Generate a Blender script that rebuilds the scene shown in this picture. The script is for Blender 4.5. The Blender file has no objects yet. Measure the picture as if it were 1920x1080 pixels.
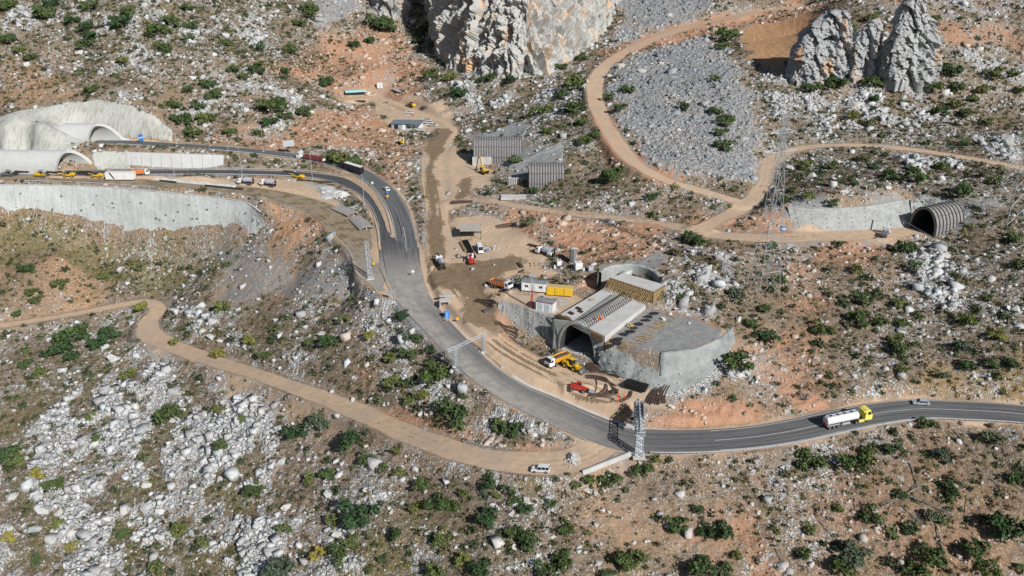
import bpy, bmesh, math, random
import numpy as np
from mathutils import Vector, Matrix

# ---------------------------------------------------------------- camera, world, sun, exposure
SC = bpy.context.scene
COL = SC.collection
F, PITCH, CH = 1585.0, math.radians(24.0), 127.0
SP, CP = math.sin(PITCH), math.cos(PITCH)
cd = bpy.data.cameras.new("camera"); cam = bpy.data.objects.new("camera", cd); COL.objects.link(cam)
cam.location = (0, 0, CH); cam.rotation_euler = (math.pi/2 - PITCH, 0, 0)
cd.sensor_width = 36; cd.lens = F/1920*36; cd.clip_start = 1; cd.clip_end = 5000
SC.camera = cam
SUN_EL, SUN_AZ = math.radians(35), math.radians(37)      # azimuth: to the right of straight behind the camera
w = bpy.data.worlds.new("World"); SC.world = w; w.use_nodes = True
sky = w.node_tree.nodes.new("ShaderNodeTexSky"); sky.sky_type = 'NISHITA'; sky.sun_disc = False
sky.sun_elevation = SUN_EL; sky.sun_rotation = math.pi - SUN_AZ
w.node_tree.links.new(sky.outputs[0], w.node_tree.nodes["Background"].inputs[0])
w.node_tree.nodes["Background"].inputs[1].default_value = 0.05
sd = bpy.data.lights.new("sun", 'SUN'); sd.energy = 5.0; sd.angle = math.radians(0.5); sd.color = (1, .965, .92)
sun = bpy.data.objects.new("sun", sd); COL.objects.link(sun)
sv = Vector((math.sin(SUN_AZ)*math.cos(SUN_EL), -math.cos(SUN_AZ)*math.cos(SUN_EL), math.sin(SUN_EL)))
sun.rotation_euler = sv.to_track_quat('Z', 'Y').to_euler()
SC.view_settings.view_transform = 'Standard'; SC.view_settings.look = 'None'
SC.view_settings.gamma = 1; SC.view_settings.use_curve_mapping = False
SC.view_settings.exposure = 0.12

rng = np.random.default_rng(7); random.seed(7)

# ---------------------------------------------------------------- numpy noise
def _hash(i, j, s):
    h = (i.astype(np.int64)*374761393 + j.astype(np.int64)*668265263 + s*2147483647) & 0xffffffff
    h = ((h ^ (h >> 13))*1274126177) & 0xffffffff
    h = ((h ^ (h >> 16))*2246822519) & 0xffffffff
    return ((h ^ (h >> 15)) & 0xffffff)/float(0x1000000)
def noise(x, y, sc, seed=0):
    x = x/sc; y = y/sc
    i = np.floor(x); j = np.floor(y); fx = x-i; fy = y-j
    fx = fx*fx*(3-2*fx); fy = fy*fy*(3-2*fy)
    a = _hash(i, j, seed); b = _hash(i+1, j, seed); c = _hash(i, j+1, seed); d = _hash(i+1, j+1, seed)
    return (a+(b-a)*fx + (c-a+(a-b-c+d)*fx)*fy)*2-1
def fbm(x, y, sc, octv=4, seed=0, gain=.5):
    r = 0; a = 1
    for k in range(octv):
        ca, sa = math.cos(k*1.1+.4), math.sin(k*1.1+.4)
        r = r + a*noise(x*ca-y*sa+17.3*k, x*sa+y*ca-9.1*k, sc, seed+k); sc *= .5; a *= gain
    return r
def worley(x, y, sc, seed=0):
    x = x/sc; y = y/sc; i = np.floor(x); j = np.floor(y)
    f1 = np.full(x.shape, 9.); f2 = np.full(x.shape, 9.); idv = np.zeros(x.shape)
    for di in (-1, 0, 1):
        for dj in (-1, 0, 1):
            a = i+di; b = j+dj
            h = _hash(a, b, seed)
            d = np.hypot(a+h-x, b+_hash(a, b, seed+5)-y)
            m = d < f1
            f2 = np.where(m, f1, np.minimum(f2, d)); idv = np.where(m, h, idv); f1 = np.where(m, d, f1)
    return f1, f2, idv
def sstep(a, b, x):
    t = np.clip((x-a)/(b-a), 0, 1); return t*t*(3-2*t)

# ---------------------------------------------------------------- the survey: ground points read off the photograph (column, row, height above the lower road)
def W(px, py, z):
    v = (540-py)/F; d = (CH-z)/(SP-CP*v)
    return Vector(((px-960)/F*d, d*(CP+SP*v), z))
ROADS = {   # name: [(px, py, z, width)]
 'lower': [(2100,795,6,10),(1960,781,4.5,9.5),(1880,773,4,9.5),(1800,769,3.5,9.5),(1720,767,3,9.5),(1640,776,2.5,9.8),(1560,792,2,10),(1480,809,1.5,10),(1400,821,1,10),(1300,828,.5,10.5),(1200,827,0,11.5),(1140,813,.3,11.5),(1080,789,1,11),(1020,762,2,11),(960,734,3.2,10),(900,692,5,9.6),(862,654,6.2,9.4),(836,627,7.1,9.5),(787,573,9,10.3),(768,541,10.3,11.5),(757,512,11.3,13),(750,488,12,14.5),(748,466,12.5,15)],
 'upper': [(764,508,11.4,8),(763,470,12.4,8),(758,430,13.2,8),(744,388,14.1,8.5),(718,352,15,8.5),(684,327,15.9,8.5),(644,311,16.6,8.5),(600,300,17.2,8.5),(540,291,18.3,8.5),(480,284,19.3,8),(400,277,20.5,8),(300,271,21.3,8),(215,266,21.5,8),(140,262,21.5,8)],
 'middle': [(750,530,10.5,7),(743,500,12.0,7.5),(735,460,12.68,8),(729,425,13.15,8),(716,392,13.5,8.5),(694,366,13.9,8.5),(660,346,14.2,8.5),(620,334,14.5,8),(560,327,14.8,8),(480,324,15,8),(400,323,15.1,8),(300,323.5,15.2,8),(200,324,15.2,8),(120,324,15.2,8)],
 'muddy': [(-120,331,15,10),(0,333,14.8,10),(100,334.5,14.7,10),(200,338.5,14.6,10),(300,345,14.4,10.5),(400,352,14.1,11),(480,361,13.7,12),(550,375,13.4,12.5),(610,396,13,13),(655,430,12.6,13.5),(702,470,12.2,17),(731,504,11.65,22),(752,541,10.25,15)],
}
TRACKS = {
 'lower_track': [(1130,838,0,8),(1080,862,-1,9),(1000,868,-2,9),(900,856,-3,8),(800,826,-5,8),(700,784,-8,7.5),(600,743,-11,7),(500,707,-14,6.5),(420,682,-17,6.5),(340,655,-20,7),(285,630,-22,9),(278,605,-22.7,8),(296,580,-23.2,7),(270,566,-23.6,6),(200,577,-24.3,5),(100,595,-25.3,5),(0,611,-26.3,5),(-120,628,-27.5,5)],
 'haul_road': [(800,525,11.6,10),(818,480,12.7,11),(822,440,13.5,9),(818,380,15,8.5),(810,330,16.6,9),(815,285,18.3,9),(842,245,20,9),(800,222,20.6,9),(745,200,21.3,9),(700,183,22.2,8),(640,186,22.4,7)],
 'portal_track': [(830,520,11.8,14),(860,550,11.3,11),(885,590,9.8,11),(915,635,7.6,10.5),(960,668,6,10.5),(1020,700,5,10.5),(1085,735,4,9.5),(1140,750,3.7,8)],
 'bench_track': [(850,380,15.6,6),(900,374,16.6,6),(970,386,17.4,5.5),(1060,399,17.9,5.5),(1160,409,18.4,5.5),(1250,421,19,6),(1330,438,19.6,7),(1420,446,20,8),(1540,444,20,8),(1640,438,20,9),(1720,428,20,10)],
 'loop_track': [(1290,440,19.4,6),(1350,410,21,6),(1400,385,22.3,6.5),(1432,345,24.6,6),(1446,305,27.5,6),(1500,278,30,6),(1600,272,31,6),(1700,279,31,6),(1800,294,31,5.5),(1940,318,31,5.5)],
 'upper_track': [(1390,380,22.8,6),(1330,362,24.3,6),(1250,338,26.6,6.5),(1190,305,29.6,7),(1150,258,33.3,7.5),(1120,200,38,7.5),(1118,150,43.5,8),(1145,115,48,8),(1210,80,54.2,9),(1290,52,60,9),(1400,26,67,9),(1500,12,71,9)],
}
SPOTS = [  # open ground
 (1290,860,-.6),(1440,855,.3),(1600,815,1.4),(1740,800,2.4),(1920,815,3.2),
 (1200,1000,-8),(1200,1090,-12),(960,950,-6),(960,1090,-12),(700,900,-12),(700,1090,-20),(450,900,-24),(450,1090,-30),(200,1090,-38),
 (0,1090,-42),(200,900,-33),(0,900,-38),(0,750,-34),(200,720,-28),(350,760,-24),(1440,1090,-11),(1440,960,-5.5),(1700,1090,-10),(1700,950,-4.5),(1920,1090,-9),(1920,950,-3.5),
 (1150,880,-3.2),(600,830,-15),(800,900,-9),
 (100,480,-9.6),(250,490,-14),(400,500,-10),(480,460,-3),(560,520,-2),(650,560,2),(420,560,-14),(520,620,-8),(600,680,-7),(700,640,1),(800,700,0),(880,760,-.5),(960,800,-1.2),(700,720,-4.5),(780,770,-4.2),(620,600,-2),(720,590,5),(780,640,5),(560,430,10),(600,460,9.3),(660,510,9.6),(700,545,9),(640,472,10.6),(590,425,11.4),(690,520,10.2),
 # north-west hillside
 (-100,-20,84),(0,-20,83),(300,-20,83),(600,-20,76),(0,110,51),(150,110,51),(300,110,51),(450,110,49),(600,110,40),(450,200,32),(350,200,32),(560,200,29),(450,258,21),(560,272,18.8),(600,240,23),(350,262,19.6),
 (300,40,67),(600,40,60),(700,60,51),(700,130,35.5),(620,160,29),(760,130,35),(700,-20,70),(780,60,50),(660,230,22.5),(700,300,18),(760,300,17.8),(770,400,14.5),(786,470,12.6),
 (-100,110,50),(-100,215,33),(0,216,33),(60,202,35.5),(120,190,37.5),(180,184,38.5),(240,196,36.5),(290,215,32.5),(325,243,26),(105,246,29.5),(60,240,30.5),(0,240,30),(-100,240,30),(60,264,25),(0,264,25),(-100,264,25),(110,262,26),(290,268,21.4),(240,266,21.5),(60,300,15.2),(0,300,15.2),
 # cliff foot and round it
 (860,140,37),(950,150,38.5),(1040,150,39),(820,190,27),(900,200,25.5),(950,220,25),(1000,220,30),(1040,200,33),(1080,260,30.5),(1060,310,26.5),(1066,292,28.5),(986,255,28.5),(1002,240,31),(1100,340,23),(1160,370,22),(1000,290,24.5),
 (780,245,19),(900,330,17.3),(940,345,17.3),(870,330,17.2),(880,300,18.4),(930,310,18.6),(1000,360,17.6),(940,290,20),(850,290,18.6),(850,350,16.4),
 (1200,370,22.3),(1300,380,22.2),(1120,290,28),
 # scree and north-east
 (1250,250,34),(1350,280,32.5),(1250,150,46),(1350,150,48),(1420,220,38),(1300,100,54),(1450,120,52.5),(1500,60,62),(1400,-20,80),(1200,-20,77),(1100,-20,76),(1600,-20,86),(1600,150,50),(1750,150,51),(1920,150,51),(1500,200,41),(1700,220,38.5),(1900,230,37),(1800,60,70),(1920,-20,88),(1700,-20,87),(1500,-20,80),(2050,-20,90),(2050,150,52),(2050,300,33),
 (1600,300,30),(1500,330,28.6),(1500,380,27),(1600,385,27),(1690,368,28),(1790,365,28.5),(1850,400,26.5),(1860,350,29.5),(1940,380,27.5),(1700,330,29.5),(1830,440,22),(1800,470,19),(2050,420,26),
 (1480,432,20.2),(1560,431,20.2),(1640,428,20.2),(1700,410,20.2),(1740,425,20.2),
 # right slope
 (1280,480,18.5),(1400,480,18.6),(1540,470,19.2),(1680,480,18.8),(1400,560,15),(1600,560,14),(1800,560,15),(1940,560,17),(1440,640,10.5),(1640,650,9.6),(1850,650,11),(1500,720,5.5),(1700,710,7),(1850,720,7.2),(1420,740,4.6),(1940,740,7.5),(2080,700,10),(1300,770,3),(1250,775,2.5),(1380,790,1.8),(1500,770,2.6),
 (1370,640,12),(1360,700,7.5),(1280,560,17),(1300,520,18),(1240,500,18.2),
 # construction bench
 (1000,430,16.6),(1100,440,17),(1200,460,18),(880,470,13),(930,470,13.4),(1000,470,14),(960,430,14.6),(1020,480,14.2),(1100,500,14.6),(1180,500,16.5),(900,520,12.4),(960,540,12.6),(1000,520,13),(1050,545,13),(1090,550,13.2),(1040,585,12.8),(990,575,12.7),(1100,520,15),(930,560,12.4),
]
WALL_BIG_TOP = [(-120,344,14.4),(0,347,14.4),(100,348,14.3),(200,352,14.2),(300,360,14),(400,370,13.6),(460,380,13.2),(490,398,12)]
WALL_BIG_BOT = [(-120,388,0),(0,392,-.5),(60,396,-1.5),(130,405,-3.5),(180,424,-6.2),(240,442,-8),(330,440,-7),(420,434,-5),(480,432,-4.5),(507,436,-4.5)]
def _fw(px, py, z): return W(px, py, z).y
_tx = [q[0] for q in WALL_BIG_TOP]; _tf = [_fw(*q) for q in WALL_BIG_TOP]
def _zb(px, py, f): v = (540-py)/F; return CH-f*(SP-CP*v)/(CP+SP*v)
WALL_BIG_BOT = [(a_, b_, _zb(a_, b_, float(np.interp(a_, _tx, _tf))-3.5)) for a_, b_, _ in WALL_BIG_BOT]
BULK_TOP = [(1117,622,14),(1160,634,13.6),(1200,652,12.8),(1245,667,12),(1300,660,12),(1345,640,12.4),(1368,618,13.2)]
BULK_BOT = [(1117,680,5.4),(1150,712,4.6),(1190,736,4.1),(1230,752,3.6),(1280,745,4.5),(1335,720,6.5),(1375,680,9)]
LWALL_TOP = [(938,566,12.4),(965,572,12.6),(1000,583,12.7),(1046,598,12.9)]
LWALL_BOT = [(934,578,11),(952,606,9.2),(990,632,7.4),(1030,650,6.2),(1052,655,5.8)]
_lx = [q[0] for q in LWALL_TOP]; _lf = [_fw(*q) for q in LWALL_TOP]
LWALL_BOT = [LWALL_BOT[0]]+[(a_, b_, _zb(a_, b_, float(np.interp(a_, _lx, _lf))-4.0)) for a_, b_, _ in LWALL_BOT[1:]]
FLOOR = [(1075,680,5.3),(1100,700,5),(1050,680,5.4)]
PLAT = [(1150,610,14.2),(1200,625,14),(1250,600,14.5),(1300,600,14.5),(1300,640,13.6),(1250,640,13.6)]
MIDW = [(175,316,15.2),(240,317,15.2),(330,317,15.2),(418,316,15.2)]
MIDW_T = [(175,288,21.3),(240,285,21.3),(330,288,21),(420,291,20)]
ctrl = []
for d in (ROADS, TRACKS):
    for k in d:
        for (a, b, z, wd) in d[k]: ctrl.append(W(a, b, z))
for L in (SPOTS, FLOOR, PLAT):
    for (a, b, z) in L: ctrl.append(W(a, b, z))
RW_TOP = [(1476,388,26.6),(1520,392,26.6),(1560,391,26.8),(1620,388,27),(1692,376,27.6),(1708,377,27.8)]
RW_BOT = [(1490,431,20.2),(1520,432,20.2),(1560,432,20.2),(1620,430,20.2),(1700,426,20.2),(1712,424,20.2)]
for TL_, BL_, gap in ((WALL_BIG_TOP, WALL_BIG_BOT, 4), (BULK_TOP, BULK_BOT, 2.5), (LWALL_TOP, LWALL_BOT, 2), (MIDW_T, MIDW, 3), (RW_TOP, RW_BOT, 3)):
    for L, s in ((TL_, 1), (BL_, -1)):
        for p, q in zip(L[:-1], L[1:]):
            p = W(*p); q = W(*q); k = max(1, int((q-p).length/gap)); u = (q-p).normalized(); nrm_ = Vector((-u.y, u.x, 0))*(.8 if s > 0 else -.4)
            for i in range(k): ctrl.append(p+(q-p)*(i/k)+nrm_)
ctrl = np.array([list(p) for p in ctrl])
CX, CY, CZ = ctrl.T
def _phi(dx, dy): return np.sqrt(dx*dx+dy*dy+9.0)
A = _phi(CX[:, None]-CX[None], CY[:, None]-CY[None]); A -= np.eye(len(CX))*.6
n = len(CX); Pm = np.stack([np.ones(n), CX/100, CY/100], 1)
M = np.zeros((n+3, n+3)); M[:n, :n] = A; M[:n, n:] = Pm; M[n:, :n] = Pm.T
sol = np.linalg.solve(M, np.concatenate([CZ, np.zeros(3)]))
def base_h(x, y):
    sh = x.shape; x = x.ravel(); y = y.ravel(); out = np.empty(x.size)
    for s in range(0, x.size, 40000):
        a = x[s:s+40000]; b = y[s:s+40000]
        out[s:s+40000] = _phi(a[:, None]-CX, b[:, None]-CY) @ sol[:n] + sol[n] + sol[n+1]*a/100 + sol[n+2]*b/100
    return out.reshape(sh)

# grid: rows run away from the viewpoint, spacing grows with distance
NU, NV, Y0, Y1, UM = 900, 960, 105.0, 900.0, .80
us = np.linspace(-UM, UM, NU); ys = Y0*(Y1/Y0)**np.linspace(0, 1, NV)
GX = us[None, :]*ys[:, None]; GY = np.repeat(ys[:, None], NU, 1)
# the smooth base is evaluated on a coarser grid and interpolated
cu = np.linspace(-UM, UM, 300); cyv = np.linspace(0, 1, 320); cyy = Y0*(Y1/Y0)**cyv
CB = base_h(cu[None, :]*cyy[:, None], np.repeat(cyy[:, None], 300, 1))
def bil(G, x, y):
    nv, nu = G.shape
    fu = np.clip((x/np.maximum(y, 1)+UM)/(2*UM)*(nu-1), 0, nu-1.001); fv = np.clip(np.log(np.maximum(y, 1)/Y0)/math.log(Y1/Y0)*(nv-1), 0, nv-1.001)
    i = fu.astype(int); j = fv.astype(int); a = fu-i; b = fv-j
    return (G[j, i]*(1-a)+G[j, i+1]*a)*(1-b)+(G[j+1, i]*(1-a)+G[j+1, i+1]*a)*b
GZ = bil(CB, GX, GY)
del A, M

def catmull(pts, step=2.0):
    P = [np.array(p, float) for p in pts]; P = [2*P[0]-P[1]]+P+[2*P[-1]-P[-2]]
    out = []
    for i in range(1, len(P)-2):
        L = np.linalg.norm((P[i+1]-P[i])[:2]); k = max(2, int(L/step))
        for t in np.arange(k)/k:
            a, b, c, d = P[i-1:i+3]
            out.append(.5*((2*b)+(-a+c)*t+(2*a-5*b+4*c-d)*t*t+(-a+3*b-3*c+d)*t**3))
    out.append(P[-2]); return np.array(out)
def dist_line(x, y, line):
    """distance to a polyline and the interpolated row (z, width, arclength)"""
    best = np.full(x.shape, 1e9); out = np.zeros(x.shape+(line.shape[1]-2,)); side = np.zeros(x.shape)
    for a, b in zip(line[:-1], line[1:]):
        d = b[:2]-a[:2]; L2 = d@d+1e-9
        t = np.clip(((x-a[0])*d[0]+(y-a[1])*d[1])/L2, 0, 1)
        ex = x-a[0]-t*d[0]; ey = y-a[1]-t*d[1]; dd = np.hypot(ex, ey); m = dd < best
        best = np.where(m, dd, best)
        out[m] = (a[2:]+(b-a)[2:]*t[..., None])[m]; side = np.where(m, np.sign(ex*d[1]-ey*d[0]), side)
    return best, out, side
def line3(pts, step=2.5):
    L = catmull([list(W(a, b, z))+[wd] for a, b, z, wd in pts], step)
    s = np.concatenate([[0], np.cumsum(np.linalg.norm(np.diff(L[:, :2], axis=0), axis=1))])
    return np.concatenate([L, s[:, None]], 1)
RL = {k: line3(v) for k, v in ROADS.items()}; TL = {k: line3(v) for k, v in TRACKS.items()}

smooth = np.zeros(GX.shape)          # 1 where the ground is graded
RD = {}
def near_mask(L, m):
    return (GX > L[:, 0].min()-m) & (GX < L[:, 0].max()+m) & (GY > L[:, 1].min()-m) & (GY < L[:, 1].max()+m)
def grade(L, sh, fade, drop=0):
    global GZ, smooth
    m = near_mask(L, 25); dist = np.full(GX.shape, 1e9); sd_ = np.zeros(GX.shape); arc = np.zeros(GX.shape)
    d, o, sdn = dist_line(GX[m], GY[m], L)
    k = 1-sstep(o[:, 1]/2+sh, o[:, 1]/2+sh+fade, d)
    z = GZ[m]; GZ[m] = z+(o[:, 0]-drop*(d < o[:, 1]/2+.3)-z)*k
    smooth[m] = np.maximum(smooth[m], 1-sstep(o[:, 1]/2+sh*.5, o[:, 1]/2+sh+fade*.5, d))
    dist[m] = d-o[:, 1]/2; sd_[m] = d*sdn; arc[m] = o[:, 2]
    return dist, sd_, arc
for k in TRACKS: RD[k] = grade(TL[k], .6, 3.5)
for k in ('muddy', 'middle', 'upper', 'lower'): RD[k] = grade(RL[k], .9, 2.5)

# graded floors
def flat(pts, z, feather=1.5, sm=1):
    global GZ, smooth
    P = np.array([list(W(a, b, z))[:2] for a, b in pts]); m = (GX > P[:, 0].min()-9) & (GX < P[:, 0].max()+9) & (GY > P[:, 1].min()-9) & (GY < P[:, 1].max()+9)
    k = sstep(-feather, 0, inpoly(P, GX[m], GY[m])); GZ[m] = GZ[m]+(z-GZ[m])*k; smooth[m] = np.maximum(smooth[m], k*sm)
def inpoly(P, x, y):
    ins = np.zeros(x.shape, bool); dist = np.full(x.shape, 1e9)
    for a, b in zip(P, np.roll(P, -1, 0)):
        c = ((a[1] > y) != (b[1] > y)) & (x < (b[0]-a[0])*(y-a[1])/(b[1]-a[1]+1e-12)+a[0]); ins ^= c
        d = b-a; t = np.clip(((x-a[0])*d[0]+(y-a[1])*d[1])/(d@d+1e-9), 0, 1)
        dist = np.minimum(dist, np.hypot(x-a[0]-t*d[0], y-a[1]-t*d[1]))
    return np.where(ins, dist, -dist)
flat([(1126,629),(1160,633),(1200,648),(1245,663),(1300,655),(1345,636),(1352,615),(1290,588),(1215,578),(1140,548),(1050,596)], 14.1, 2.5)
flat([(938,566),(985,578),(1046,599),(1140,541),(1100,535),(1040,555),(960,548)], 12.8, .6)
flat([(1046,660),(1066,646),(1124,676),(1140,722),(1060,722),(1015,682)], 5.3, 1.2)
def ruled_grade(TOPL, BOTL, feather=2.0):
    """keep the ground just behind a retaining wall's face"""
    global GZ, smooth
    A_ = np.array([list(W(*q)) for q in TOPL]); B_ = np.array([list(W(*q)) for q in BOTL])
    P = np.concatenate([A_[:, :2], B_[::-1, :2]]); m = (GX > P[:, 0].min()-9) & (GX < P[:, 0].max()+9) & (GY > P[:, 1].min()-9) & (GY < P[:, 1].max()+9)
    smooth[m] = np.maximum(smooth[m], sstep(-feather, 0, inpoly(P, GX[m], GY[m])))
for A1, B1 in ((WALL_BIG_TOP, WALL_BIG_BOT), (LWALL_TOP, LWALL_BOT), (RW_TOP, RW_BOT), (BULK_TOP, BULK_BOT), (MIDW_T, MIDW)): ruled_grade(A1, B1)

# polygons drawn over the photograph's ground, carried onto the terrain
def HB(x, y): return bil(GZ, x, y)
def T(px, py, G=None):
    G = GZ if G is None else G
    v = (540-py)/F; dx = (px-960)/F; dy = CP+SP*v; dz = -SP+CP*v
    t = np.arange(110, 950, 1.0); x = dx*t; y = dy*t; z = CH+dz*t
    h = bil(G, x, y); b = (z < h) & (y > Y0)
    if not b.any(): i = len(t)-1
    else: i = int(np.argmax(b))
    if i > 0:
        a0 = z[i-1]-h[i-1]; a1 = z[i]-h[i]; tt = t[i-1]+(a0/(a0-a1) if a0 > a1 else 0)
    else: tt = t[0]
    return Vector((dx*tt, dy*tt, float(bil(G, np.array(dx*tt), np.array(dy*tt)))))
def poly_world(pts): return np.array([list(T(a, b))[:2] for a, b in pts])
def inpoly(P, x, y):
    ins = np.zeros(x.shape, bool); dist = np.full(x.shape, 1e9)
    for a, b in zip(P, np.roll(P, -1, 0)):
        c = ((a[1] > y) != (b[1] > y)) & (x < (b[0]-a[0])*(y-a[1])/(b[1]-a[1]+1e-12)+a[0]); ins ^= c
        d = b-a; t = np.clip(((x-a[0])*d[0]+(y-a[1])*d[1])/(d@d+1e-9), 0, 1)
        dist = np.minimum(dist, np.hypot(x-a[0]-t*d[0], y-a[1]-t*d[1]))
    return np.where(ins, dist, -dist)
NF = fbm(GX, GY, 14, 4, 3)           # ragged edges for every region
def region(pts, feather, rag=1.0):
    P = poly_world(pts); m = (GX > P[:, 0].min()-30) & (GX < P[:, 0].max()+30) & (GY > P[:, 1].min()-30) & (GY < P[:, 1].max()+30)
    r = np.zeros(GX.shape); d = inpoly(P, GX[m], GY[m])+NF[m]*feather*rag
    r[m] = sstep(-feather, feather, d); return r
CHN = ('rock', 'red', 'veg', 'tan', 'mud', 'gray', 'grass', 'gold', 'scree', 'orange')
MK = {c: np.zeros(GX.shape) for c in CHN}
MK['rock'] += .24; MK['veg'] += .55
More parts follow.
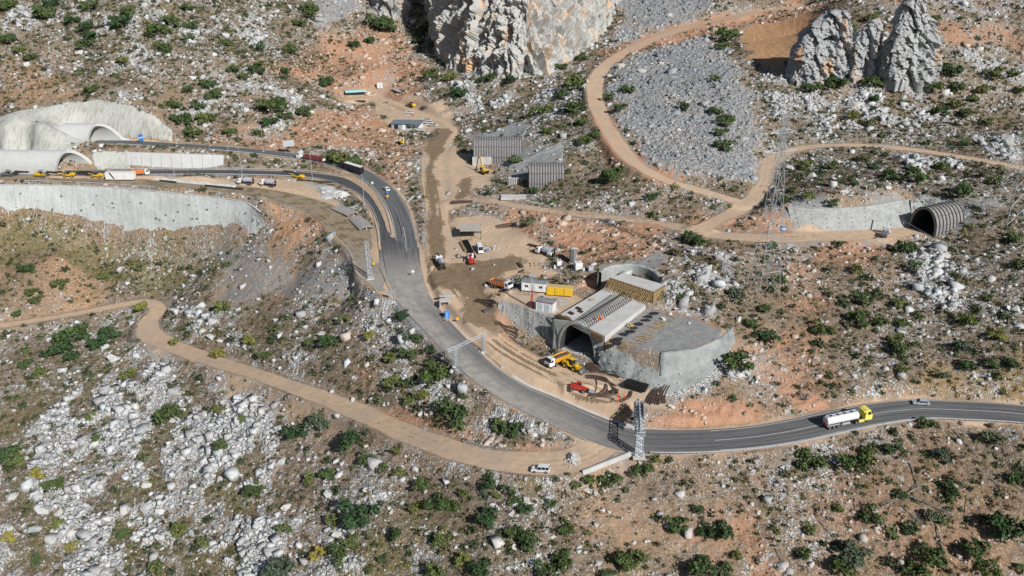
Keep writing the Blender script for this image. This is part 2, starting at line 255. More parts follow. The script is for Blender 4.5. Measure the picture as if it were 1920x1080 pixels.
REG = [
 ('rock',.95,7,[(240,650),(330,660),(400,690),(470,740),(500,810),(540,880),(560,960),(560,1090),(-60,1090),(-60,850),(60,790),(150,720)]),
 ('rock',.6,8,[(600,880),(760,900),(800,1000),(760,1090),(560,1090),(540,960)]),
 ('rock',.44,10,[(-100,-25),(600,-25),(590,130),(540,180),(400,130),(200,110),(0,50)]),
 ('rock',.65,6,[(340,150),(560,170),(560,230),(470,262),(340,250)]),
 ('rock',.7,5,[(1420,120),(1560,150),(1700,160),(1760,230),(1560,255),(1450,250)]),
 ('rock',.55,8,[(1760,-20),(2050,-20),(2050,150),(1790,130)]),
 ('rock',1,3,[(1700,445),(1745,448),(1790,500),(1805,560),(1785,590),(1745,560),(1705,500)]),
 ('rock',.9,4,[(1820,252),(1910,250),(1915,300),(1830,292)]),
 ('rock',.85,3,[(1690,292),(1820,302),(1800,332),(1700,330)]),
 ('rock',.8,4,[(1280,470),(1400,475),(1410,520),(1340,560),(1290,520)]),
 ('rock',.9,3,[(1232,520),(1280,530),(1330,560),(1345,600),(1290,595),(1235,570)]),
 ('rock',.7,4,[(880,130),(1000,155),(960,200),(900,210),(840,190)]),
 ('rock',.75,4,[(340,560),(450,590),(450,650),(360,640),(325,615)]),
 ('rock',.35,6,[(-60,640),(140,600),(230,650),(150,720),(60,800),(-60,850)]),
 ('rock',.8,2,[(782,380),(798,380),(803,470),(792,515),(778,515),(784,440)]),
 ('rock',.85,4,[(1240,680),(1330,660),(1400,690),(1330,755),(1250,750)]),
 ('rock',.5,8,[(560,520),(760,560),(860,680),(1040,800),(900,820),(700,740),(560,640)]),
 ('rock',.1,5,[(-90,398),(60,398),(180,430),(240,446),(500,438),(560,480),(430,560),(250,560),(120,590),(-90,600)]),
 ('orange',.5,7,[(-90,400),(100,420),(220,500),(180,560),(-90,590)]),
 ('rock',.15,6,[(590,190),(700,190),(790,250),(780,400),(690,290),(540,270)]),
 ('scree',1,7,[(1140,128),(1230,95),(1320,70),(1350,90),(1385,150),(1410,230),(1440,290),(1410,340),(1330,335),(1240,315),(1195,270),(1150,205)]),
 ('scree',1,7,[(1190,-20),(1330,-20),(1310,38),(1210,62),(1150,85)]),
 ('scree',.7,4,[(590,-20),(680,-20),(660,40),(600,60)]),
 ('scree',.5,4,[(1000,170),(1110,150),(1100,180),(1000,240)]),
 ('red',0.68,5,[(590,205),(700,200),(770,260),(780,420),(740,350),(690,290),(600,280),(540,268),(560,235)]),
 ('red',0.83,6,[(600,60),(740,30),(800,130),(800,200),(700,190),(600,160),(480,120)]),
 ('red',0.93,4,[(880,380),(1000,395),(1020,440),(1010,465),(960,440),(920,400)]),
 ('red',0.88,5,[(1000,405),(1250,430),(1260,470),(1230,500),(1100,490),(1040,460)]),
 ('red',0.78,3,[(970,510),(1130,512),(1140,560),(1080,530),(980,515)]),
 ('red',0.88,3,[(870,600),(940,575),(960,640),(1040,675),(1000,690),(930,655),(900,625)]),
 ('red',0.88,5,[(960,720),(1160,760),(1200,790),(1300,750),(1420,720),(1520,760),(1440,800),(1250,810),(1130,785)]),
 ('red',0.78,9,[(1500,520),(1580,520),(1560,640),(1540,740),(1430,770),(1420,700),(1480,620)]),
 ('red',0.98,2,[(690,750),(830,795),(960,825),(1090,830),(1000,852),(850,815),(700,772)]),
 ('red',0.78,5,[(650,640),(700,660),(710,760),(660,730)]),
 ('red',0.98,3,[(1392,940),(1430,950),(1465,1090),(1400,1090)]),
 ('red',0.88,4,[(1130,95),(1300,35),(1500,-10),(1700,10),(1400,45),(1210,95),(1150,130)]),
 ('red',0.88,4,[(1100,140),(1130,200),(1180,280),(1280,335),(1240,345),(1150,310),(1100,230)]),
 ('red',0.68,5,[(1300,380),(1450,400),(1490,440),(1380,440),(1290,420)]),
 ('red',0.58,12,[(1000,880),(1150,900),(1400,950),(1380,1090),(1150,1090),(1100,980)]),
 ('red',0.63,12,[(1500,830),(1900,880),(1930,1090),(1500,1090)]),
 ('red',0.78,5,[(510,385),(600,400),(610,470),(520,470)]),
 ('red',0.73,4,[(1560,440),(1700,448),(1600,520),(1500,480)]),
 ('red',0.98,3,[(1245,575),(1340,610),(1330,630),(1270,600)]),
 ('red',0.63,6,[(350,240),(560,245),(640,260),(540,285),(400,272)]),
 ('red',0.68,6,[(1760,40),(2000,60),(2000,110),(1760,80)]),
 ('orange',.95,5,[(1395,45),(1530,18),(1490,80),(1478,135),(1420,130),(1390,90)]),
 ('orange',.6,6,[(-100,115),(60,120),(180,160),(150,185),(0,210),(-100,200)]),
 ('orange',.6,5,[(510,385),(570,395),(560,460),(505,470)]),
 ('orange',.6,4,[(140,520),(200,540),(190,560),(130,570)]),
 ('veg',.9,7,[(860,210),(1000,205),(1100,180),(1110,240),(1100,300),(1180,330),(1150,380),(1040,380),(960,260),(900,240)]),
 ('veg',.95,8,[(1440,180),(1750,200),(1900,180),(2000,300),(1700,270),(1450,270)]),
 ('veg',.9,6,[(1480,300),(2000,330),(2000,700),(1800,740),(1640,700),(1590,600),(1700,560),(1700,500),(1800,420),(1700,370),(1480,380)]),
 ('veg',.75,8,[(600,880),(1000,900),(1080,1000),(1100,1090),(560,1090)]),
 ('veg',.65,8,[(640,640),(780,600),(900,740),(1000,810),(900,820),(720,740)]),
 ('veg',.88,8,[(-100,-20),(600,-20),(580,130),(300,130),(0,60)]),
 ('veg',.55,6,[(1280,860),(1930,860),(1930,1090),(1450,1090)]),
 ('grass',.85,5,[(-80,398),(60,400),(120,408),(180,430),(240,448),(500,440),(440,500),(300,560),(200,520),(-80,480)]),
 ('grass',.6,6,[(-60,760),(200,640),(260,660),(120,780),(-60,900)]),
 ('grass',.45,8,[(-60,980),(500,900),(900,960),(1000,1090),(500,1090)]),
 ('grass',.5,3,[(400,285),(520,298),(700,330),(730,380),(700,350),(600,318),(430,300)]),
 ('grass',.7,3,[(1290,275),(1460,262),(1460,290),(1560,262),(1640,262),(1500,272)]),
 ('gold',.8,6,[(1640,690),(2000,650),(2000,770),(1700,752)]),
 ('gold',.4,10,[(1620,860),(1940,900),(1940,1090),(1700,1090)]),
 ('gray',.62,5,[(430,520),(540,470),(640,500),(680,550),(570,560),(420,560)]),
 ('gray',.6,4,[(500,395),(570,398),(530,420),(500,410)]),
 ('gray',.6,3,[(400,470),(490,448),(510,470),(420,540)]),
 ('gray',.9,3,[(1120,500),(1250,465),(1260,480),(1240,505),(1130,512)]),
 ('gray',.8,3,[(1120,620),(1215,580),(1310,600),(1345,625),(1345,648),(1250,672)]),
 ('gray',.6,3,[(1470,450),(1690,450),(1600,465),(1480,470)]),
 ('gray',.8,4,[(1480,370),(1600,388),(1700,372),(1860,380),(1840,430),(1700,440),(1480,440)]),
 ('gray',.9,4,[(875,255),(985,225),(1000,270),(1060,265),(1060,340),(950,340),(920,300)]),
 ('gray',.7,2,[(600,398),(660,440),(740,540),(830,640),(820,650),(730,560),(640,450)]),
 ('gray',.6,3,[(1080,845),(1200,850),(1110,895),(1040,890)]),
 ('tan',.95,3,[(835,470),(850,410),(900,405),(930,400),(975,430),(1030,470),(1010,500),(975,500),(1100,512),(970,512),(900,530),(930,545),(1100,560),(1110,580),(1040,595),(930,562),(850,600),(800,560),(790,520),(800,505)]),
 ('tan',.9,3,[(835,240),(880,300),(930,320),(920,345),(870,365),(880,385),(840,400),(800,380),(795,300),(810,260)]),
 ('tan',.8,4,[(630,180),(700,165),(770,180),(860,215),(850,250),(780,245),(720,230),(690,195),(630,195)]),
 ('tan',.9,3,[(800,560),(880,580),(920,640),(1060,690),(1230,730),(1260,770),(1150,765),(1000,712),(900,655),(840,600)]),
 ('tan',.85,2,[(300,332),(450,334),(560,336),(600,340),(700,440),(740,500),(690,470),(620,395),(540,365),(420,348),(270,340)]),
 ('tan',.9,2,[(-80,322),(280,326),(290,336),(-80,333)]),
 ('tan',.6,6,[(260,640),(330,655),(480,715),(600,760),(640,790),(500,760),(380,690)]),
 ('tan',.5,10,[(1080,900),(1300,930),(1330,1090),(1150,1090)]),
 ('tan',.7,3,[(1480,425),(1700,425),(1740,445),(1600,455),(1480,450)]),
 ('mud',1,3.5,[(795,520),(830,500),(870,498),(960,478),(985,490),(930,520),(900,535),(925,620),(905,610),(885,560),(850,540),(800,545),(775,530)]),
 ('mud',.95,2.5,[(815,240),(850,240),(835,270),(812,310),(822,380),(832,470),(835,500),(805,500),(803,400),(797,330),(805,280)]),
 ('mud',.8,2.5,[(865,335),(885,330),(880,362),(860,372)]),
]
for c, s, f, pts in REG:
    r = region(pts, f)*s; 
    MK[c] = np.maximum(MK[c], r) if c not in ('rock', 'veg') else MK[c]+(s-MK[c])*(r/s)
    if c in ('tan', 'mud'):
        for q in ('veg', 'rock', 'red', 'grass'): MK[q] = MK[q]*(1-r*.9)
        smooth = np.maximum(smooth, r*.9)
    if c == 'gray': MK['veg'] *= 1-r*.8; MK['rock'] *= 1-r*.4; smooth = np.maximum(smooth, r*.6)
    if c in ('red', 'orange'): MK['veg'] *= 1-r*.6; MK['rock'] *= 1-r*.5
    if c == 'scree': MK['veg'] *= 1-r*.9
    if c == 'orange' and s > .9: MK['rock'] *= 1-r; MK['veg'] *= 1-r*.8; smooth = np.maximum(smooth, r*.45)
r = region([(1118,620),(1160,633),(1200,648),(1245,663),(1300,655),(1345,636),(1350,618),(1300,598),(1215,578),(1190,590)], 2, .6)
for q in CHN: MK[q] *= 1-r
MK['gray'] = np.maximum(MK['gray'], r*(.8+.25*NF)); MK['tan'] = np.maximum(MK['tan'], r*.22); smooth = np.maximum(smooth, r*.95)
for c in ('lower_track', 'haul_road', 'portal_track', 'bench_track', 'loop_track', 'upper_track'):
    d, s_, a_ = RD[c]; k = 1-sstep(-.8, .8, d+NF*.7)
    MK['tan'] = np.maximum(MK['tan'], k)
    for q in ('veg', 'rock', 'grass', 'red', 'scree'): MK[q] *= 1-k*(.95 if q != 'red' else .6)
    if c in ('lower_track', 'loop_track', 'upper_track'):
        rut = np.exp(-((np.abs(s_+.3*noise(a_, s_*0, 30, 2))-1.0)/.35)**2)*k*(.5+.5*noise(a_, s_, 14, 4)); MK['mud'] = np.maximum(MK['mud'], rut*.38); GZ -= rut*.1
        edge = np.exp(-((d+.9)/.7)**2)*np.clip(.3+noise(a_, s_*0, 17, 9), 0, 1); MK['grass'] = np.maximum(MK['grass'], edge*.7*(c != 'upper_track')); MK['rock'] = np.maximum(MK['rock'], edge*.35)
    if c in ('portal_track', 'haul_road', 'bench_track'):      # wheel ruts of wet mud
        rut = np.maximum(np.exp(-((np.abs(s_)-1.1)/.5)**2), np.exp(-((np.abs(s_+2.6)-.9)/.45)**2)*.8)*k*(.6+.6*noise(a_, s_, 12, 4))
        MK['mud'] = np.maximum(MK['mud'], rut*(.9 if c != 'bench_track' else .6))
for c in ROADS:
    d, s_, a_ = RD[c]; k = 1-sstep(.2, 2.2, d+NF*.8)
    for q in ('veg', 'rock', 'red', 'mud', 'grass'): MK[q] *= 1-k
    MK['tan'] = np.maximum(MK['tan'], k*.7); MK['gray'] = np.maximum(MK['gray'], k*.4)
# ---------------------------------------------------------------- relief
for q in ([(-80,225),(0,218),(60,204),(120,192),(180,186),(240,198),(290,220),(322,250),(322,268),(180,266),(100,300),(-80,320)],): smooth = np.maximum(smooth, region(q, 2, .3)*.98)
rough = 1-np.clip(smooth, 0, 1)
patch = fbm(GX, GY, 22, 3, 41)
MK['veg'] = np.clip(MK['veg']+patch*.22*(MK['veg'] > .25), 0, 1)
MK['rock'] = np.clip(MK['rock']+fbm(GX, GY, 15, 4, 57)*(.22+.4*MK['rock'])*rough, 0, 1)
gap = sstep(.05, .5, fbm(GX*1.25+GY*.45, GY*.8-GX*.3, 11, 4, 61)+.55*fbm(GX, GY, 3.2, 2, 63))*rough*(MK['rock'] > .4)*(1-MK['scree'])
MK['rock'] *= 1-gap*.75; MK['veg'] = np.clip(MK['veg']+gap*.4, 0, 1); MK['grass'] = np.clip(MK['grass']+gap*.55*sstep(-.2, .4, fbm(GX, GY, 18, 2, 71)), 0, 1)
MK['veg'] = np.clip(MK['veg']+(.55-MK['rock'])*.5*rough*(MK['veg'] > .2), 0, 1)
rel = fbm(GX, GY, 26, 5, 11)*.9 + fbm(GX, GY, 6, 3, 23)*.35
f1, f2, idv = worley(GX+fbm(GX, GY, 5, 2, 90)*.9, GY, 4.2, 3)
blk = sstep(0, .22, f2-f1)*(.35+.9*idv)
g1, g2, idg = worley(GX, GY+fbm(GX, GY, 2, 2, 91)*.4, 1.7, 8)
blk2 = sstep(0, .3, g2-g1)*(.2+.6*idg)
rk = np.clip((MK['rock']-.45)*2.2, 0, 1)
GZ = GZ + rough*(rel*(.55+.5*MK['rock']) + rk*(blk*1.25+blk2*.6) + MK['scree']*(blk2*.9+blk*.4) + .25*fbm(GX, GY, 1.6, 2, 77)*(1-rk))
GZ = GZ - MK['orange']*.45*np.abs(fbm(GX*1.6+GY*.25, GY*.22, 2.4, 3, 33))
# erosion gullies on red banks
GZ = GZ - rough*MK['red']*.5*np.abs(fbm(GX, GY, 5, 3, 31))
GZ = GZ - (1-rough)*.04*np.abs(fbm(GX, GY, 3, 3, 37))

# ---------------------------------------------------------------- materials
MATS = {}
def newmat(name):
    m = bpy.data.materials.new(name); m.use_nodes = True; nt = m.node_tree
    for q in list(nt.nodes): nt.nodes.remove(q)
    out = nt.nodes.new('ShaderNodeOutputMaterial'); b = nt.nodes.new('ShaderNodeBsdfPrincipled')
    nt.links.new(b.outputs[0], out.inputs[0]); return m, nt, b
class NB:
    """small helper for writing node trees"""
    def __init__(s, nt, dim='3D'): s.nt = nt; s.L = nt.links; s.dim = dim
    def node(s, t, **k):
        q = s.nt.nodes.new(t)
        for a, v in k.items(): setattr(q, a, v)
        return q
    def put(s, sock, v):
        if hasattr(v, 'is_output') or isinstance(v, bpy.types.NodeSocket): s.L.new(v, sock)
        else:
            if sock.type == 'RGBA' and len(v) == 3: v = tuple(v)+(1,)
            sock.default_value = v
    def attr(s, name): return s.node('ShaderNodeAttribute', attribute_name=name)
    def sep(s, c): q = s.node('ShaderNodeSeparateColor'); s.L.new(c, q.inputs[0]); return q.outputs
    def mix(s, f, a, b, mode='MIX'):
        q = s.node('ShaderNodeMix', data_type='RGBA', blend_type=mode); q.clamp_factor = True
        s.put(q.inputs[0], f); s.put(q.inputs[6], a); s.put(q.inputs[7], b); return q.outputs[2]
    def math(s, op, a, b=0.0, c=None, clamp=False):
        q = s.node('ShaderNodeMath', operation=op); q.use_clamp = clamp
        s.put(q.inputs[0], a); s.put(q.inputs[1], b)
        if c is not None: s.put(q.inputs[2], c)
        return q.outputs[0]
    def ramp(s, f, a, b, x=0.0, y=1.0):
        q = s.node('ShaderNodeMapRange'); q.interpolation_type = 'SMOOTHSTEP'
        s.put(q.inputs[0], f); s.put(q.inputs[1], a); s.put(q.inputs[2], b); s.put(q.inputs[3], x); s.put(q.inputs[4], y); return q.outputs[0]
    def noise(s, vec, sc, det=4, rough=.55, dist=0):
        q = s.node('ShaderNodeTexNoise', noise_dimensions=s.dim); s.L.new(vec, q.inputs[0]); q.inputs['Scale'].default_value = sc
        q.inputs['Detail'].default_value = det; q.inputs['Roughness'].default_value = rough; q.inputs['Distortion'].default_value = dist; return q.outputs[0]
    def voro(s, vec, sc, feat='F1'):
        q = s.node('ShaderNodeTexVoronoi', feature=feat, voronoi_dimensions=s.dim); s.L.new(vec, q.inputs['Vector']); q.inputs['Scale'].default_value = sc; return q.outputs
    def bump(s, h, st=.5, d=.3):
        q = s.node('ShaderNodeBump'); s.put(q.inputs['Strength'], st); q.inputs['Distance'].default_value = d; s.L.new(h, q.inputs['Height']); return q.outputs[0]
    def pos(s): return s.node('ShaderNodeTexCoord').outputs['Object']
def mat(name, col, rough=.7, metal=0.0, var=.12, scale=1.5, col2=None, bump=0.0, bscale=None, spec=.3):
    """painted or raw surface with uneven colour and a little grain"""
    if name in MATS: return MATS[name]
    m, nt, b = newmat(name); N = NB(nt); p = N.pos()
    c2 = col2 or tuple(c*(1-var*2.2) for c in col)
    n1 = N.noise(p, scale, 5, .65)
    c = N.mix(N.ramp(n1, .35, .7), col, c2)
    n2 = N.noise(p, scale*7, 3)
    c = N.mix(N.ramp(n2, .5, .8, 0, var*2), c, tuple(x*.55 for x in col))
    N.put(b.inputs['Base Color'], c); b.inputs['Roughness'].default_value = rough; b.inputs['Metallic'].default_value = metal
    b.inputs['Specular IOR Level'].default_value = spec
    if bump: N.L.new(N.bump(N.noise(p, bscale or scale*4, 5, .7), bump, .2), b.inputs['Normal'])
    MATS[name] = m; return m

def ground_material():
    m, nt, b = newmat('rocky_ground'); N = NB(nt, '2D'); p = N.pos()
    a = N.sep(N.attr('m1').outputs['Color']); a2 = N.sep(N.attr('m2').outputs['Color']); a3 = N.sep(N.attr('m3').outputs['Color'])
    rock, red, veg = a[0], a[1], a[2]; tan, mud, gray = a2[0], a2[1], a2[2]; grass, gold, scree = a3[0], a3[1], a3[2]
    orange = N.attr('m4').outputs['Fac']
    nA = N.noise(p, .06, 4, .6); nB = N.noise(p, .35, 5, .65); nC = N.noise(p, 1.7, 3, .7); nD = N.noise(p, 6, 1, .7)
    soil = N.mix(N.ramp(nB, .35, .65), (.38, .25, .155), (.27, .19, .125))
    soil = N.mix(N.ramp(nA, .45, .6, 0, .5), soil, (.31, .26, .22))
    redc = N.mix(N.ramp(nC, .3, .7), (.40, .205, .12), (.47, .28, .18))
    rm = N.ramp(N.math('ADD', red, N.math('MULTIPLY', N.math('SUBTRACT', nB, .5), 1.3)), .25, .75)
    c = N.mix(rm, soil, redc)
    oc = N.mix(N.ramp(nC, .35, .65), (.50, .29, .15), (.36, .21, .115))
    c = N.mix(orange, c, oc)
    # dry scrub litter
    vm = N.ramp(N.math('ADD', veg, N.math('MULTIPLY', N.math('SUBTRACT', nC, .5), 2.2)), .45, .85, 0, .85)
    vc = N.mix(N.ramp(nD, .35, .65), (.125, .098, .068), (.08, .078, .044))
    vc = N.mix(N.ramp(nB, .42, .62), vc, (.20, .155, .115))
    c = N.mix(vm, c, vc)
    gm = N.ramp(N.math('ADD', grass, N.math('MULTIPLY', N.math('SUBTRACT', nC, .5), 1.4)), .3, .8, 0, .9)
    gc = N.mix(N.ramp(nD, .3, .7), (.21, .155, .085), (.15, .13, .055)); gc = N.mix(N.ramp(nB, .5, .65), gc, (.11, .12, .04))
    c = N.mix(gm, c, gc)
    yc = N.mix(N.ramp(nD, .3, .7), (.40, .27, .12), (.23, .17, .09)); c = N.mix(N.ramp(N.math('ADD', gold, N.math('MULTIPLY', N.math('SUBTRACT', nC, .5), 1.6)), .35, .8, 0, .85), c, yc)
    gr = N.mix(N.ramp(nB, .35, .65), (.30, .30, .29), (.23, .235, .24)); c = N.mix(N.ramp(N.math('ADD', gray, N.math('MULTIPLY', N.math('SUBTRACT', nB, .5), .9)), .3, .8), c, gr)
    # limestone: blocks with joints
    wv = N.node('ShaderNodeVectorMath', operation='ADD')
    nv = N.node('ShaderNodeTexNoise', noise_dimensions='2D'); N.L.new(p, nv.inputs[0]); nv.inputs['Scale'].default_value = .5
    sc_ = N.node('ShaderNodeVectorMath', operation='SCALE'); N.L.new(nv.outputs['Color'], sc_.inputs[0]); sc_.inputs['Scale'].default_value = 1.2
    N.L.new(p, wv.inputs[0]); N.L.new(sc_.outputs[0], wv.inputs[1]); wp = wv.outputs[0]
    va = N.voro(wp, .42); vb = N.voro(wp, 1.1); vd = N.voro(wp, 2.7)
    ea = N.voro(wp, .42, 'DISTANCE_TO_EDGE'); eb = N.voro(wp, 1.1, 'DISTANCE_TO_EDGE')
    ra, rb, rd_ = N.sep(va['Color']), N.sep(vb['Color']), N.sep(vd['Color'])
    stone = N.mix(rb[0], (.42, .45, .475), (.60, .625, .64)); stone = N.mix(N.ramp(nC, .5, .75, 0, .5), stone, (.40, .37, .33))
    stone = N.mix(N.ramp(rb[1], .75, .95, 0, .6), stone, (.55, .43, .33))
    stone = N.mix(N.math('MULTIPLY', red, .45), stone, (.5, .36, .27))
    crack = N.math('MINIMUM', N.ramp(ea['Distance'], 0, .07), N.math('MINIMUM', N.ramp(eb['Distance'], 0, .13), N.ramp(vd['Distance'], .75, .45)))
    stone = N.mix(crack, (.16, .15, .13), stone)
    rr = N.math('ADD', N.math('MULTIPLY', rb[2], .5), N.math('MULTIPLY', ra[2], .35)); rr = N.math('ADD', rr, N.math('MULTIPLY', N.math('SUBTRACT', nB, .5), .8))
    rm1 = N.ramp(N.math('SUBTRACT', rock, rr), .02, .12)
    c = N.mix(rm1, c, stone)
    # loose pale stones everywhere that is not graded
    peb = N.math('MULTIPLY', N.ramp(vd['Distance'], .42, .30), N.ramp(N.math('SUBTRACT', N.math('ADD', N.math('MULTIPLY', rock, .55), .06), rd_[0]), 0, .05))
    vt = N.voro(p, 4.6); rt = N.sep(vt['Color']); peb2 = N.math('MULTIPLY', N.ramp(vt['Distance'], .4, .25), N.ramp(N.math('SUBTRACT', N.math('ADD', N.math('MULTIPLY', rock, .3), .10), rt[0]), 0, .05))
    peb = N.math('MULTIPLY', N.math('MAXIMUM', peb, peb2), N.math('MULTIPLY', N.ramp(N.math('ADD', tan, mud), .35, .8, 1, .05), N.ramp(orange, .4, .9, 1, .1)))
    c = N.mix(peb, c, N.mix(N.math('MULTIPLY', red, .6), N.mix(rd_[1], (.48, .495, .50), (.62, .61, .585)), (.55, .38, .28)))
    # scree
    vs = N.voro(p, 1.25); rs = N.sep(vs['Color'])
    vs2 = vd; rs2 = rd_
    sc1 = N.mix(rs[0], (.25, .265, .28), (.43, .445, .45)); sc1 = N.mix(N.ramp(rs2[1], .8, .95, 0, .5), sc1, (.45, .36, .28))
    sc1 = N.mix(N.ramp(nA, .45, .65, 0, .5), sc1, (.43, .40, .37))
    sc1 = N.mix(N.math('MINIMUM', N.ramp(vs['Distance'], .8, .45), N.ramp(vs2['Distance'], .8, .5)), (.12, .12, .12), sc1)
    c = N.mix(N.ramp(N.math('ADD', scree, N.math('MULTIPLY', N.math('SUBTRACT', nB, .5), 1.0)), .45, .7), c, sc1)
    tc = N.mix(N.ramp(nB, .3, .7), (.53, .395, .275), (.45, .335, .235)); tc = N.mix(N.math('MULTIPLY', red, .8), tc, (.42, .25, .165))
    tc = N.mix(N.ramp(nD, .55, .75, 0, .4), tc, (.55, .45, .35)); tc = N.mix(N.ramp(nA, .45, .6, 0, .5), tc, (.40, .32, .25))
    c = N.mix(N.ramp(N.math('ADD', tan, N.math('MULTIPLY', N.math('SUBTRACT', nC, .5), .5)), .3, .7), c, tc)
    mc = N.mix(N.ramp(nB, .35, .65), (.15, .11, .068), (.21, .155, .10)); mm = N.ramp(N.math('ADD', N.math('ADD', mud, N.math('MULTIPLY', N.math('SUBTRACT', nC, .5), 1.1)), N.math('MULTIPLY', N.math('SUBTRACT', nB, .5), 1.0)), .28, .55, 0, .92)
    c = N.mix(mm, c, mc)
    c = N.mix(N.ramp(nD, .62, .85, 0, .5), c, (.09, .075, .06))
    N.put(b.inputs['Base Color'], c)
    N.put(b.inputs['Roughness'], .93); b.inputs['Specular IOR Level'].default_value = .12
    hh = N.math('ADD', N.math('MULTIPLY', nC, .5), N.math('MULTIPLY', nD, .35)); hh = N.math('ADD', hh, N.math('MULTIPLY', N.math('MAXIMUM', N.math('MULTIPLY', rm1, crack), peb), .6))
    N.L.new(N.bump(hh, N.ramp(tan, .2, .9, .85, .3), .35), b.inputs['Normal'])
    return m
GROUND = ground_material()

# ---------------------------------------------------------------- the ground, with tracks as separate sheets of the same surface
def grid_object(name, mask, mtl, dz=0.0, kind='structure'):
    """the quads of the terrain whose four corners lie in mask"""
    q = mask
    vid = -np.ones(GX.shape, int); j, i = np.nonzero(q)
    used = np.zeros(GX.shape, bool)
    for a in (0, 1):
        for b in (0, 1): used[j+a, i+b] = True
    vj, vi = np.nonzero(used); vid[vj, vi] = np.arange(len(vj))
    co = np.stack([GX[vj, vi], GY[vj, vi], GZ[vj, vi]+dz], 1)
    fa = np.stack([vid[j, i], vid[j, i+1], vid[j+1, i+1], vid[j+1, i]], 1)
    me = bpy.data.meshes.new(name); me.vertices.add(len(co)); me.vertices.foreach_set('co', co.ravel())
    me.loops.add(fa.size); me.loops.foreach_set('vertex_index', fa.ravel().astype(np.int32))
    me.polygons.add(len(fa)); me.polygons.foreach_set('loop_start', np.arange(0, fa.size, 4, dtype=np.int32)); me.polygons.foreach_set('loop_total', np.full(len(fa), 4, np.int32))
    me.update(); me.polygons.foreach_set('use_smooth', np.ones(len(fa), bool))
    for nm, cs in (('m1', ('rock', 'red', 'veg')), ('m2', ('tan', 'mud', 'gray')), ('m3', ('grass', 'gold', 'scree')), ('m4', ('orange',)*3)):
        at = me.color_attributes.new(nm, 'FLOAT_COLOR', 'POINT')
        dat = np.ones((len(co), 4), np.float32)
        for k, cn in enumerate(cs): dat[:, k] = MK[cn][vj, vi]
        at.data.foreach_set('color', dat.ravel())
    me.materials.append(mtl); o = bpy.data.objects.new(name, me); COL.objects.link(o)
    if kind: o['kind'] = kind
    return o
def qm(a):      # vertex mask -> quad mask
    return a[:-1, :-1]
rest = np.ones((NV-1, NU-1), bool)
# no ground where the tunnels run into it: openings are cut by the tunnel builders (see holes)
HOLES = []
def hole(p, yaw, x0, x1, hw, H=10):
    global rest
    c, s = math.cos(yaw), math.sin(yaw); dx = GX-p.x; dy = GY-p.y; a = dx*c+dy*s; b = -dx*s+dy*c
    rest &= ~qm((a > x0) & (a < x1) & (np.abs(b) < hw) & (GZ < p.z+.2+H*np.sqrt(np.clip(1-(b/hw)**2, 0, 1))))
# tunnel mouths: centre of the sill, direction of the bore, half width, height
PD = (W(1051,652,5.3)+W(1116,678,5.3))/2; YD = math.atan2(22.4, 15.5)
PC = (W(1749,441,20)+W(1706,428,20))/2; YC = math.radians(27)
PA = W(889,301,18.3); PB = W(991,350,17.6)
hole(PD, YD, .4, 26, 6.3); hole(PC, YC, 1, 13.5, 5.2, 8.5); hole(PA, 0, 1.5, 21, 6); hole(PB, 0, 1.5, 14, 5.6)
for nm, keys in (('dirt_track', ('lower_track', 'loop_track', 'upper_track')), ('haul_road', ('haul_road', 'portal_track', 'bench_track'))):
    m = np.zeros(GX.shape, bool)
    for k in keys: m |= RD[k][0] < 0
    m = qm(m) & rest; grid_object(nm, m, GROUND); rest &= ~m
# ---------------------------------------------------------------- generic builders
def mesh_obj(name, verts, faces, m, parent=None, smooth=False, loc=None):
    me = bpy.data.meshes.new(name); me.from_pydata([tuple(v) for v in verts], [], faces); me.update()
    if smooth: me.polygons.foreach_set('use_smooth', [True]*len(me.polygons))
    if m: me.materials.append(m)
    o = bpy.data.objects.new(name, me); COL.objects.link(o)
    if parent: o.parent = parent
    if loc is not None: o.location = loc
    return o
def tag(o, label=None, cat=None, group=None, kind=None):
    if label: o['label'] = label
    if cat: o['category'] = cat
    if group: o['group'] = group
    if kind: o['kind'] = kind
    return o
def ribbon(name, L, half, m, dz, kind='structure', lo=None, off=0.0, rag=0):
    """a sheet along a line: half = half width or None for the line's own"""
    P = L[:, :3]; d = np.gradient(P[:, :2], axis=0); d /= np.linalg.norm(d, axis=1)[:, None]+1e-9; nrm = np.stack([-d[:, 1], d[:, 0]], 1)
    K = 9; vs = []; uv = []
    for i in range(len(P)):
        h = L[i, 3]/2 if half is None else half
        for k in range(K):
            t = (k/(K-1)*2-1)*h+off; q = P[i, :2]+nrm[i]*t
            vs.append((q[0], q[1], P[i, 2]+dz)); uv.append((t, L[i, 4]))
    fs = [(i*K+k, i*K+k+1, (i+1)*K+k+1, (i+1)*K+k) for i in range(len(P)-1) for k in range(K-1)]
    o = mesh_obj(name, vs, fs, m); me = o.data; u = me.uv_layers.new(name='lane')
    for lp in me.loops: u.data[lp.index].uv = uv[lp.vertex_index]
    if kind: o['kind'] = kind
    return o
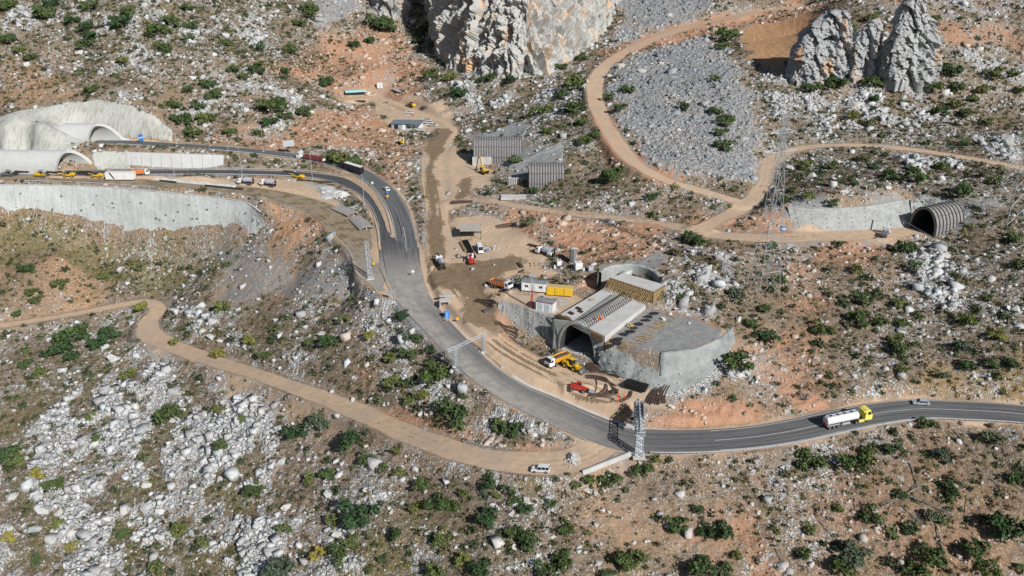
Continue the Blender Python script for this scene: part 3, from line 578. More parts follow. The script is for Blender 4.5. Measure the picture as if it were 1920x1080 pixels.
def asphalt(name, c1, c2, dust, dcol=(.36, .3, .24), wet=None):
    m, nt, b = newmat(name); N = NB(nt); p = N.pos()
    uv = N.node('ShaderNodeUVMap', uv_map='lane').outputs[0]; s = N.node('ShaderNodeSeparateXYZ'); N.L.new(uv, s.inputs[0])
    st = N.node('ShaderNodeMapping'); N.L.new(uv, st.inputs[0]); st.inputs['Scale'].default_value = (1.6, .035, 1)
    lane = N.noise(st.outputs[0], .8, 6, .75); n2 = N.noise(p, .25, 6, .6); n3 = N.noise(p, 3, 4, .7)
    c = N.mix(N.ramp(lane, .42, .58), tuple(x*1.15 for x in c1), c2); c = N.mix(N.ramp(n2, .5, .7, 0, .45), c, tuple(x*.7 for x in c1))
    dd = N.ramp(N.math('ADD', N.math('MULTIPLY', lane, .6), N.math('MULTIPLY', n2, .5)), .75-dust, 1.0-dust)
    c = N.mix(dd, c, dcol)
    if wet: c = N.mix(N.ramp(N.math('ADD', lane, N.math('MULTIPLY', N.math('SUBTRACT', n2, .5), .8)), wet[1], wet[1]+.1), c, wet[0])
    c = N.mix(N.ramp(n3, .6, .8, 0, .25), c, (.07, .07, .07))
    N.put(b.inputs['Base Color'], c); b.inputs['Roughness'].default_value = .85; b.inputs['Specular IOR Level'].default_value = .25
    N.L.new(N.bump(n3, .25, .05), b.inputs['Normal']); return m
A_FRESH = asphalt('dark_asphalt', (.082, .085, .09), (.05, .052, .057), -.12)
A_LOW = asphalt('worn_asphalt', (.135, .136, .137), (.088, .09, .094), -.02, (.24, .225, .2))
def _fade():
    nt = A_LOW.node_tree; N = NB(nt); b = [n for n in nt.nodes if n.type == 'BSDF_PRINCIPLED'][0]; src = b.inputs['Base Color'].links[0].from_socket
    s = N.node('ShaderNodeSeparateXYZ'); N.L.new(N.pos(), s.inputs[0]); uv = N.node('ShaderNodeSeparateXYZ'); N.L.new(N.node('ShaderNodeUVMap', uv_map='lane').outputs[0], uv.inputs[0])
    near = N.ramp(s.outputs[0], 45, 0); side = N.ramp(uv.outputs[0], -3.2, 2.2, .25, 1); f = N.math('MULTIPLY', near, N.math('MAXIMUM', side, N.ramp(s.outputs[1], 235, 262))); f = N.math('MULTIPLY', f, N.ramp(s.outputs[1], 292, 272))
    dust = N.mix(N.ramp(N.noise(N.pos(), .35, 5, .7), .35, .65), (.37, .345, .31), (.25, .24, .222)); N.L.new(N.mix(N.math('MULTIPLY', f, .78), src, dust), b.inputs['Base Color'])
_fade()
A_UP = asphalt('grey_asphalt', (.118, .12, .125), (.09, .092, .097), -.05, (.22, .2, .18))
A_MUD = asphalt('muddy_asphalt', (.23, .185, .125), (.28, .23, .165), .1, (.33, .27, .2), ((.155, .118, .07), .5))
for m_, y0, y1 in ((A_FRESH, 305, 268), (A_UP, 300, 266), (A_MUD, 305, 262)):
    nt = m_.node_tree; N = NB(nt); b = [n for n in nt.nodes if n.type == 'BSDF_PRINCIPLED'][0]; src = b.inputs['Base Color'].links[0].from_socket
    s = N.node('ShaderNodeSeparateXYZ'); N.L.new(N.pos(), s.inputs[0]); yy = N.math('ADD', s.outputs[1], N.math('MULTIPLY', N.noise(N.pos(), .12, 4, .6), 16))
    dust = N.mix(N.noise(N.pos(), .5, 5, .7), (.30, .285, .262), (.235, .228, .215)); N.L.new(N.mix(N.ramp(yy, y0+8, y1+8, 0, .85), src, dust), b.inputs['Base Color'])
PAINT = mat('road_paint', (.72, .72, .70), .7, var=.2, scale=3)
CONC = mat('concrete', (.47, .47, .455), .9, var=.13, scale=.35, col2=(.36, .355, .34), bump=.3, bscale=2)
ribbon('muddy_road', RL['muddy'], None, A_MUD, .012)
ribbon('asphalt_road_middle', RL['middle'], None, A_FRESH, .03)
ribbon('asphalt_road_upper', RL['upper'], None, A_UP, .04)
ribbon('asphalt_road_lower', RL['lower'], None, A_LOW, .05)
def sub(L, a, b): n_ = len(L); return L[int(a*n_):int(b*n_)]
def offs(L, t, dz=0.0):
    d = np.gradient(L[:, :2], axis=0); d /= np.linalg.norm(d, axis=1)[:, None]+1e-9
    q = L.copy(); q[:, 0] += -d[:, 1]*t; q[:, 1] += d[:, 0]*t; q[:, 2] += dz; return q
# painted lines
def lines(nm, L, off, wid, dz, dash=None):
    P = offs(L, off); vs = []; fs = []
    d = np.gradient(P[:, :2], axis=0); d /= np.linalg.norm(d, axis=1)[:, None]+1e-9
    for i in range(len(P)-1):
        if dash and (L[i, 4] % dash[0]) > dash[1]: continue
        k = len(vs)
        for j in (i, i+1):
            for s_ in (-1, 1): vs.append((P[j, 0]-d[j, 1]*wid/2*s_, P[j, 1]+d[j, 0]*wid/2*s_, P[j, 2]+dz))
        fs.append((k, k+1, k+3, k+2))
    o = mesh_obj(nm, vs, fs, PAINT); o['kind'] = 'structure'; return o
low = RL['lower']; nl = len(low)
lines('centre_line', low[:int(nl*.42)], 0, .16, .056)
lines('edge_line', low[:int(nl*.42)], 4.4, .15, .056); lines('edge_line', low[:int(nl*.42)], -4.4, .15, .056)
lines('edge_line', low[int(nl*.5):int(nl*.8)], -4.7, .12, .056)
up = RL['upper']; nu_ = len(up); lines('edge_line', up[int(nu_*.1):int(nu_*.95)], 3.7, .15, .046); lines('edge_line', up[int(nu_*.1):int(nu_*.95)], -3.7, .15, .046); lines('centre_line', up[int(nu_*.04):int(nu_*.16)], 0.2, .14, .046)
md = RL['middle']; lines('edge_line', md[int(len(md)*.2):], 3.6, .14, .036); lines('edge_line', md[int(len(md)*.2):], -3.6, .14, .036)
from mathutils import noise as MN
# ---------------------------------------------------------------- limestone
def rock_mat(name, base, warm, crack_scale=.25, warm_amt=.5, useattr=False):
    m, nt, b = newmat(name); N = NB(nt)
    p = N.node('ShaderNodeNewGeometry').outputs['Position']
    st = N.node('ShaderNodeMapping'); N.L.new(p, st.inputs[0]); st.inputs['Scale'].default_value = (1, 1, .35)
    n1 = N.noise(st.outputs[0], .12, 5, .6); n2 = N.noise(p, .9, 5, .7); n3 = N.noise(p, 4, 2, .7)
    c = N.mix(N.ramp(n2, .3, .7), base, tuple(x*.72 for x in base))
    c = N.mix(N.ramp(n1, .52, .68, 0, warm_amt), c, warm)
    c = N.mix(N.ramp(n3, .55, .8, 0, .5), c, tuple(x*.5 for x in base))
    if useattr:
        t = N.attr('tone').outputs['Color']; c = N.mix(1.0, c, t, 'MULTIPLY')
    else:
        r = N.node('ShaderNodeObjectInfo').outputs['Random']; c = N.mix(1.0, c, N.mix(r, (.85, .86, .88), (1.12, 1.08, 1.02)), 'MULTIPLY')
    N.put(b.inputs['Base Color'], c); b.inputs['Roughness'].default_value = .93; b.inputs['Specular IOR Level'].default_value = .12
    N.L.new(N.bump(N.math('ADD', n2, N.math('MULTIPLY', n3, .4)), .7, .5), b.inputs['Normal']); return m
ROCK = rock_mat('limestone', (.56, .575, .575), (.52, .40, .28), warm_amt=.25)
CLIFF = rock_mat('cliff_limestone', (.44, .455, .46), (.55, .37, .23), warm_amt=.9)
STONES = rock_mat('loose_stone', (.57, .595, .61), (.5, .38, .28), warm_amt=.15, useattr=True)

def ico(sub):
    bm = bmesh.new(); bmesh.ops.create_icosphere(bm, subdivisions=sub, radius=1); v = np.array([list(x.co) for x in bm.verts]); f = np.array([[q.index for q in x.verts] for x in bm.faces]); bm.free(); return v, f
I1 = ico(1); I2 = ico(3)
def rock_shape(base, seed, cuts=7, jit=.07, lo=.42, hi=.8):
    r = np.random.default_rng(seed); v = base.copy()
    for _ in range(cuts):       # chisel flat faces
        n_ = r.normal(size=3); n_ /= np.linalg.norm(n_); d = r.uniform(lo, hi); s = v@n_; m = s > d; v[m] -= np.outer(s[m]-d, n_)
    v *= 1+jit*r.normal(size=(len(v), 1)); return v*np.array([1, r.uniform(.6, .95), r.uniform(.5, .8)])
BOULDERS = [mesh_obj('boulder', rock_shape(I2[0], 100+i, 16, .01, .34, .62)*1.55, [tuple(f) for f in I2[1]], ROCK) for i in range(8)]
for o in BOULDERS: COL.objects.unlink(o)

LAND = [(190,245,'upper concrete tunnel mouth'),(60,300,'lower concrete tunnel tube'),(250,400,'long concrete retaining wall'),(320,300,'panelled retaining wall'),(655,318,'black semi truck'),(580,298,'truck with the red load'),(765,230,'grey flat-roofed site office'),(660,174,'turquoise shed'),(930,275,'left ribbed steel portal'),(1015,330,'right ribbed steel portal'),(905,322,'yellow excavator'),(880,440,'open-sided grey shed'),(940,538,'orange dump truck'),(1050,543,'yellow container'),(1075,482,'grey cylindrical silo'),(1150,590,'concrete tunnel roof slab'),(1090,640,'big tunnel mouth'),(1300,610,'grey gravel platform'),(1250,720,'shotcrete bulkhead'),(1085,728,'red telehandler'),(1197,800,'truss gantry over the road'),(1012,884,'white off-road car'),(1585,785,'tanker truck'),(1727,757,'grey hatchback'),(1430,450,'nearer lattice pylon'),(1900,360,'far right lattice pylon'),(1750,410,'right steel tunnel portal'),(1580,410,'long shotcrete wall'),(1540,100,'left rock spire'),(1710,90,'tall right rock spire'),(960,70,'grey rock cliff'),(1250,180,'grey scree slope'),(1460,90,'orange earth slope'),(300,570,'hairpin of the dirt track'),(450,680,'dirt track descent'),(700,785,'red bank over the dirt track'),(840,650,'thin sign gantry'),(1500,280,'upper dirt track bend'),(200,900,'white limestone outcrop'),(1440,1020,'red gully'),(1700,950,'fallen dead trees'),(560,540,'grey gravel spill'),(1120,170,'climbing red dirt road'),(450,60,'scrubby hillside'),(100,150,'bare tan terraces'),(1900,60,'upper right hillside'),(1080,1040,'bare patch at the bottom edge'),(740,960,'scrub below the dirt track'),(1800,600,'scrubby right-hand slope'),(1500,620,'reddish slope under the pylon')]
USED = {}
def where(px, py):
    d = sorted((math.hypot(a-px, (b-py)*1.3), a, b, t) for a, b, t in LAND)
    def dirn(a, b):
        dx, dy = px-a, py-b; s = ''
        if abs(dy) > .35*abs(dx): s = 'above' if dy < 0 else 'below'
        if abs(dx) > .35*abs(dy): s += (' and ' if s else '')+('left' if dx < 0 else 'right')
        return s+' of' if s.endswith(('left', 'right')) else s
    return d, dirn
def unique(head, px, py):
    d, dirn = where(px, py); r = d[0][0]
    far = 'close' if r < 40 else ('' if r < 90 else 'well')
    opts = ['%s %s the %s' % (head, dirn(d[0][1], d[0][2]), d[0][3]),
            '%s %s %s the %s' % (head, far, dirn(d[0][1], d[0][2]), d[0][3]) if far else None,
            '%s %s the %s, %s the %s' % (head, dirn(d[0][1], d[0][2]), d[0][3], 'towards' if r > 30 else 'facing', d[1][3]),
            '%s between the %s and the %s' % (head, d[0][3], d[1][3]),
            '%s between the %s and the %s' % (head, d[0][3], d[2][3]),
            '%s %s the %s' % (head, dirn(d[1][1], d[1][2]), d[1][3]),
            '%s %s the %s' % (head, dirn(d[2][1], d[2][2]), d[2][3])]
    for o_ in opts:
        if o_:
            o_ = ' '.join(o_.split()); 
            if o_ not in USED and len(o_.split()) <= 16: USED[o_] = 1; return o_
    for k in range(2, 9):
        for o_ in opts:
            if o_:
                w_ = ('second third fourth fifth sixth seventh eighth'.split()[k-2]+' '+' '.join(o_.split()))
                if w_ not in USED and len(w_.split()) <= 16: USED[w_] = 1; return w_
    return ' '.join(opts[0].split())
def proj(p):
    y = p[1]; z = p[2]-CH; zc = y*CP-z*SP; yc = y*SP+z*CP
    return 960+F*p[0]/zc, 540-F*yc/zc, zc

BL = "603,627,30;215,675,24;327,787,24;460,650,18;395,632,26;378,622,20;414,640,20;430,608,14;620,1015,34;636,1004,22;530,867,26;547,907,14;540,950,26;617,927,28;272,953,36;300,960,22;23,933,34;72,993,30;110,965,26;85,960,24;200,1073,30;173,1030,24;277,910,30;360,1000,18;393,1053,16;300,1010,18;120,830,14;455,905,14;488,950,14;778,880,20;873,898,15;960,963,17;969,967,14;850,1000,20;963,1027,20;933,1035,14;1037,1007,15;1086,1025,16;1127,1020,12;1122,1057,22;1253,987,22;1117,923,18;1100,920,16;1130,918,14;1028,933,16;1027,958,18;730,953,14;734,960,12;687,837,20;662,748,16;698,748,18;1075,1067,14;873,1025,15;857,1025,14;687,920,18;1532,530,13;1483,855,10;1843,572,18;1903,583,28;1890,578,20;1907,612,16;1797,628,12;1777,620,9;1913,647,12;1778,670,10;1487,318,22;1525,332,22;1585,361,20;1592,368,14;1639,350,15;1665,353,24;1765,335,22;1573,304,18;1890,270,38;1836,264,30;1896,295,28;1870,290,22;1850,280,20;1522,206,28;1606,200,34;1657,207,26;1649,221,20;1590,230,20;1568,238,20;1580,240,18;1602,236,16;1527,233,14;1573,181,16;1717,184,14;1663,141,20;1565,257,16;1790,244,10;1671,255,12;1388,62,16;1255,31,20;1205,135,22;1240,120,18;1323,199,12;1273,245,14;1096,151,12;1086,133,18;148,100,24;120,80,14;455,68,24;477,142,18;342,53,18;352,23,14;272,128,16;363,118,14;212,118,14;412,142,13;422,67,18;437,68,12;1262,764,16;1322,732,20;1300,744,12;1730,470,22;1745,490,24;1760,500,26;1770,480,24;1752,520,20;1772,540,18;1735,505,20;1780,560,16;1718,458,14;1660,63,16;1650,58,12;1665,66,14;1655,72,14;1246,600,12;1256,590,14;1268,580,12;1290,590,12;1300,560,14;1310,580,12;1292,606,10;700,650,12;735,600,12;720,760,14;790,775,14;910,790,16;930,782,12"
def add_boulder(px, py, s, k):
    p = T(px, py); zc = proj(p)[2]; r = s/F*zc/2*.92
    o = BOULDERS[k % 8].copy(); COL.objects.link(o)
    o.location = p+Vector((0, 0, r*.12)); o.scale = (r, r, r*random.uniform(.7, 1.0)); o.rotation_euler = (random.uniform(-.3, .3), random.uniform(-.3, .3), random.uniform(0, 6.3))
    red = float(bil(MK['red'], np.array(p.x), np.array(p.y)))
    sz = 'big' if r > 1.9 else ('mid-sized' if r > 1.1 else 'small')
    tag(o, unique('%s pale limestone boulder' % sz, px, py), 'boulder', 'limestone boulders lying on the slopes'); return o
nb = 0
for s in BL.split(';'):
    a, b_, c = map(float, s.split(',')); add_boulder(a, b_, c, nb); nb += 1
RKV = rough*np.clip(MK['rock']+MK['scree']*.5, 0, 1)
tries = 0
while nb < 298 and tries < 6000:
    tries += 1; px = random.uniform(5, 1915); py = random.uniform(5, 1075); p = T(px, py)
    if float(bil(RKV, np.array(p.x), np.array(p.y))) < random.uniform(.35, 1.2): continue
    zc = proj(p)[2]; add_boulder(px, py, random.uniform(1.3, 2.5)*F/zc*(1.2 if random.random() < .15 else 1), nb); nb += 1

# loose stones: nobody could count them
def sample(nn, weight, ymax=760, seed=1):
    r = np.random.default_rng(seed); out = []
    got = 0
    while got < nn:
        y = np.sqrt(r.uniform(Y0**2, ymax**2, 60000)); x = r.uniform(-UM*.92, UM*.92, 60000)*y
        w_ = bil(weight, x, y)*np.clip(1.3-y/900, .3, 1); m = r.random(60000) < w_
        out.append(np.stack([x[m], y[m]], 1)); got += m.sum()
    return np.concatenate(out)[:nn]
def scatter_mesh(name, pts, size, V, Fc, m, tone, sink=.2, label=None, cat=None, tilt=.5, seed=3, smooth=False):
    """one mesh of many small pieces: V is a list of shape variants sharing the faces Fc"""
    r = np.random.default_rng(seed); nn = len(pts); nv = V[0].shape[0]
    z = bil(GZ, pts[:, 0], pts[:, 1]); a = r.uniform(0, 6.283, nn); ca, sa = np.cos(a), np.sin(a)
    pick = r.integers(0, len(V), nn); VV = np.stack(V)[pick]
    X = VV[..., 0]*ca[:, None]-VV[..., 1]*sa[:, None]; Y = VV[..., 0]*sa[:, None]+VV[..., 1]*ca[:, None]; Z = VV[..., 2]+X*r.uniform(-tilt, tilt, (nn, 1))
    co = np.stack([X*size[:, None]+pts[:, :1], Y*size[:, None]+pts[:, 1:2], (Z+sink)*size[:, None]+z[:, None]], 2).reshape(-1, 3)
    fa = (Fc[None]+(np.arange(nn)*nv)[:, None, None]).reshape(-1, Fc.shape[1]); k = Fc.shape[1]
    me = bpy.data.meshes.new(name); me.vertices.add(len(co)); me.vertices.foreach_set('co', co.ravel())
    me.loops.add(fa.size); me.loops.foreach_set('vertex_index', fa.ravel().astype(np.int32))
    me.polygons.add(len(fa)); me.polygons.foreach_set('loop_start', np.arange(0, fa.size, k, dtype=np.int32)); me.polygons.foreach_set('loop_total', np.full(len(fa), k, np.int32)); me.update()
    at = me.color_attributes.new('tone', 'FLOAT_COLOR', 'POINT'); tn = np.ones((nn, nv, 4), np.float32); tn[:, :, :3] = tone[:, None, :]; at.data.foreach_set('color', tn.ravel())
    me.materials.append(m); o = bpy.data.objects.new(name, me); COL.objects.link(o)
    tag(o, label, cat, kind='stuff'); return o
def block(seed):
    r = np.random.default_rng(seed); v = np.array([(x, y, z) for z in (-.5, .5) for x, y in ((-1, -1), (1, -1), (1, 1), (-1, 1))], float)*np.array([.8, r.uniform(.4, .8), 1])
    v[:, 2] *= r.uniform(.7, 1.3); v[4:, :2] *= r.uniform(.55, 1.0); return v+r.uniform(-.26, .26, (8, 3))
RV = [block(300+i) for i in range(40)]; BF = np.array([(3, 2, 1, 0), (4, 5, 6, 7), (0, 1, 5, 4), (1, 2, 6, 5), (2, 3, 7, 6), (3, 0, 4, 7)])
r_ = np.random.default_rng(5)
wgt = np.clip(rough*(1-MK['orange']*.9)*(.04+MK['rock']**1.6*.62+MK['scree']*.8+MK['red']*.12), 0, 1)
pts = sample(68000, wgt, 740, 2); nn = len(pts)
size = np.clip(.25*np.exp(r_.normal(0, .68, nn))*(.8+pts[:, 1]/700)*(1+.55*(bil(MK['rock'], pts[:, 0], pts[:, 1]) > .75)), .12, 2.4)
scr = bil(MK['scree'], pts[:, 0], pts[:, 1]); rd = bil(MK['red'], pts[:, 0], pts[:, 1])
tone = np.ones((nn, 3))*r_.uniform(.7, 1.15, (nn, 1)); tone *= 1-scr[:, None]*np.array([.36, .34, .31]); pn = fbm(pts[:, 0], pts[:, 1], 22, 3, 83); tone *= 1+.22*(pn*scr)[:, None]; tone = tone*(1-(np.clip(pn+.15, 0, 1)*scr)[:, None]*np.array([0, .12, .24])); wm = np.clip(rd*1.2+r_.random(nn)*.35-.1, 0, 1)[:, None]*(1-scr[:, None]); tone *= 1-wm*np.array([0, .2, .36])
size = size*(1-.35*(scr > .5))*(1+1.1*((scr > .5) & (r_.random(nn) < .06))); scatter_mesh('loose_stones', pts, size, RV, BF, STONES, tone, -.02, 'pale loose limestone rubble scattered over all the slopes', 'rubble')

# ---------------------------------------------------------------- the cliff
def facets(x, y, z, sc, seed=0.0, amp=1.0, tilt=.55):
    """displacement of flat, randomly tilted rock faces with joints between them"""
    q = Vector((x/sc+seed, y/sc, z/sc)); dist, pt = MN.voronoi(q); f = pt[0]
    a = MN.cell(f*7.3+Vector((.5, .5, .5))); b_ = MN.cell(f*5.1+Vector((9.5, 1.5, 3.5))); c = MN.cell(f*3.7+Vector((2.5, 7.5, 5.5))); e = q-f
    return sc*.42*((a-.5)*amp+(e.x*(b_-.5)+e.z*(c-.5)+e.y*(a-.5))*tilt*2)-max(0, .10-(dist[1]-dist[0]))*sc*.9
def cliff_mesh(name, foot, hts, backs, m, rows=70, depth=50, seed=0, amp=3.2):
    P = catmull([list(T(a, b))+[h, k] for (a, b), h, k in zip(foot, hts, backs)], .9)
    n_ = len(P); d = np.gradient(P[:, :2], axis=0); d = np.array([np.convolve(np.pad(d[:, k], 12, 'edge'), np.ones(25)/25, 'valid') for k in (0, 1)]).T
    d /= np.linalg.norm(d, axis=1)[:, None]; nr = np.stack([d[:, 1], -d[:, 0]], 1)       # towards the viewer for a line drawn left to right
    vs = []; 
    for j in range(rows+12):
        t = j/rows
        for i in range(n_):
            h, k = P[i, 3], P[i, 4]
            if t <= 1: bk = k*t**1.25; zz = P[i, 2]-3+(h+3)*t
            else: bk = k+(t-1)*depth*8; zz = P[i, 2]+h-(t-1)*h*(0 if t < 1.05 else 5)
            x = P[i, 0]-nr[i, 0]*bk; y = P[i, 1]-nr[i, 1]*bk
            s = i*.9; q = Vector((x*.06+seed, y*.06, zz*.022))
            rib = 1-abs(MN.noise(q))*2.4; rib2 = 1-abs(MN.noise(Vector((x*.17, y*.17+seed, zz*.06))))*2; fine = MN.fractal(Vector((x*.35, y*.35, zz*.3)), .8, 2.1, 4)
            slot = max(0, abs(MN.noise(Vector((x*.11-5, y*.11, zz*.03+seed))))*-9+1.0)
            fine = fine*.5; dd = (rib*amp*.6+facets(x, y*1.4, zz*.45, 9, seed, .55)+facets(x, y, zz*.6, 3.6, seed+3, .6)+facets(x, y, zz*.8, 1.6, seed+8, .5)+fine-slot*amp*1.5)*min(1, .3+t*3)*(1 if t < 1.1 else .2)
            sl = math.hypot(P[i, 3], k*1.2); ch_, cv_ = P[i, 3]/sl, k*1.2/sl; vs.append((x+nr[i, 0]*dd*ch_, y+nr[i, 1]*dd*ch_, zz+fine*.5+(dd*cv_ if t <= 1.02 else 0)))
    fs = [(j*n_+i, j*n_+i+1, (j+1)*n_+i+1, (j+1)*n_+i) for j in range(rows+11) for i in range(n_-1)]
    o = mesh_obj(name, vs, fs, m); tag(o, kind='structure'); return o
cliff_mesh('rock_cliff', [(786,-14),(800,40),(806,85),(826,118),(850,136),(900,146),(960,150),(1000,148),(1040,134),(1085,108),(1120,84),(1146,52),(1160,10),(1175,-20)], [60,66,64,60,58,56,56,54,50,44,36,26,18,10], [14,16,16,18,20,26,32,36,40,42,40,34,26,16], CLIFF)
cliff_mesh('rock_cliff', [(672,-20),(692,8),(715,34),(742,38),(768,26),(782,-10)], [30,40,44,44,40,36], [10,12,14,14,14,12], CLIFF, rows=44, depth=20, seed=9, amp=1.8)

def spire(name, prof, depthf, label, seed, lean=.15):
    """prof: (row, left column, right column) from foot to tip, read off the photograph"""
    p0 = T((prof[0][1]+prof[0][2])/2, prof[0][0]); zc = proj(p0)[2]; K = zc/F; vs = []; rows = 90; seg = 120
    ys_ = [q[0] for q in prof][::-1]; ls = [q[1] for q in prof][::-1]; rs = [q[2] for q in prof][::-1]
    y0 = prof[0][0]; y1 = prof[-1][0]
    for j in range(rows+1):
        t = j/rows; yy = y0+(y1-y0)*t; l = np.interp(yy, ys_, ls); r = np.interp(yy, ys_, rs); l, r = l-(r-l)*.05, r+(r-l)*.05
        cx = ((l+r)/2-960)*K; hw = (r-l)/2*K; z = (y0-yy)*K/CP*1.02
        for i in range(seg):
            a = 6.2832*i/seg; ca, sa = math.cos(a), math.sin(a)
            sq = (abs(ca)**3+abs(sa)**3)**(-1/3)
            x = cx+hw*ca*sq*.95; y = hw*depthf*sa*sq+z*lean+.35*hw*depthf
            dd = facets(x, y, z*.5, 8, seed, .35, .35)+facets(x, y, z*.8, 3.4, seed+2, .5)+facets(x, y, z, 1.5, seed+5, .45)+MN.noise(Vector((x*.12+seed, y*.12, z*.06)))*2.2
            dd *= min(1, hw/8)
            vs.append((x+ca*dd*.6, y+sa*dd, z-4+(4 if j else 0)+MN.noise(Vector((x*.15, y*.15, seed)))*2.2*t))
    fs = [(j*seg+i, j*seg+(i+1) % seg, (j+1)*seg+(i+1) % seg, (j+1)*seg+i) for j in range(rows) for i in range(seg)]+[tuple(rows*seg+i for i in range(seg))]
    o = mesh_obj(name, [(v[0]-p0.x, v[1], v[2]) for v in vs], fs, CLIFF, loc=p0); tag(o, label, 'rock outcrop', 'free-standing limestone crags'); return o
spire('rock_spire', [(152,1482,1589),(120,1486,1590),(95,1494,1589),(81,1500,1588),(65,1516,1586),(54,1530,1585),(46,1545,1582),(40,1553,1577)], .7, 'left limestone crag with orange stained face and dark shadowed left side', 3)
spire('rock_spire', [(146,1590,1649),(125,1590,1649),(103,1590,1648),(85,1594,1647),(70,1604,1646),(60,1616,1643),(54,1624,1638)], .7, 'lower broken crag standing between the two larger rock spires', 12)
spire('rock_spire', [(152,1655,1754),(125,1656,1756),(108,1658,1756),(90,1664,1755),(76,1670,1753),(62,1671,1745),(50,1672,1732),(40,1675,1722),(26,1681,1721),(16,1688,1714)], .7, 'tallest right-hand limestone crag with a narrow knobbed top', 25)
# ---------------------------------------------------------------- shrubs and ground cover
def leaf_mat(name, c1, c2, attr=False):
    m, nt, b = newmat(name); N = NB(nt); p = N.node('ShaderNodeNewGeometry').outputs
    n1 = N.noise(p['Position'], 1.1, 2, .6); c = N.mix(N.ramp(n1, .35, .65), c1, c2)
    c = N.mix(N.math('MULTIPLY', p['Random Per Island'], .6), c, tuple(x*1.7 for x in c2))
    if attr: c = N.mix(1.0, c, N.attr('tone').outputs['Color'], 'MULTIPLY')
    else: c = N.mix(1.0, c, N.mix(N.node('ShaderNodeObjectInfo').outputs['Random'], (.65, .78, .8), (1.45, 1.2, .95)), 'MULTIPLY')
    N.put(b.inputs['Base Color'], c); b.inputs['Roughness'].default_value = .7; b.inputs['Specular IOR Level'].default_value = .2; return m
LEAF = {'d': leaf_mat('oak_leaves', (.035, .062, .024), (.05, .085, .034)), 'm': leaf_mat('scrub_leaves', (.062, .09, .033), (.085, .115, .045)),
        'y': leaf_mat('yellow_green_leaves', (.12, .135, .035), (.16, .165, .05)), 'b': leaf_mat('juniper_leaves', (.05, .078, .05), (.075, .1, .07))}
BARK = mat('bark', (.16, .13, .10), .9, scale=4)
def crown_mesh(seed, mtl, nl=620, lobes=9):
    r = np.random.default_rng(seed); C = [(0, 0, .5, .62)]
    for i in range(lobes):
        a = r.uniform(0, 6.28); d = r.uniform(.3, .85); C.append((math.cos(a)*d, math.sin(a)*d, r.uniform(.2, .9), r.uniform(.16, .42)))
    vs = []; fs = []
    for k in range(nl):
        cx, cy, cz, R = C[r.integers(0, len(C))]; n_ = r.normal(size=3); n_ /= np.linalg.norm(n_)
        if n_[2] < -.3: n_[2] *= -1
        p = np.array([cx, cy, cz])+n_*R*(r.uniform(.7, 1.1) if r.random() > .14 else r.uniform(1.1, 1.45)); p[2] = max(p[2]*.82, .04)
        t = np.cross(n_+r.normal(size=3)*.55, r.normal(size=3)); t /= np.linalg.norm(t)+1e-6; u = np.cross(t, n_+r.normal(size=3)*.5); u /= np.linalg.norm(u)+1e-6
        s = r.uniform(.07, .14); i0 = len(vs)
        vs += [p-t*s, p-u*s*.7, p+t*s, p+u*s*.7+n_*s*.4]; fs.append((i0, i0+1, i0+2, i0+3))
    me = bpy.data.meshes.new('foliage'); me.from_pydata([tuple(v) for v in vs], [], fs); me.materials.append(mtl); me.update(); return me
def stem_mesh(seed):
    r = random.Random(seed); vs = []; fs = []
    def limb(a, b, r0, r1):
        i0 = len(vs); d = (b-a).normalized(); u = d.orthogonal().normalized(); v = d.cross(u)
        for c, rr in ((a, r0), (b, r1)):
            for k in range(5): t = 6.283*k/5; vs.append(c+u*math.cos(t)*rr+v*math.sin(t)*rr)
        for k in range(5): fs.append((i0+k, i0+(k+1) % 5, i0+5+(k+1) % 5, i0+5+k))
    top = Vector((r.uniform(-.05, .05), r.uniform(-.05, .05), .3)); limb(Vector((0, 0, -.12)), top, .06, .045)
    for k in range(5):
        a = r.uniform(0, 6.28); limb(top, top+Vector((math.cos(a)*.45, math.sin(a)*.45, r.uniform(.15, .45))), .035, .012)
    me = bpy.data.meshes.new('stem'); me.from_pydata(vs, [], fs); me.materials.append(BARK); me.update(); return me
CROWN = {t: [crown_mesh(50+i*7+ord(t), LEAF[t]) for i in range(5)] for t in LEAF}; STEM = [stem_mesh(i) for i in range(3)]
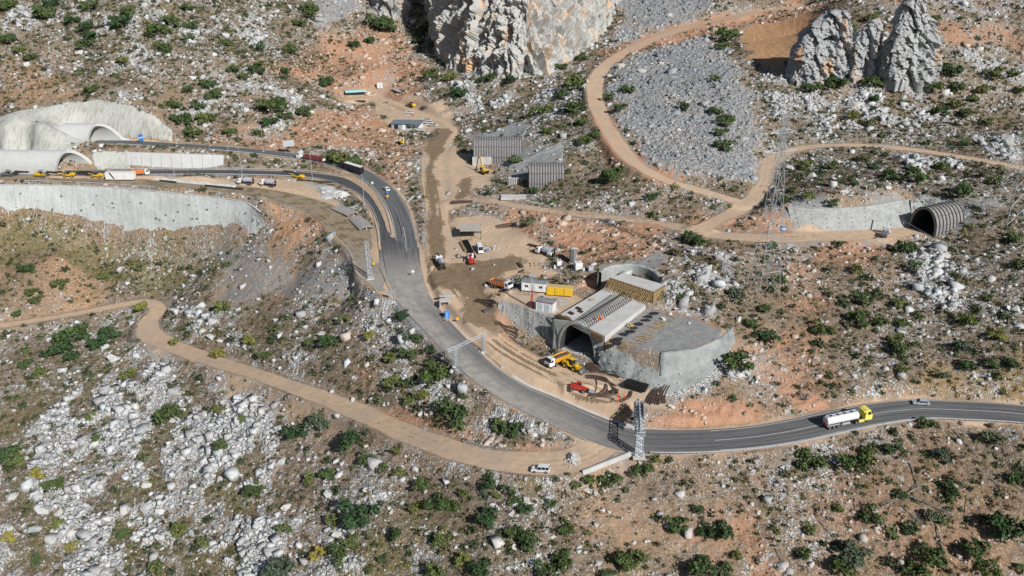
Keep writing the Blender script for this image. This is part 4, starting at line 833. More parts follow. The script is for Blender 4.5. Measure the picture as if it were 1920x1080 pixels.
SH = """847,777,58,d;935,795,30,m;962,806,36,d;660,825,45,d;688,860,28,d;743,843,18,m;720,877,20,m;748,885,24,m;790,910,28,d;913,903,38,d;820,943,40,d;675,965,56,d;850,950,24,d;870,923,20,m;777,950,24,y;913,967,40,d;930,927,18,m;967,940,24,d;987,953,26,d;963,1000,30,d;993,1010,40,d;1060,993,28,d;1013,987,14,m;745,1000,28,d;657,1013,34,m;833,1010,32,m;867,1047,28,y;897,1063,44,d;1053,1047,40,d;1030,1070,44,d;813,1070,38,m;1185,1050,52,d;1140,1077,28,m;1270,982,36,d;1143,897,40,d;1102,897,26,m;1080,910,20,m;1033,943,18,d;1207,877,28,d;1187,887,18,m;1230,860,20,m;792,740,24,y;767,750,20,m;907,813,14,m;717,1047,18,m;693,1067,20,m
1517,862,50,d;1593,870,48,d;1627,847,30,m;1673,843,28,d;1685,860,18,m;1765,853,32,b;1855,822,34,b;1737,793,30,d;1780,920,28,d;1630,967,38,d;1573,952,20,m;1518,992,26,m;1350,997,44,d;1322,995,30,d;1308,953,22,d;1507,1037,32,m;1590,1035,58,b;1577,1063,40,d;1707,993,26,d;1745,1040,50,d;1713,1067,46,d;1827,1030,44,d;1850,1063,40,m;1897,993,66,d;1915,900,40,d;1313,1060,50,d;1360,1067,30,m;1453,1017,18,m;1747,967,30,b;1687,925,26,m;1383,1040,20,m;1913,1063,24,m
133,623,52,d;110,650,44,d;133,670,26,d;207,623,36,d;187,643,32,d;200,600,18,d;265,574,28,y;47,683,22,d;77,697,26,m;60,547,20,d;67,562,20,d;113,530,28,m;33,587,20,m;50,503,24,d;193,517,22,m;258,502,20,m;417,577,30,m;337,605,18,m;242,700,28,m;260,670,18,y;493,667,22,d;413,727,16,d;555,807,40,d;597,790,44,b;320,775,48,d;452,787,20,m;182,820,22,m;170,783,20,m;467,637,26,y;620,640,36,d;580,642,20,m;328,640,20,y;410,662,24,y;413,767,22,m;530,783,18,m;437,817,16,m
100,910,34,d;73,887,30,y;13,847,40,d;30,863,30,m;417,833,28,m;477,920,30,d;440,970,18,d;110,980,22,m;50,983,18,m;20,1007,24,y;337,993,30,m;230,1000,26,m;293,1067,34,m;523,1067,56,b;533,990,26,m;623,973,28,m;613,887,30,m;580,900,24,m;597,1037,30,y;633,1037,36,d;70,1050,22,m;133,1023,20,y;383,1017,22,m;273,887,16,y;217,863,18,m
753,591,28,d;648,596,24,m;783,633,22,d;766,661,34,d;693,629,20,y;810,654,20,d;736,670,28,m;815,703,46,d;826,692,30,d;736,714,28,m;757,717,22,m;803,680,20,m;701,691,18,m;791,738,26,y;768,749,22,m
1440,627,36,d;1385,677,48,d;1403,603,22,d;1460,525,26,d;1433,578,24,m;1377,550,32,b;1330,542,16,y;1300,447,32,d;1315,457,24,d;1447,460,20,m;1607,505,24,m;1630,508,18,d;1670,533,18,d;1617,557,36,d;1602,593,30,d;1617,607,24,d;1568,580,16,m;1540,617,32,d;1650,603,24,d;1680,567,26,m;1713,497,26,m;1697,463,34,d;1683,653,34,d;1677,637,28,m;1687,690,22,m;1767,703,24,b;1720,593,24,m;1690,607,22,m;1813,597,34,y;1867,627,30,y;1857,680,26,d;1897,683,26,d;1800,650,30,b;1813,687,26,m;1573,643,16,b;1850,557,20,m;1900,447,30,m;1787,517,20,d;1573,457,20,d;1910,497,24,m
1472,373,26,d;1507,308,30,m;1555,311,24,m;1715,329,38,d;1670,329,30,d;1617,296,24,m;1638,311,20,m;1804,356,36,m;1765,311,26,m;1845,326,24,b;1866,338,26,m;1558,379,24,m;1516,365,24,m;1599,341,20,m;1807,270,22,m
1118,83,18,d;1090,107,22,d;1051,125,20,d;1069,128,18,d;1078,154,40,m;1053,177,26,m;1076,200,34,d;1090,229,22,d;1025,245,20,d;1112,252,28,d;1096,265,24,d;1013,206,34,m;1142,180,20,d;1177,167,24,d;1164,203,22,d;1207,195,16,d;1250,193,18,d;1281,200,22,d;1289,23,14,m;1394,49,18,d;1359,68,36,d;1352,88,22,d;1380,96,18,d;1341,146,20,m;1341,208,24,d;1362,229,32,d;1354,250,24,d;1357,270,36,d;1150,330,38,d;1105,340,18,d;1222,368,22,d;1258,375,18,d;1290,440,20,d
1526,165,30,d;1565,157,36,d;1636,152,34,d;1595,51,26,m;1633,32,22,m;1500,46,16,m;1782,130,36,d;1798,95,18,d;1749,162,36,m;1793,165,30,m;1790,195,28,m;1760,208,24,d;1858,138,32,m;1900,139,22,m;1839,168,26,m;1909,168,24,m;1822,184,24,m;1600,217,24,m;1638,187,20,d;1655,190,18,d;1730,14,18,d;1752,34,20,m;1847,227,24,m;1809,211,24,m;1622,230,24,m
714,44,42,d;728,52,28,d;816,82,24,d;795,52,20,d;784,76,20,d;673,6,18,d;693,76,20,d;663,85,20,d;613,155,28,d;807,140,30,d;806,117,18,d;801,155,18,d;845,143,24,m;860,172,30,d;895,198,14,d;903,149,20,d;924,143,22,d;957,152,24,d;965,300,26,m;1000,357,20,m;992,415,30,b;1010,408,16,d
13,10,34,d;100,7,28,d;172,13,30,d;87,23,40,m;137,37,26,d;160,50,28,d;167,67,26,d;242,22,26,d;352,15,22,d;322,42,32,d;230,45,36,d;300,57,38,d;357,72,22,m;357,47,26,m;388,53,18,d;425,80,20,d;483,87,26,d;308,90,30,d;157,83,28,d;17,73,28,d;37,93,24,m;58,107,22,d;77,117,16,d;123,130,16,d;143,147,18,d;173,167,22,d;230,113,22,m;437,130,22,d;483,130,32,d;457,142,22,m;535,133,20,d;518,100,16,d;547,93,26,d;580,20,36,d;563,43,24,d;553,72,18,d;523,60,18,m;538,15,16,m;393,157,24,d;353,167,20,d;400,178,28,d;328,197,24,d;340,227,34,d;362,248,30,d;387,222,34,m;510,200,46,d;533,217,24,d;510,230,26,d;570,210,26,d;595,187,16,d;485,250,20,d;433,247,24,m;558,143,16,d;375,200,20,m;640,298,36,m;664,302,32,m;612,296,26,m"""
SH = [s.split(',') for l in SH.split('\n') for s in l.split(';')]
SH = [(float(a), float(b), float(c), d) for a, b, c, d in SH]
SH.sort(key=lambda q: -q[2]); rest_sh = SH[298:]; SH = SH[:298]
CNAME = {'d': 'dark green', 'm': 'mid green', 'y': 'yellow-green', 'b': 'grey-green'}
for k, (px, py, dm, t) in enumerate(SH):
    p = T(px, py+dm*.28); zc = proj(p)[2]; R = dm/F*zc/2*1.3
    e = bpy.data.objects.new('shrub', None); COL.objects.link(e); e.location = p; e.rotation_euler = (0, 0, random.uniform(0, 6.3)); e.empty_display_size = .5
    for nm, me in (('foliage', CROWN[t][k % 5]), ('stem', STEM[k % 3])):
        o = bpy.data.objects.new(nm, me); COL.objects.link(o); o.parent = e; o.scale = (R*.92, R*.92*random.uniform(.85, 1.1), R*random.uniform(.85, 1.1))
    sz = 'large round' if R > 4.6 else ('medium' if R > 3.0 else 'small')
    tag(e, unique('%s %s shrub' % (sz, CNAME[t]), px, py), 'shrub', 'evergreen shrubs dotted over the slopes')
# smaller bushes and low scrub, beyond counting
def tuft(seed, nq=14, up=.7, wid=.34):
    r = np.random.default_rng(seed); V = []
    for k in range(nq):
        d = r.normal(size=3); d[2] = abs(d[2])*up+.15; d /= np.linalg.norm(d); p = d*r.uniform(.35, 1); t = r.normal(size=3); t /= np.linalg.norm(t); u = np.cross(t, d); u /= np.linalg.norm(u)+1e-6; s = wid*r.uniform(.6, 1.2)
        V += [p-t*s, p-u*s*.8, p+t*s, p+u*s*.8]
    return np.array(V)
QF = np.arange(14*4).reshape(14, 4); QF2 = np.arange(48*4).reshape(48, 4)
SCRUB = leaf_mat('dry_scrub', (1, 1, 1), (.75, .75, .75), True)
w2 = np.clip(rough*(MK['veg']*1.0-.12+MK['grass']*.35+MK['gold']*.4+.03)*(1-MK['scree']), 0, 1)*np.clip(1.2-MK['tan']*1.4, 0, 1)
pts = sample(56000, w2*.8, 740, 11); nn = len(pts); r_ = np.random.default_rng(12)
gold = bil(MK['gold'], pts[:, 0], pts[:, 1]); grs = bil(MK['grass'], pts[:, 0], pts[:, 1]); vg = bil(MK['veg'], pts[:, 0], pts[:, 1])
pal = np.array([(.11, .085, .06), (.16, .125, .09), (.095, .09, .045), (.05, .062, .028), (.105, .12, .042)]); u = r_.random(nn)
ix = np.where(u < .22, 0, np.where(u < .4, 1, np.where(u < .6, 2, np.where(u < .8, 3, 4)))); tone = pal[ix]
tone = tone*(1-gold[:, None]*.7)+np.array((.30, .21, .09))*gold[:, None]*.7; tone = tone*(1-grs[:, None]*.5)+np.array((.14, .13, .05))*grs[:, None]*.5
tone *= r_.uniform(.7, 1.3, (nn, 1)); size = np.clip(.5*np.exp(r_.normal(0, .4, nn)), .22, 1.3)*(.85+pts[:, 1]/900)
scatter_mesh('low_scrub', pts, size, [tuft(i) for i in range(10)], QF, SCRUB, tone, 0, 'dry brown and olive low scrub covering the slopes', 'scrub', .2)
w3 = np.clip(rough*(MK['veg']-.3)*(1-MK['scree'])*(1-MK['tan']), 0, 1)
w3 = w3*(1+1.2*((GY > 440) & (GX < -40))); pts = sample(13500, w3, 740, 21); nn = len(pts); u = r_.random(nn)
tone = np.where(u[:, None] < .55, np.array([(.038, .056, .026)]), np.where(u[:, None] < .88, np.array([(.07, .09, .036)]), np.array([(.12, .13, .045)])))*r_.uniform(.8, 1.3, (nn, 1))
size = np.clip(.85*np.exp(r_.normal(0, .45, nn)), .4, 2.4)
scatter_mesh('small_bushes', pts, size, [tuft(40+i, 48, .8, .24) for i in range(8)], QF2, SCRUB, tone, 0, 'small green bushes thickly sprinkled between the rocks', 'bushes', .1, 5)
# ---------------------------------------------------------------- piece collector
class MB:
    def __init__(s): s.v = []; s.f = []
    def add(s, vs, fs): k = len(s.v); s.v += [Vector(q) for q in vs]; s.f += [tuple(i+k for i in f) for f in fs]; return s
    def box(s, c, d, yaw=0, taper=1.0, pitch=0):
        x, y, z = d[0]/2, d[1]/2, d[2]/2; M_ = Matrix.Rotation(yaw, 3, 'Z') @ Matrix.Rotation(pitch, 3, 'Y')
        vs = [M_ @ Vector((a*x*(taper if e > 0 else 1), b*y*(taper if e > 0 else 1), e*z))+Vector(c) for e in (-1, 1) for a, b in ((-1, -1), (1, -1), (1, 1), (-1, 1))]
        return s.add(vs, [(3, 2, 1, 0), (4, 5, 6, 7), (0, 1, 5, 4), (1, 2, 6, 5), (2, 3, 7, 6), (3, 0, 4, 7)])
    def bar(s, a, b, r, n=6, r2=None):
        a = Vector(a); b = Vector(b); d = (b-a).normalized(); u = d.orthogonal().normalized(); v = d.cross(u); r2 = r if r2 is None else r2
        vs = [c+u*math.cos(6.2832*(k+.5)/n)*rr+v*math.sin(6.2832*(k+.5)/n)*rr for c, rr in ((a, r), (b, r2)) for k in range(n)]
        return s.add(vs, [(k, (k+1) % n, n+(k+1) % n, n+k) for k in range(n)]+[tuple(range(n))[::-1], tuple(range(n, 2*n))])
    def beam(s, a, b, w_, h):      # rectangular section from a to b
        a = Vector(a); b = Vector(b); d = (b-a).normalized(); u = d.cross(Vector((0, 0, 1)));
        u = u.normalized() if u.length > 1e-3 else Vector((1, 0, 0)); v = u.cross(d)
        vs = [c+u*w_/2*x+v*h/2*y for c in (a, b) for x, y in ((-1, -1), (1, -1), (1, 1), (-1, 1))]
        return s.add(vs, [(3, 2, 1, 0), (4, 5, 6, 7), (0, 1, 5, 4), (1, 2, 6, 5), (2, 3, 7, 6), (3, 0, 4, 7)])
    def prism(s, prof, y0, y1, inset=None):     # side profile (x, z) swept across y
        n_ = len(prof); vs = [(x, y0, z) for x, z in prof]+[(x, y1, z) for x, z in prof]
        return s.add(vs, [tuple(range(n_)), tuple(range(2*n_-1, n_-1, -1))]+[(k, k+n_, (k+1) % n_+n_, (k+1) % n_) for k in range(n_)])
    def slab(s, corners, z0, z1):               # polygon corners (x, y)
        n_ = len(corners); vs = [(x, y, z0) for x, y in corners]+[(x, y, z1) for x, y in corners]
        return s.add(vs, [tuple(range(n_))[::-1], tuple(range(n_, 2*n_))]+[(k, (k+1) % n_, (k+1) % n_+n_, k+n_) for k in range(n_)])
    def build(s, name, m, parent=None, smooth=False, bevel=0):
        o = mesh_obj(name, s.v, s.f, m, parent, smooth)
        bm = bmesh.new(); bm.from_mesh(o.data); bmesh.ops.recalc_face_normals(bm, faces=bm.faces); bm.to_mesh(o.data); bm.free()
        if bevel:
            q = o.modifiers.new('edge', 'BEVEL'); q.width = bevel; q.segments = 2; q.limit_method = 'ANGLE'
        return o
def empty(name, p, yaw=0, pitch=0, label=None, cat=None, group=None):
    o = bpy.data.objects.new(name, None); COL.objects.link(o); o.location = p; o.rotation_euler = (0, pitch, yaw); o.empty_display_size = 1
    return tag(o, label, cat, group)
def copy_tree(o, parent=None):
    c = o.copy(); COL.objects.link(c); c.parent = parent
    for ch in o.children: copy_tree(ch, c)
    return c

SHOT = mat('shotcrete', (.36, .375, .365), .92, var=.16, scale=.5, col2=(.26, .27, .265), bump=.7, bscale=2.5)
SHOTP = mat('pale_shotcrete', (.47, .475, .44), .92, var=.10, scale=.12, col2=(.36, .34, .295), bump=.25, bscale=3)
def streaked(name, col, stain, scale, joint=3.0):
    m, nt, b = newmat(name); N = NB(nt); p = N.pos(); mp = N.node('ShaderNodeMapping'); N.L.new(p, mp.inputs[0]); mp.inputs['Scale'].default_value = (2.2, .5, .1)
    s1 = N.noise(mp.outputs[0], .55, 5, .7); s2 = N.noise(p, .09, 4, .6); s3 = N.noise(p, 2.2, 4, .7)
    c = N.mix(N.ramp(s2, .38, .66), col, tuple(x*.86 for x in col)); c = N.mix(N.math('MULTIPLY', N.ramp(s1, .44, .62), N.ramp(s2, .35, .6, .35, 1)), c, stain)
    z = N.node('ShaderNodeSeparateXYZ'); N.L.new(p, z.inputs[0]); fr = N.math('FRACT', N.math('DIVIDE', z.outputs[2], joint)); c = N.mix(N.ramp(fr, .05, .0, 0, .35), c, stain)
    c = N.mix(N.ramp(s3, .55, .8, 0, .3), c, tuple(x*.7 for x in col)); N.put(b.inputs['Base Color'], c); b.inputs['Roughness'].default_value = .92; b.inputs['Specular IOR Level'].default_value = .15
    N.L.new(N.bump(N.math('ADD', s3, s1), .35, .25), b.inputs['Normal']); return m
WALLC = streaked('pale_wall_concrete', (.50, .535, .53), (.38, .40, .385), 1)
HEADG = streaked('dark_streaked_shotcrete', (.40, .41, .40), (.17, .17, .165), 1, 30)
HEADC = streaked('streaked_headwall_concrete', (.45, .465, .435), (.30, .285, .24), 1, 4)
PLY = mat('dark_plywood', (.17, .105, .055), .8, scale=3)
SHOTB = mat('blue_grey_shotcrete', (.30, .325, .32), .92, var=.16, scale=.3, col2=(.20, .22, .215), bump=1.0, bscale=1.6)
CLEAN = mat('fresh_concrete', (.50, .505, .495), .85, var=.08, scale=.3, col2=(.42, .42, .41))
TUBEC = mat('tunnel_shell_concrete', (.46, .475, .47), .85, var=.09, scale=.3, col2=(.42, .43, .42))
DARKIN = mat('shaded_tunnel_lining', (.05, .05, .05), .95, scale=.5)  # near-black: the shade inside the bores is put into lining and sill colour
GALV = mat('galvanised_steel', (.50, .54, .58), .55, .3, scale=2)
RUST = mat('rusty_steel', (.075, .06, .055), .7, .2, scale=2, col2=(.12, .075, .055))
TIMB = mat('formwork_timber', (.50, .36, .19), .8, scale=3, col2=(.36, .25, .13))
STEELRIB = mat('weathered_steel_rib', (.10, .092, .09), .8, .1, scale=1, col2=(.11, .10, .10))
PANEL = mat('panel_between_ribs', (.25, .25, .255), .85, scale=1.2, col2=(.17, .17, .17))

def patch(name, pts, m, dz, label, cat):
    r = region(pts, .7, .6) > .5; o = grid_object(name, qm(r), m, dz, None)
    q = o.modifiers.new('thickness', 'SOLIDIFY'); q.thickness = .35; q.offset = -1
    return tag(o, label, cat)
def ruled_wall(name, TOPL, BOTL, m, label, cat='retaining wall', out=.7, nz=14, rise=.35, back=1.2, wob=.25):
    A_ = catmull([list(W(*q)) for q in TOPL], 1.2); B_ = catmull([list(W(*q)) for q in BOTL], 1.2); n_ = max(len(A_), len(B_))
    rs = lambda P: np.array([[np.interp(t, np.linspace(0, 1, len(P)), P[:, k]) for k in range(3)] for t in np.linspace(0, 1, n_)])
    A_ = rs(A_); B_ = rs(B_); d = np.gradient((A_+B_)[:, :2], axis=0); d /= np.linalg.norm(d, axis=1)[:, None]; nr = np.stack([d[:, 1], -d[:, 0]], 1)
    vs = []; 
    for j in range(nz+3):
        for i in range(n_):
            if j <= nz: t = j/nz; p = B_[i]+(A_[i]-B_[i])*t; zz = p[2]-1.2*(1-t)+rise*t; o_ = out+wob*(MN.noise(Vector((p[0]*.15, p[1]*.15, zz*.2)))+.5*MN.noise(Vector((p[0]*.6, p[1]*.6, zz*.7))))
            elif j == nz+1: p = A_[i]; zz = p[2]+rise; o_ = out-.9
            else: p = A_[i]; zz = p[2]-back; o_ = out-.95
            vs.append((p[0]+nr[i, 0]*o_, p[1]+nr[i, 1]*o_, zz))
    fs = [(j*n_+i, j*n_+i+1, (j+1)*n_+i+1, (j+1)*n_+i) for j in range(nz+2) for i in range(n_-1)]
    o = mesh_obj(name, vs, fs, m, smooth=False); tag(o, label, cat); return o, A_, B_, nr

# ---------------------------------------------------------------- walls
wall, WA, WB, WN = ruled_wall('retaining_wall', WALL_BIG_TOP, WALL_BIG_BOT, WALLC, 'long tall pale shotcrete retaining wall holding up the muddy road', nz=20)
mbs = MB()
for i in range(4, len(WA)-4, 9):        # anchor plates in rows
    for t in (.15, .3, .45, .6, .75, .88):
        if random.random() < .3: continue
        p = WB[i]+(WA[i]-WB[i])*t; mbs.box((p[0]+WN[i, 0]*.85, p[1]+WN[i, 1]*.85, p[2]), (.55, .25, .55), math.atan2(WN[i, 1], WN[i, 0])+math.pi/2)
mbs.build('anchor_plates', CLEAN, wall); 
cop = MB()
for i in range(0, len(WA)-1): 
    a = WA[i]; b = WA[i+1]; cop.beam((a[0]+WN[i, 0]*.6, a[1]+WN[i, 1]*.6, a[2]+.45), (b[0]+WN[i, 0]*.6, b[1]+WN[i, 1]*.6, b[2]+.45), .5, .3)
cop.build('coping', CLEAN, wall)
TUFTS = [tuft(90+i, 14) for i in range(3)]
for i in range(26):                      # weeds growing out of the wall face
    k = random.randint(int(len(WA)*.25), len(WA)-5); t = random.uniform(.1, .8); p = WB[k]+(WA[k]-WB[k])*t
    o = mesh_obj('weed', [tuple(q*random.uniform(.5, .9)) for q in TUFTS[i % 3]], [tuple(f) for f in QF], LEAF['m' if i % 2 else 'b'], loc=(p[0]+WN[k, 0]*.9, p[1]+WN[k, 1]*.9, p[2]))
    q = proj(o.location); tag(o, unique('weed on the wall', q[0], q[1]), 'weed', 'weeds growing from the pale retaining wall')
w2_, a_, b_, n_ = ruled_wall('shotcrete_wall', RW_TOP, RW_BOT, SHOT, 'long grey shotcrete wall beside the right steel tunnel portal', out=.5)
w3_, LA, LB, LN = ruled_wall('shotcrete_wall', LWALL_TOP, LWALL_BOT, HEADG, 'curving dark-streaked shotcrete wall left of the big tunnel mouth', out=.6)
w4_, BA, BB, BN = ruled_wall('shotcrete_wall', BULK_TOP, BULK_BOT, SHOTB, 'blue-grey studded shotcrete bulkhead right of the big tunnel mouth', out=.4, wob=1.1, nz=22, rise=.1)
w5_, MA, MBt, MNr = ruled_wall('panel_wall', [(238,286,21.2),(330,289,21),(420,292,20)], [(240,317,15.2),(330,317,15.2),(420,316,15.2)], TUBEC, 'straight pale concrete wall with vertical panels between the two roads', out=.6, wob=0)
pn = MB()
for i in range(2, len(MA), 4): pn.beam((MBt[i, 0]+MNr[i, 0]*.62, MBt[i, 1]+MNr[i, 1]*.62, MBt[i, 2]-.5), (MA[i, 0]+MNr[i, 0]*.62, MA[i, 1]+MNr[i, 1]*.62, MA[i, 2]+.3), .12, .12)
pn.build('panel_joints', SHOT, w5_)
for WW, (A_, B_, N_), st in ((w2_, (a_, b_, n_), 4), (w3_, (LA, LB, LN), 4), (w4_, (BA, BB, BN), 4)):      # nail heads
    q = MB()
    for i in range(2, len(A_)-1, st):
        for t in (.2, .4, .6, .8, .95): p = B_[i]+(A_[i]-B_[i])*t; q.box((p[0]+N_[i, 0]*.9, p[1]+N_[i, 1]*.9, p[2]), (.28, .2, .28), .3)
    q.build('anchor_heads', CLEAN, WW)
patch('portal_headwall', [(-120,228),(0,221),(60,205),(120,193),(180,187),(240,198),(290,219),(323,246),(322,266),(230,262),(180,264),(140,284),(100,290),(-120,292)], HEADC, .35, 'huge smooth shotcrete face rising above both concrete tunnels', 'portal face')
patch('shotcrete_skin', [(172,300),(172,288),(238,284),(242,317),(180,318)], HEADC, .25, 'stained shotcrete slope between tunnel mouth and panelled wall', 'shotcrete slope')
patch('shotcrete_skin', [(890,258),(925,250),(960,232),(984,226),(990,236),(978,262),(978,272),(950,268),(900,262)], SHOT, .3, 'grey shotcrete cut above the left ribbed steel portal', 'shotcrete slope')
patch('shotcrete_skin', [(948,322),(958,300),(990,295),(1020,280),(1047,268),(1056,280),(1050,318),(1000,310),(990,320)], SHOT, .3, 'grey shotcrete cut above the right ribbed steel portal', 'shotcrete slope')
patch('shotcrete_skin', [(1700,380),(1730,366),(1760,370),(1800,388),(1820,402),(1790,424),(1760,410),(1712,392)], SHOT, .3, 'shotcrete cut curving over the far right steel portal', 'shotcrete slope')
patch('shotcrete_skin', [(1235,668),(1300,658),(1350,640),(1372,615),(1374,640),(1345,690),(1320,716),(1270,735),(1240,745)], SHOTB, .3, 'rough blue-grey shotcrete slope rounding the gravel platform', 'shotcrete slope')

# ---------------------------------------------------------------- tunnel tubes
def arch_tube(name, p, yaw, L, hw, H, m, label, cut=None, thick=.6, ribs=0, L_in=None, base=1.5, back=True):
    """horseshoe tube from the mouth inwards; cut(t) gives the mouth's offset along the bore round the arch"""
    e = empty(name, p, yaw, 0, label, 'tunnel')
    NA = 28; prof = []
    for k in range(NA+1):
        t = k/NA
        if t < .16: y, z = -1, base*(t/.16)/H
        elif t > .84: y, z = 1, base*((1-t)/.16)/H
        else:
            a = math.pi*(t-.16)/.68; y, z = -math.cos(a), (base+(H-base)*math.sin(a))/H
        prof.append((y, z, t))
    def ring(x, s_): return [Vector((x+(cut(t) if cut and x < 1 else 0), y*(hw-s_), max(z*H-(s_ if z > .02 else 0), -.6 if z < .01 else 0))) for y, z, t in prof]
    xs = np.linspace(0, L, 10); vs = []; fs = []
    out_ = [ring(x, 0) for x in xs]; n1 = NA+1
    for r in out_: vs += r
    fs = [(j*n1+i, j*n1+i+1, (j+1)*n1+i+1, (j+1)*n1+i) for j in range(len(xs)-1) for i in range(NA)]
    k0 = len(vs); vs += ring(0, thick); fs += [(i, i+1, k0+i+1, k0+i) for i in range(NA)]
    mesh_obj('shell', vs, fs, m, e, smooth=False)
    vi = []; LI = L_in or (L if ribs else L+8)
    for x in (0, .5, LI*.5, LI): vi += ring(x, thick)
    fi = [(j*n1+i, j*n1+i+1, (j+1)*n1+i+1, (j+1)*n1+i) for j in range(3) for i in range(NA)]+[tuple(3*n1+i for i in range(n1))]
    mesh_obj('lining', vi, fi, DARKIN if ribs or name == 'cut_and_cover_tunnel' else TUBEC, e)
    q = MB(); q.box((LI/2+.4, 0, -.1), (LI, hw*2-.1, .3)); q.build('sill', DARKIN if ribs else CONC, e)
    if ribs:
        for k in range(ribs):
            x = .15+(L-.3)*k/(ribs-1); vr = []
            for x_, s_ in ((x-.14, -.28), (x+.14, -.28), (x+.14, .1), (x-.14, .1)): vr += ring(x_ if x_ > 1 else max(x_, 1.01) if cut else x_, s_)
            fr = [(a*n1+i, a*n1+i+1, ((a+1) % 4)*n1+i+1, ((a+1) % 4)*n1+i) for a in range(4) for i in range(NA)]
            mesh_obj('rib', vr, fr, STEELRIB, e)
        lg = MB()
        for k in range(3, NA-2, 3): y, z, t = prof[k]; lg.bar((0, y*(hw+.2), z*H+.15), (L, y*(hw+.2), z*H+.15), .09, 4)
        lg.build('tie_bars', STEELRIB, e)
    return e
def mitre(n, c, f):  # offsets at near foot, crown, far foot
    return lambda t: np.interp(t, [0, .5, 1], [n, c, f])
pL = W(98, 326.5, 15.2); pU = W(160, 273, 21.5)
# bores run away to the left; local x points into the hill
def left_tube(near, zz, L, hw, H, label, nx, cx, fx):
    p = near+Vector((0, hw, 0)); return arch_tube('tunnel_tube', p, math.pi-.02, L, hw, H, TUBEC, label, cut=lambda t: np.interp(t, [0, .5, 1], [fx, cx, nx]), thick=1.25)
left_tube(pL, 15.2, 60, 5.9, 9.8, 'long exposed pale concrete tunnel tube with slanting mouth beside the drill rigs', 0, -5.5, -19)
left_tube(pU, 21.5, 12, 5.9, 9.6, 'upper concrete tunnel mouth flared at the foot of the shotcrete face', 0, -4.5, -18)
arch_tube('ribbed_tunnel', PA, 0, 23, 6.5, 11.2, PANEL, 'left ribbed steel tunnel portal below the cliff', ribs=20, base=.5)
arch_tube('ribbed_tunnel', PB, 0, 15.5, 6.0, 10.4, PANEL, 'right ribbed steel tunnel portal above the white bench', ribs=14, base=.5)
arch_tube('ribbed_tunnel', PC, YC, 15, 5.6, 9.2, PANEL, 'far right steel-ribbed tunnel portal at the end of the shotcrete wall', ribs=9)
q = MB(); q.box((4, -6.9, 1.6), (9, 1.4, 4)); o = q.build('footing_wall', CONC); o.location = PA; tag(o, 'pale concrete footing along the near side of the left ribbed portal', 'footing')
q = MB(); q.box((-4.5, -1, 1.7), (9, .5, 3.4)); o = q.build('panel_fence', CLEAN); o.location = PB+Vector((0, 3, 0)); tag(o, 'striped black and white panel wall left of the right ribbed portal', 'wall')
q = MB()
for k in range(9): q.box((-8.6+k*.95, -1.27, 1.7), (.42, .05, 2.9))
q.build('dark_slat', RUST, o)

# main portal, its roof slab and formwork
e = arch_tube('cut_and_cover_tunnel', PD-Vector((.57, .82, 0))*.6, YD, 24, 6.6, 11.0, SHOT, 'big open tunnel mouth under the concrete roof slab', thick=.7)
fw = []; NA = 24
vs = []; 
for k in range(NA+1):
    a = math.pi*k/NA; vs.append((.7, -math.cos(a)*6.3, 1.4+9.2*math.sin(a))); 
for k in range(NA+1):
    t = k/NA; y = -8.6+17.2*t; vs.append((.7, y, 10.8-abs(t-.5)*3))
vs += [(.5, -6.3, -.5), (.5, -8.6, -.5), (.5, 6.3, -.5), (.5, 8.6, -.5)]; n1 = NA+1
fs = [(k, k+1, n1+k+1, n1+k) for k in range(NA)]+[(2*n1, 0, n1, 2*n1+1), (2*n1+2, NA, n1+NA, 2*n1+3)]
fo = mesh_obj('face_wall', vs, fs, SHOT, e); s_ = fo.modifiers.new('t', 'SOLIDIFY'); s_.thickness = .8; s_.offset = 0
SL = [W(1046,592,15.7), W(1130.5,633.6,15.7), W(1211,571,15.7), W(1135.7,538.6,15.7)]
for k in (0, 1): SL[k] = SL[k]+Vector((.57, .82, 0))*1.2
q = MB(); q.slab([(p.x, p.y) for p in SL], 13.7, 15.7); slab = q.build('roof_slab', CLEAN); tag(slab, 'big flat concrete roof slab crossed by rows of arched bars', 'slab')
ax = (SL[2]-SL[1]).normalized(); sx = (SL[1]-SL[0]); sxn = sx.normalized()
def onslab(u, v, z=0): return SL[0]+sx*u+(SL[3]-SL[0])*v+Vector((0, 0, z))
bars = None
for i in range(23):          # arched starter bars along the crown
    v = .01+.92*i/22; mbb = MB(); pr = None
    for k in range(11):
        t = k/10; p = onslab(.36+.29*t, v+.028*math.sin(math.pi*t)+0.0, .1+1.5*math.sin(math.pi*t))-SL[0]
        if pr is not None: mbb.bar(pr, p, .13, 4)
        pr = p
    o = mbb.build('arched_bar', RUST); o.location = SL[0]; W23 = 'first second third fourth fifth sixth seventh eighth ninth tenth eleventh twelfth'.split(); tag(o, ('%s arched rusty bar on the roof slab counted from the tunnel mouth' % W23[i]) if i < 12 else ('%s arched rusty bar on the roof slab counted from the propped formwork' % W23[22-i]), 'reinforcement bar', 'row of arched bars on the roof slab')
for u, v, a, b, t in ((.12,.28,2.4,1.4,'upper'),(.2,.24,2.0,1.4,'second'),(.12,.12,2.2,1.5,'third'),(.17,.0,2.6,1.2,'lowest')):
    p = onslab(u, v, .12); q = MB(); 
    for k in range(7): q.beam(p-p+sxn*(-a/2)+ax*(b*(k/6-.5)), sxn*(a/2)+ax*(b*(k/6-.5)), .09, .08)
    q.box((0, 0, -.06), (a*.9, b*.9, .04), math.atan2(sxn.y, sxn.x)); o = q.build('steel_mat', RUST); o.location = p; tag(o, '%s dark steel mat lying on the left half of the roof slab' % t, 'steel mat', 'steel mats on the roof slab')
p = onslab(.1, .55, .15); q = MB()
for k in range(8): q.beam((random.uniform(-.5, .5), random.uniform(-.4, .4), k*.09), (1.7+random.uniform(-.5, .3), .8+random.uniform(-.7, .7), k*.09), .12, .08)
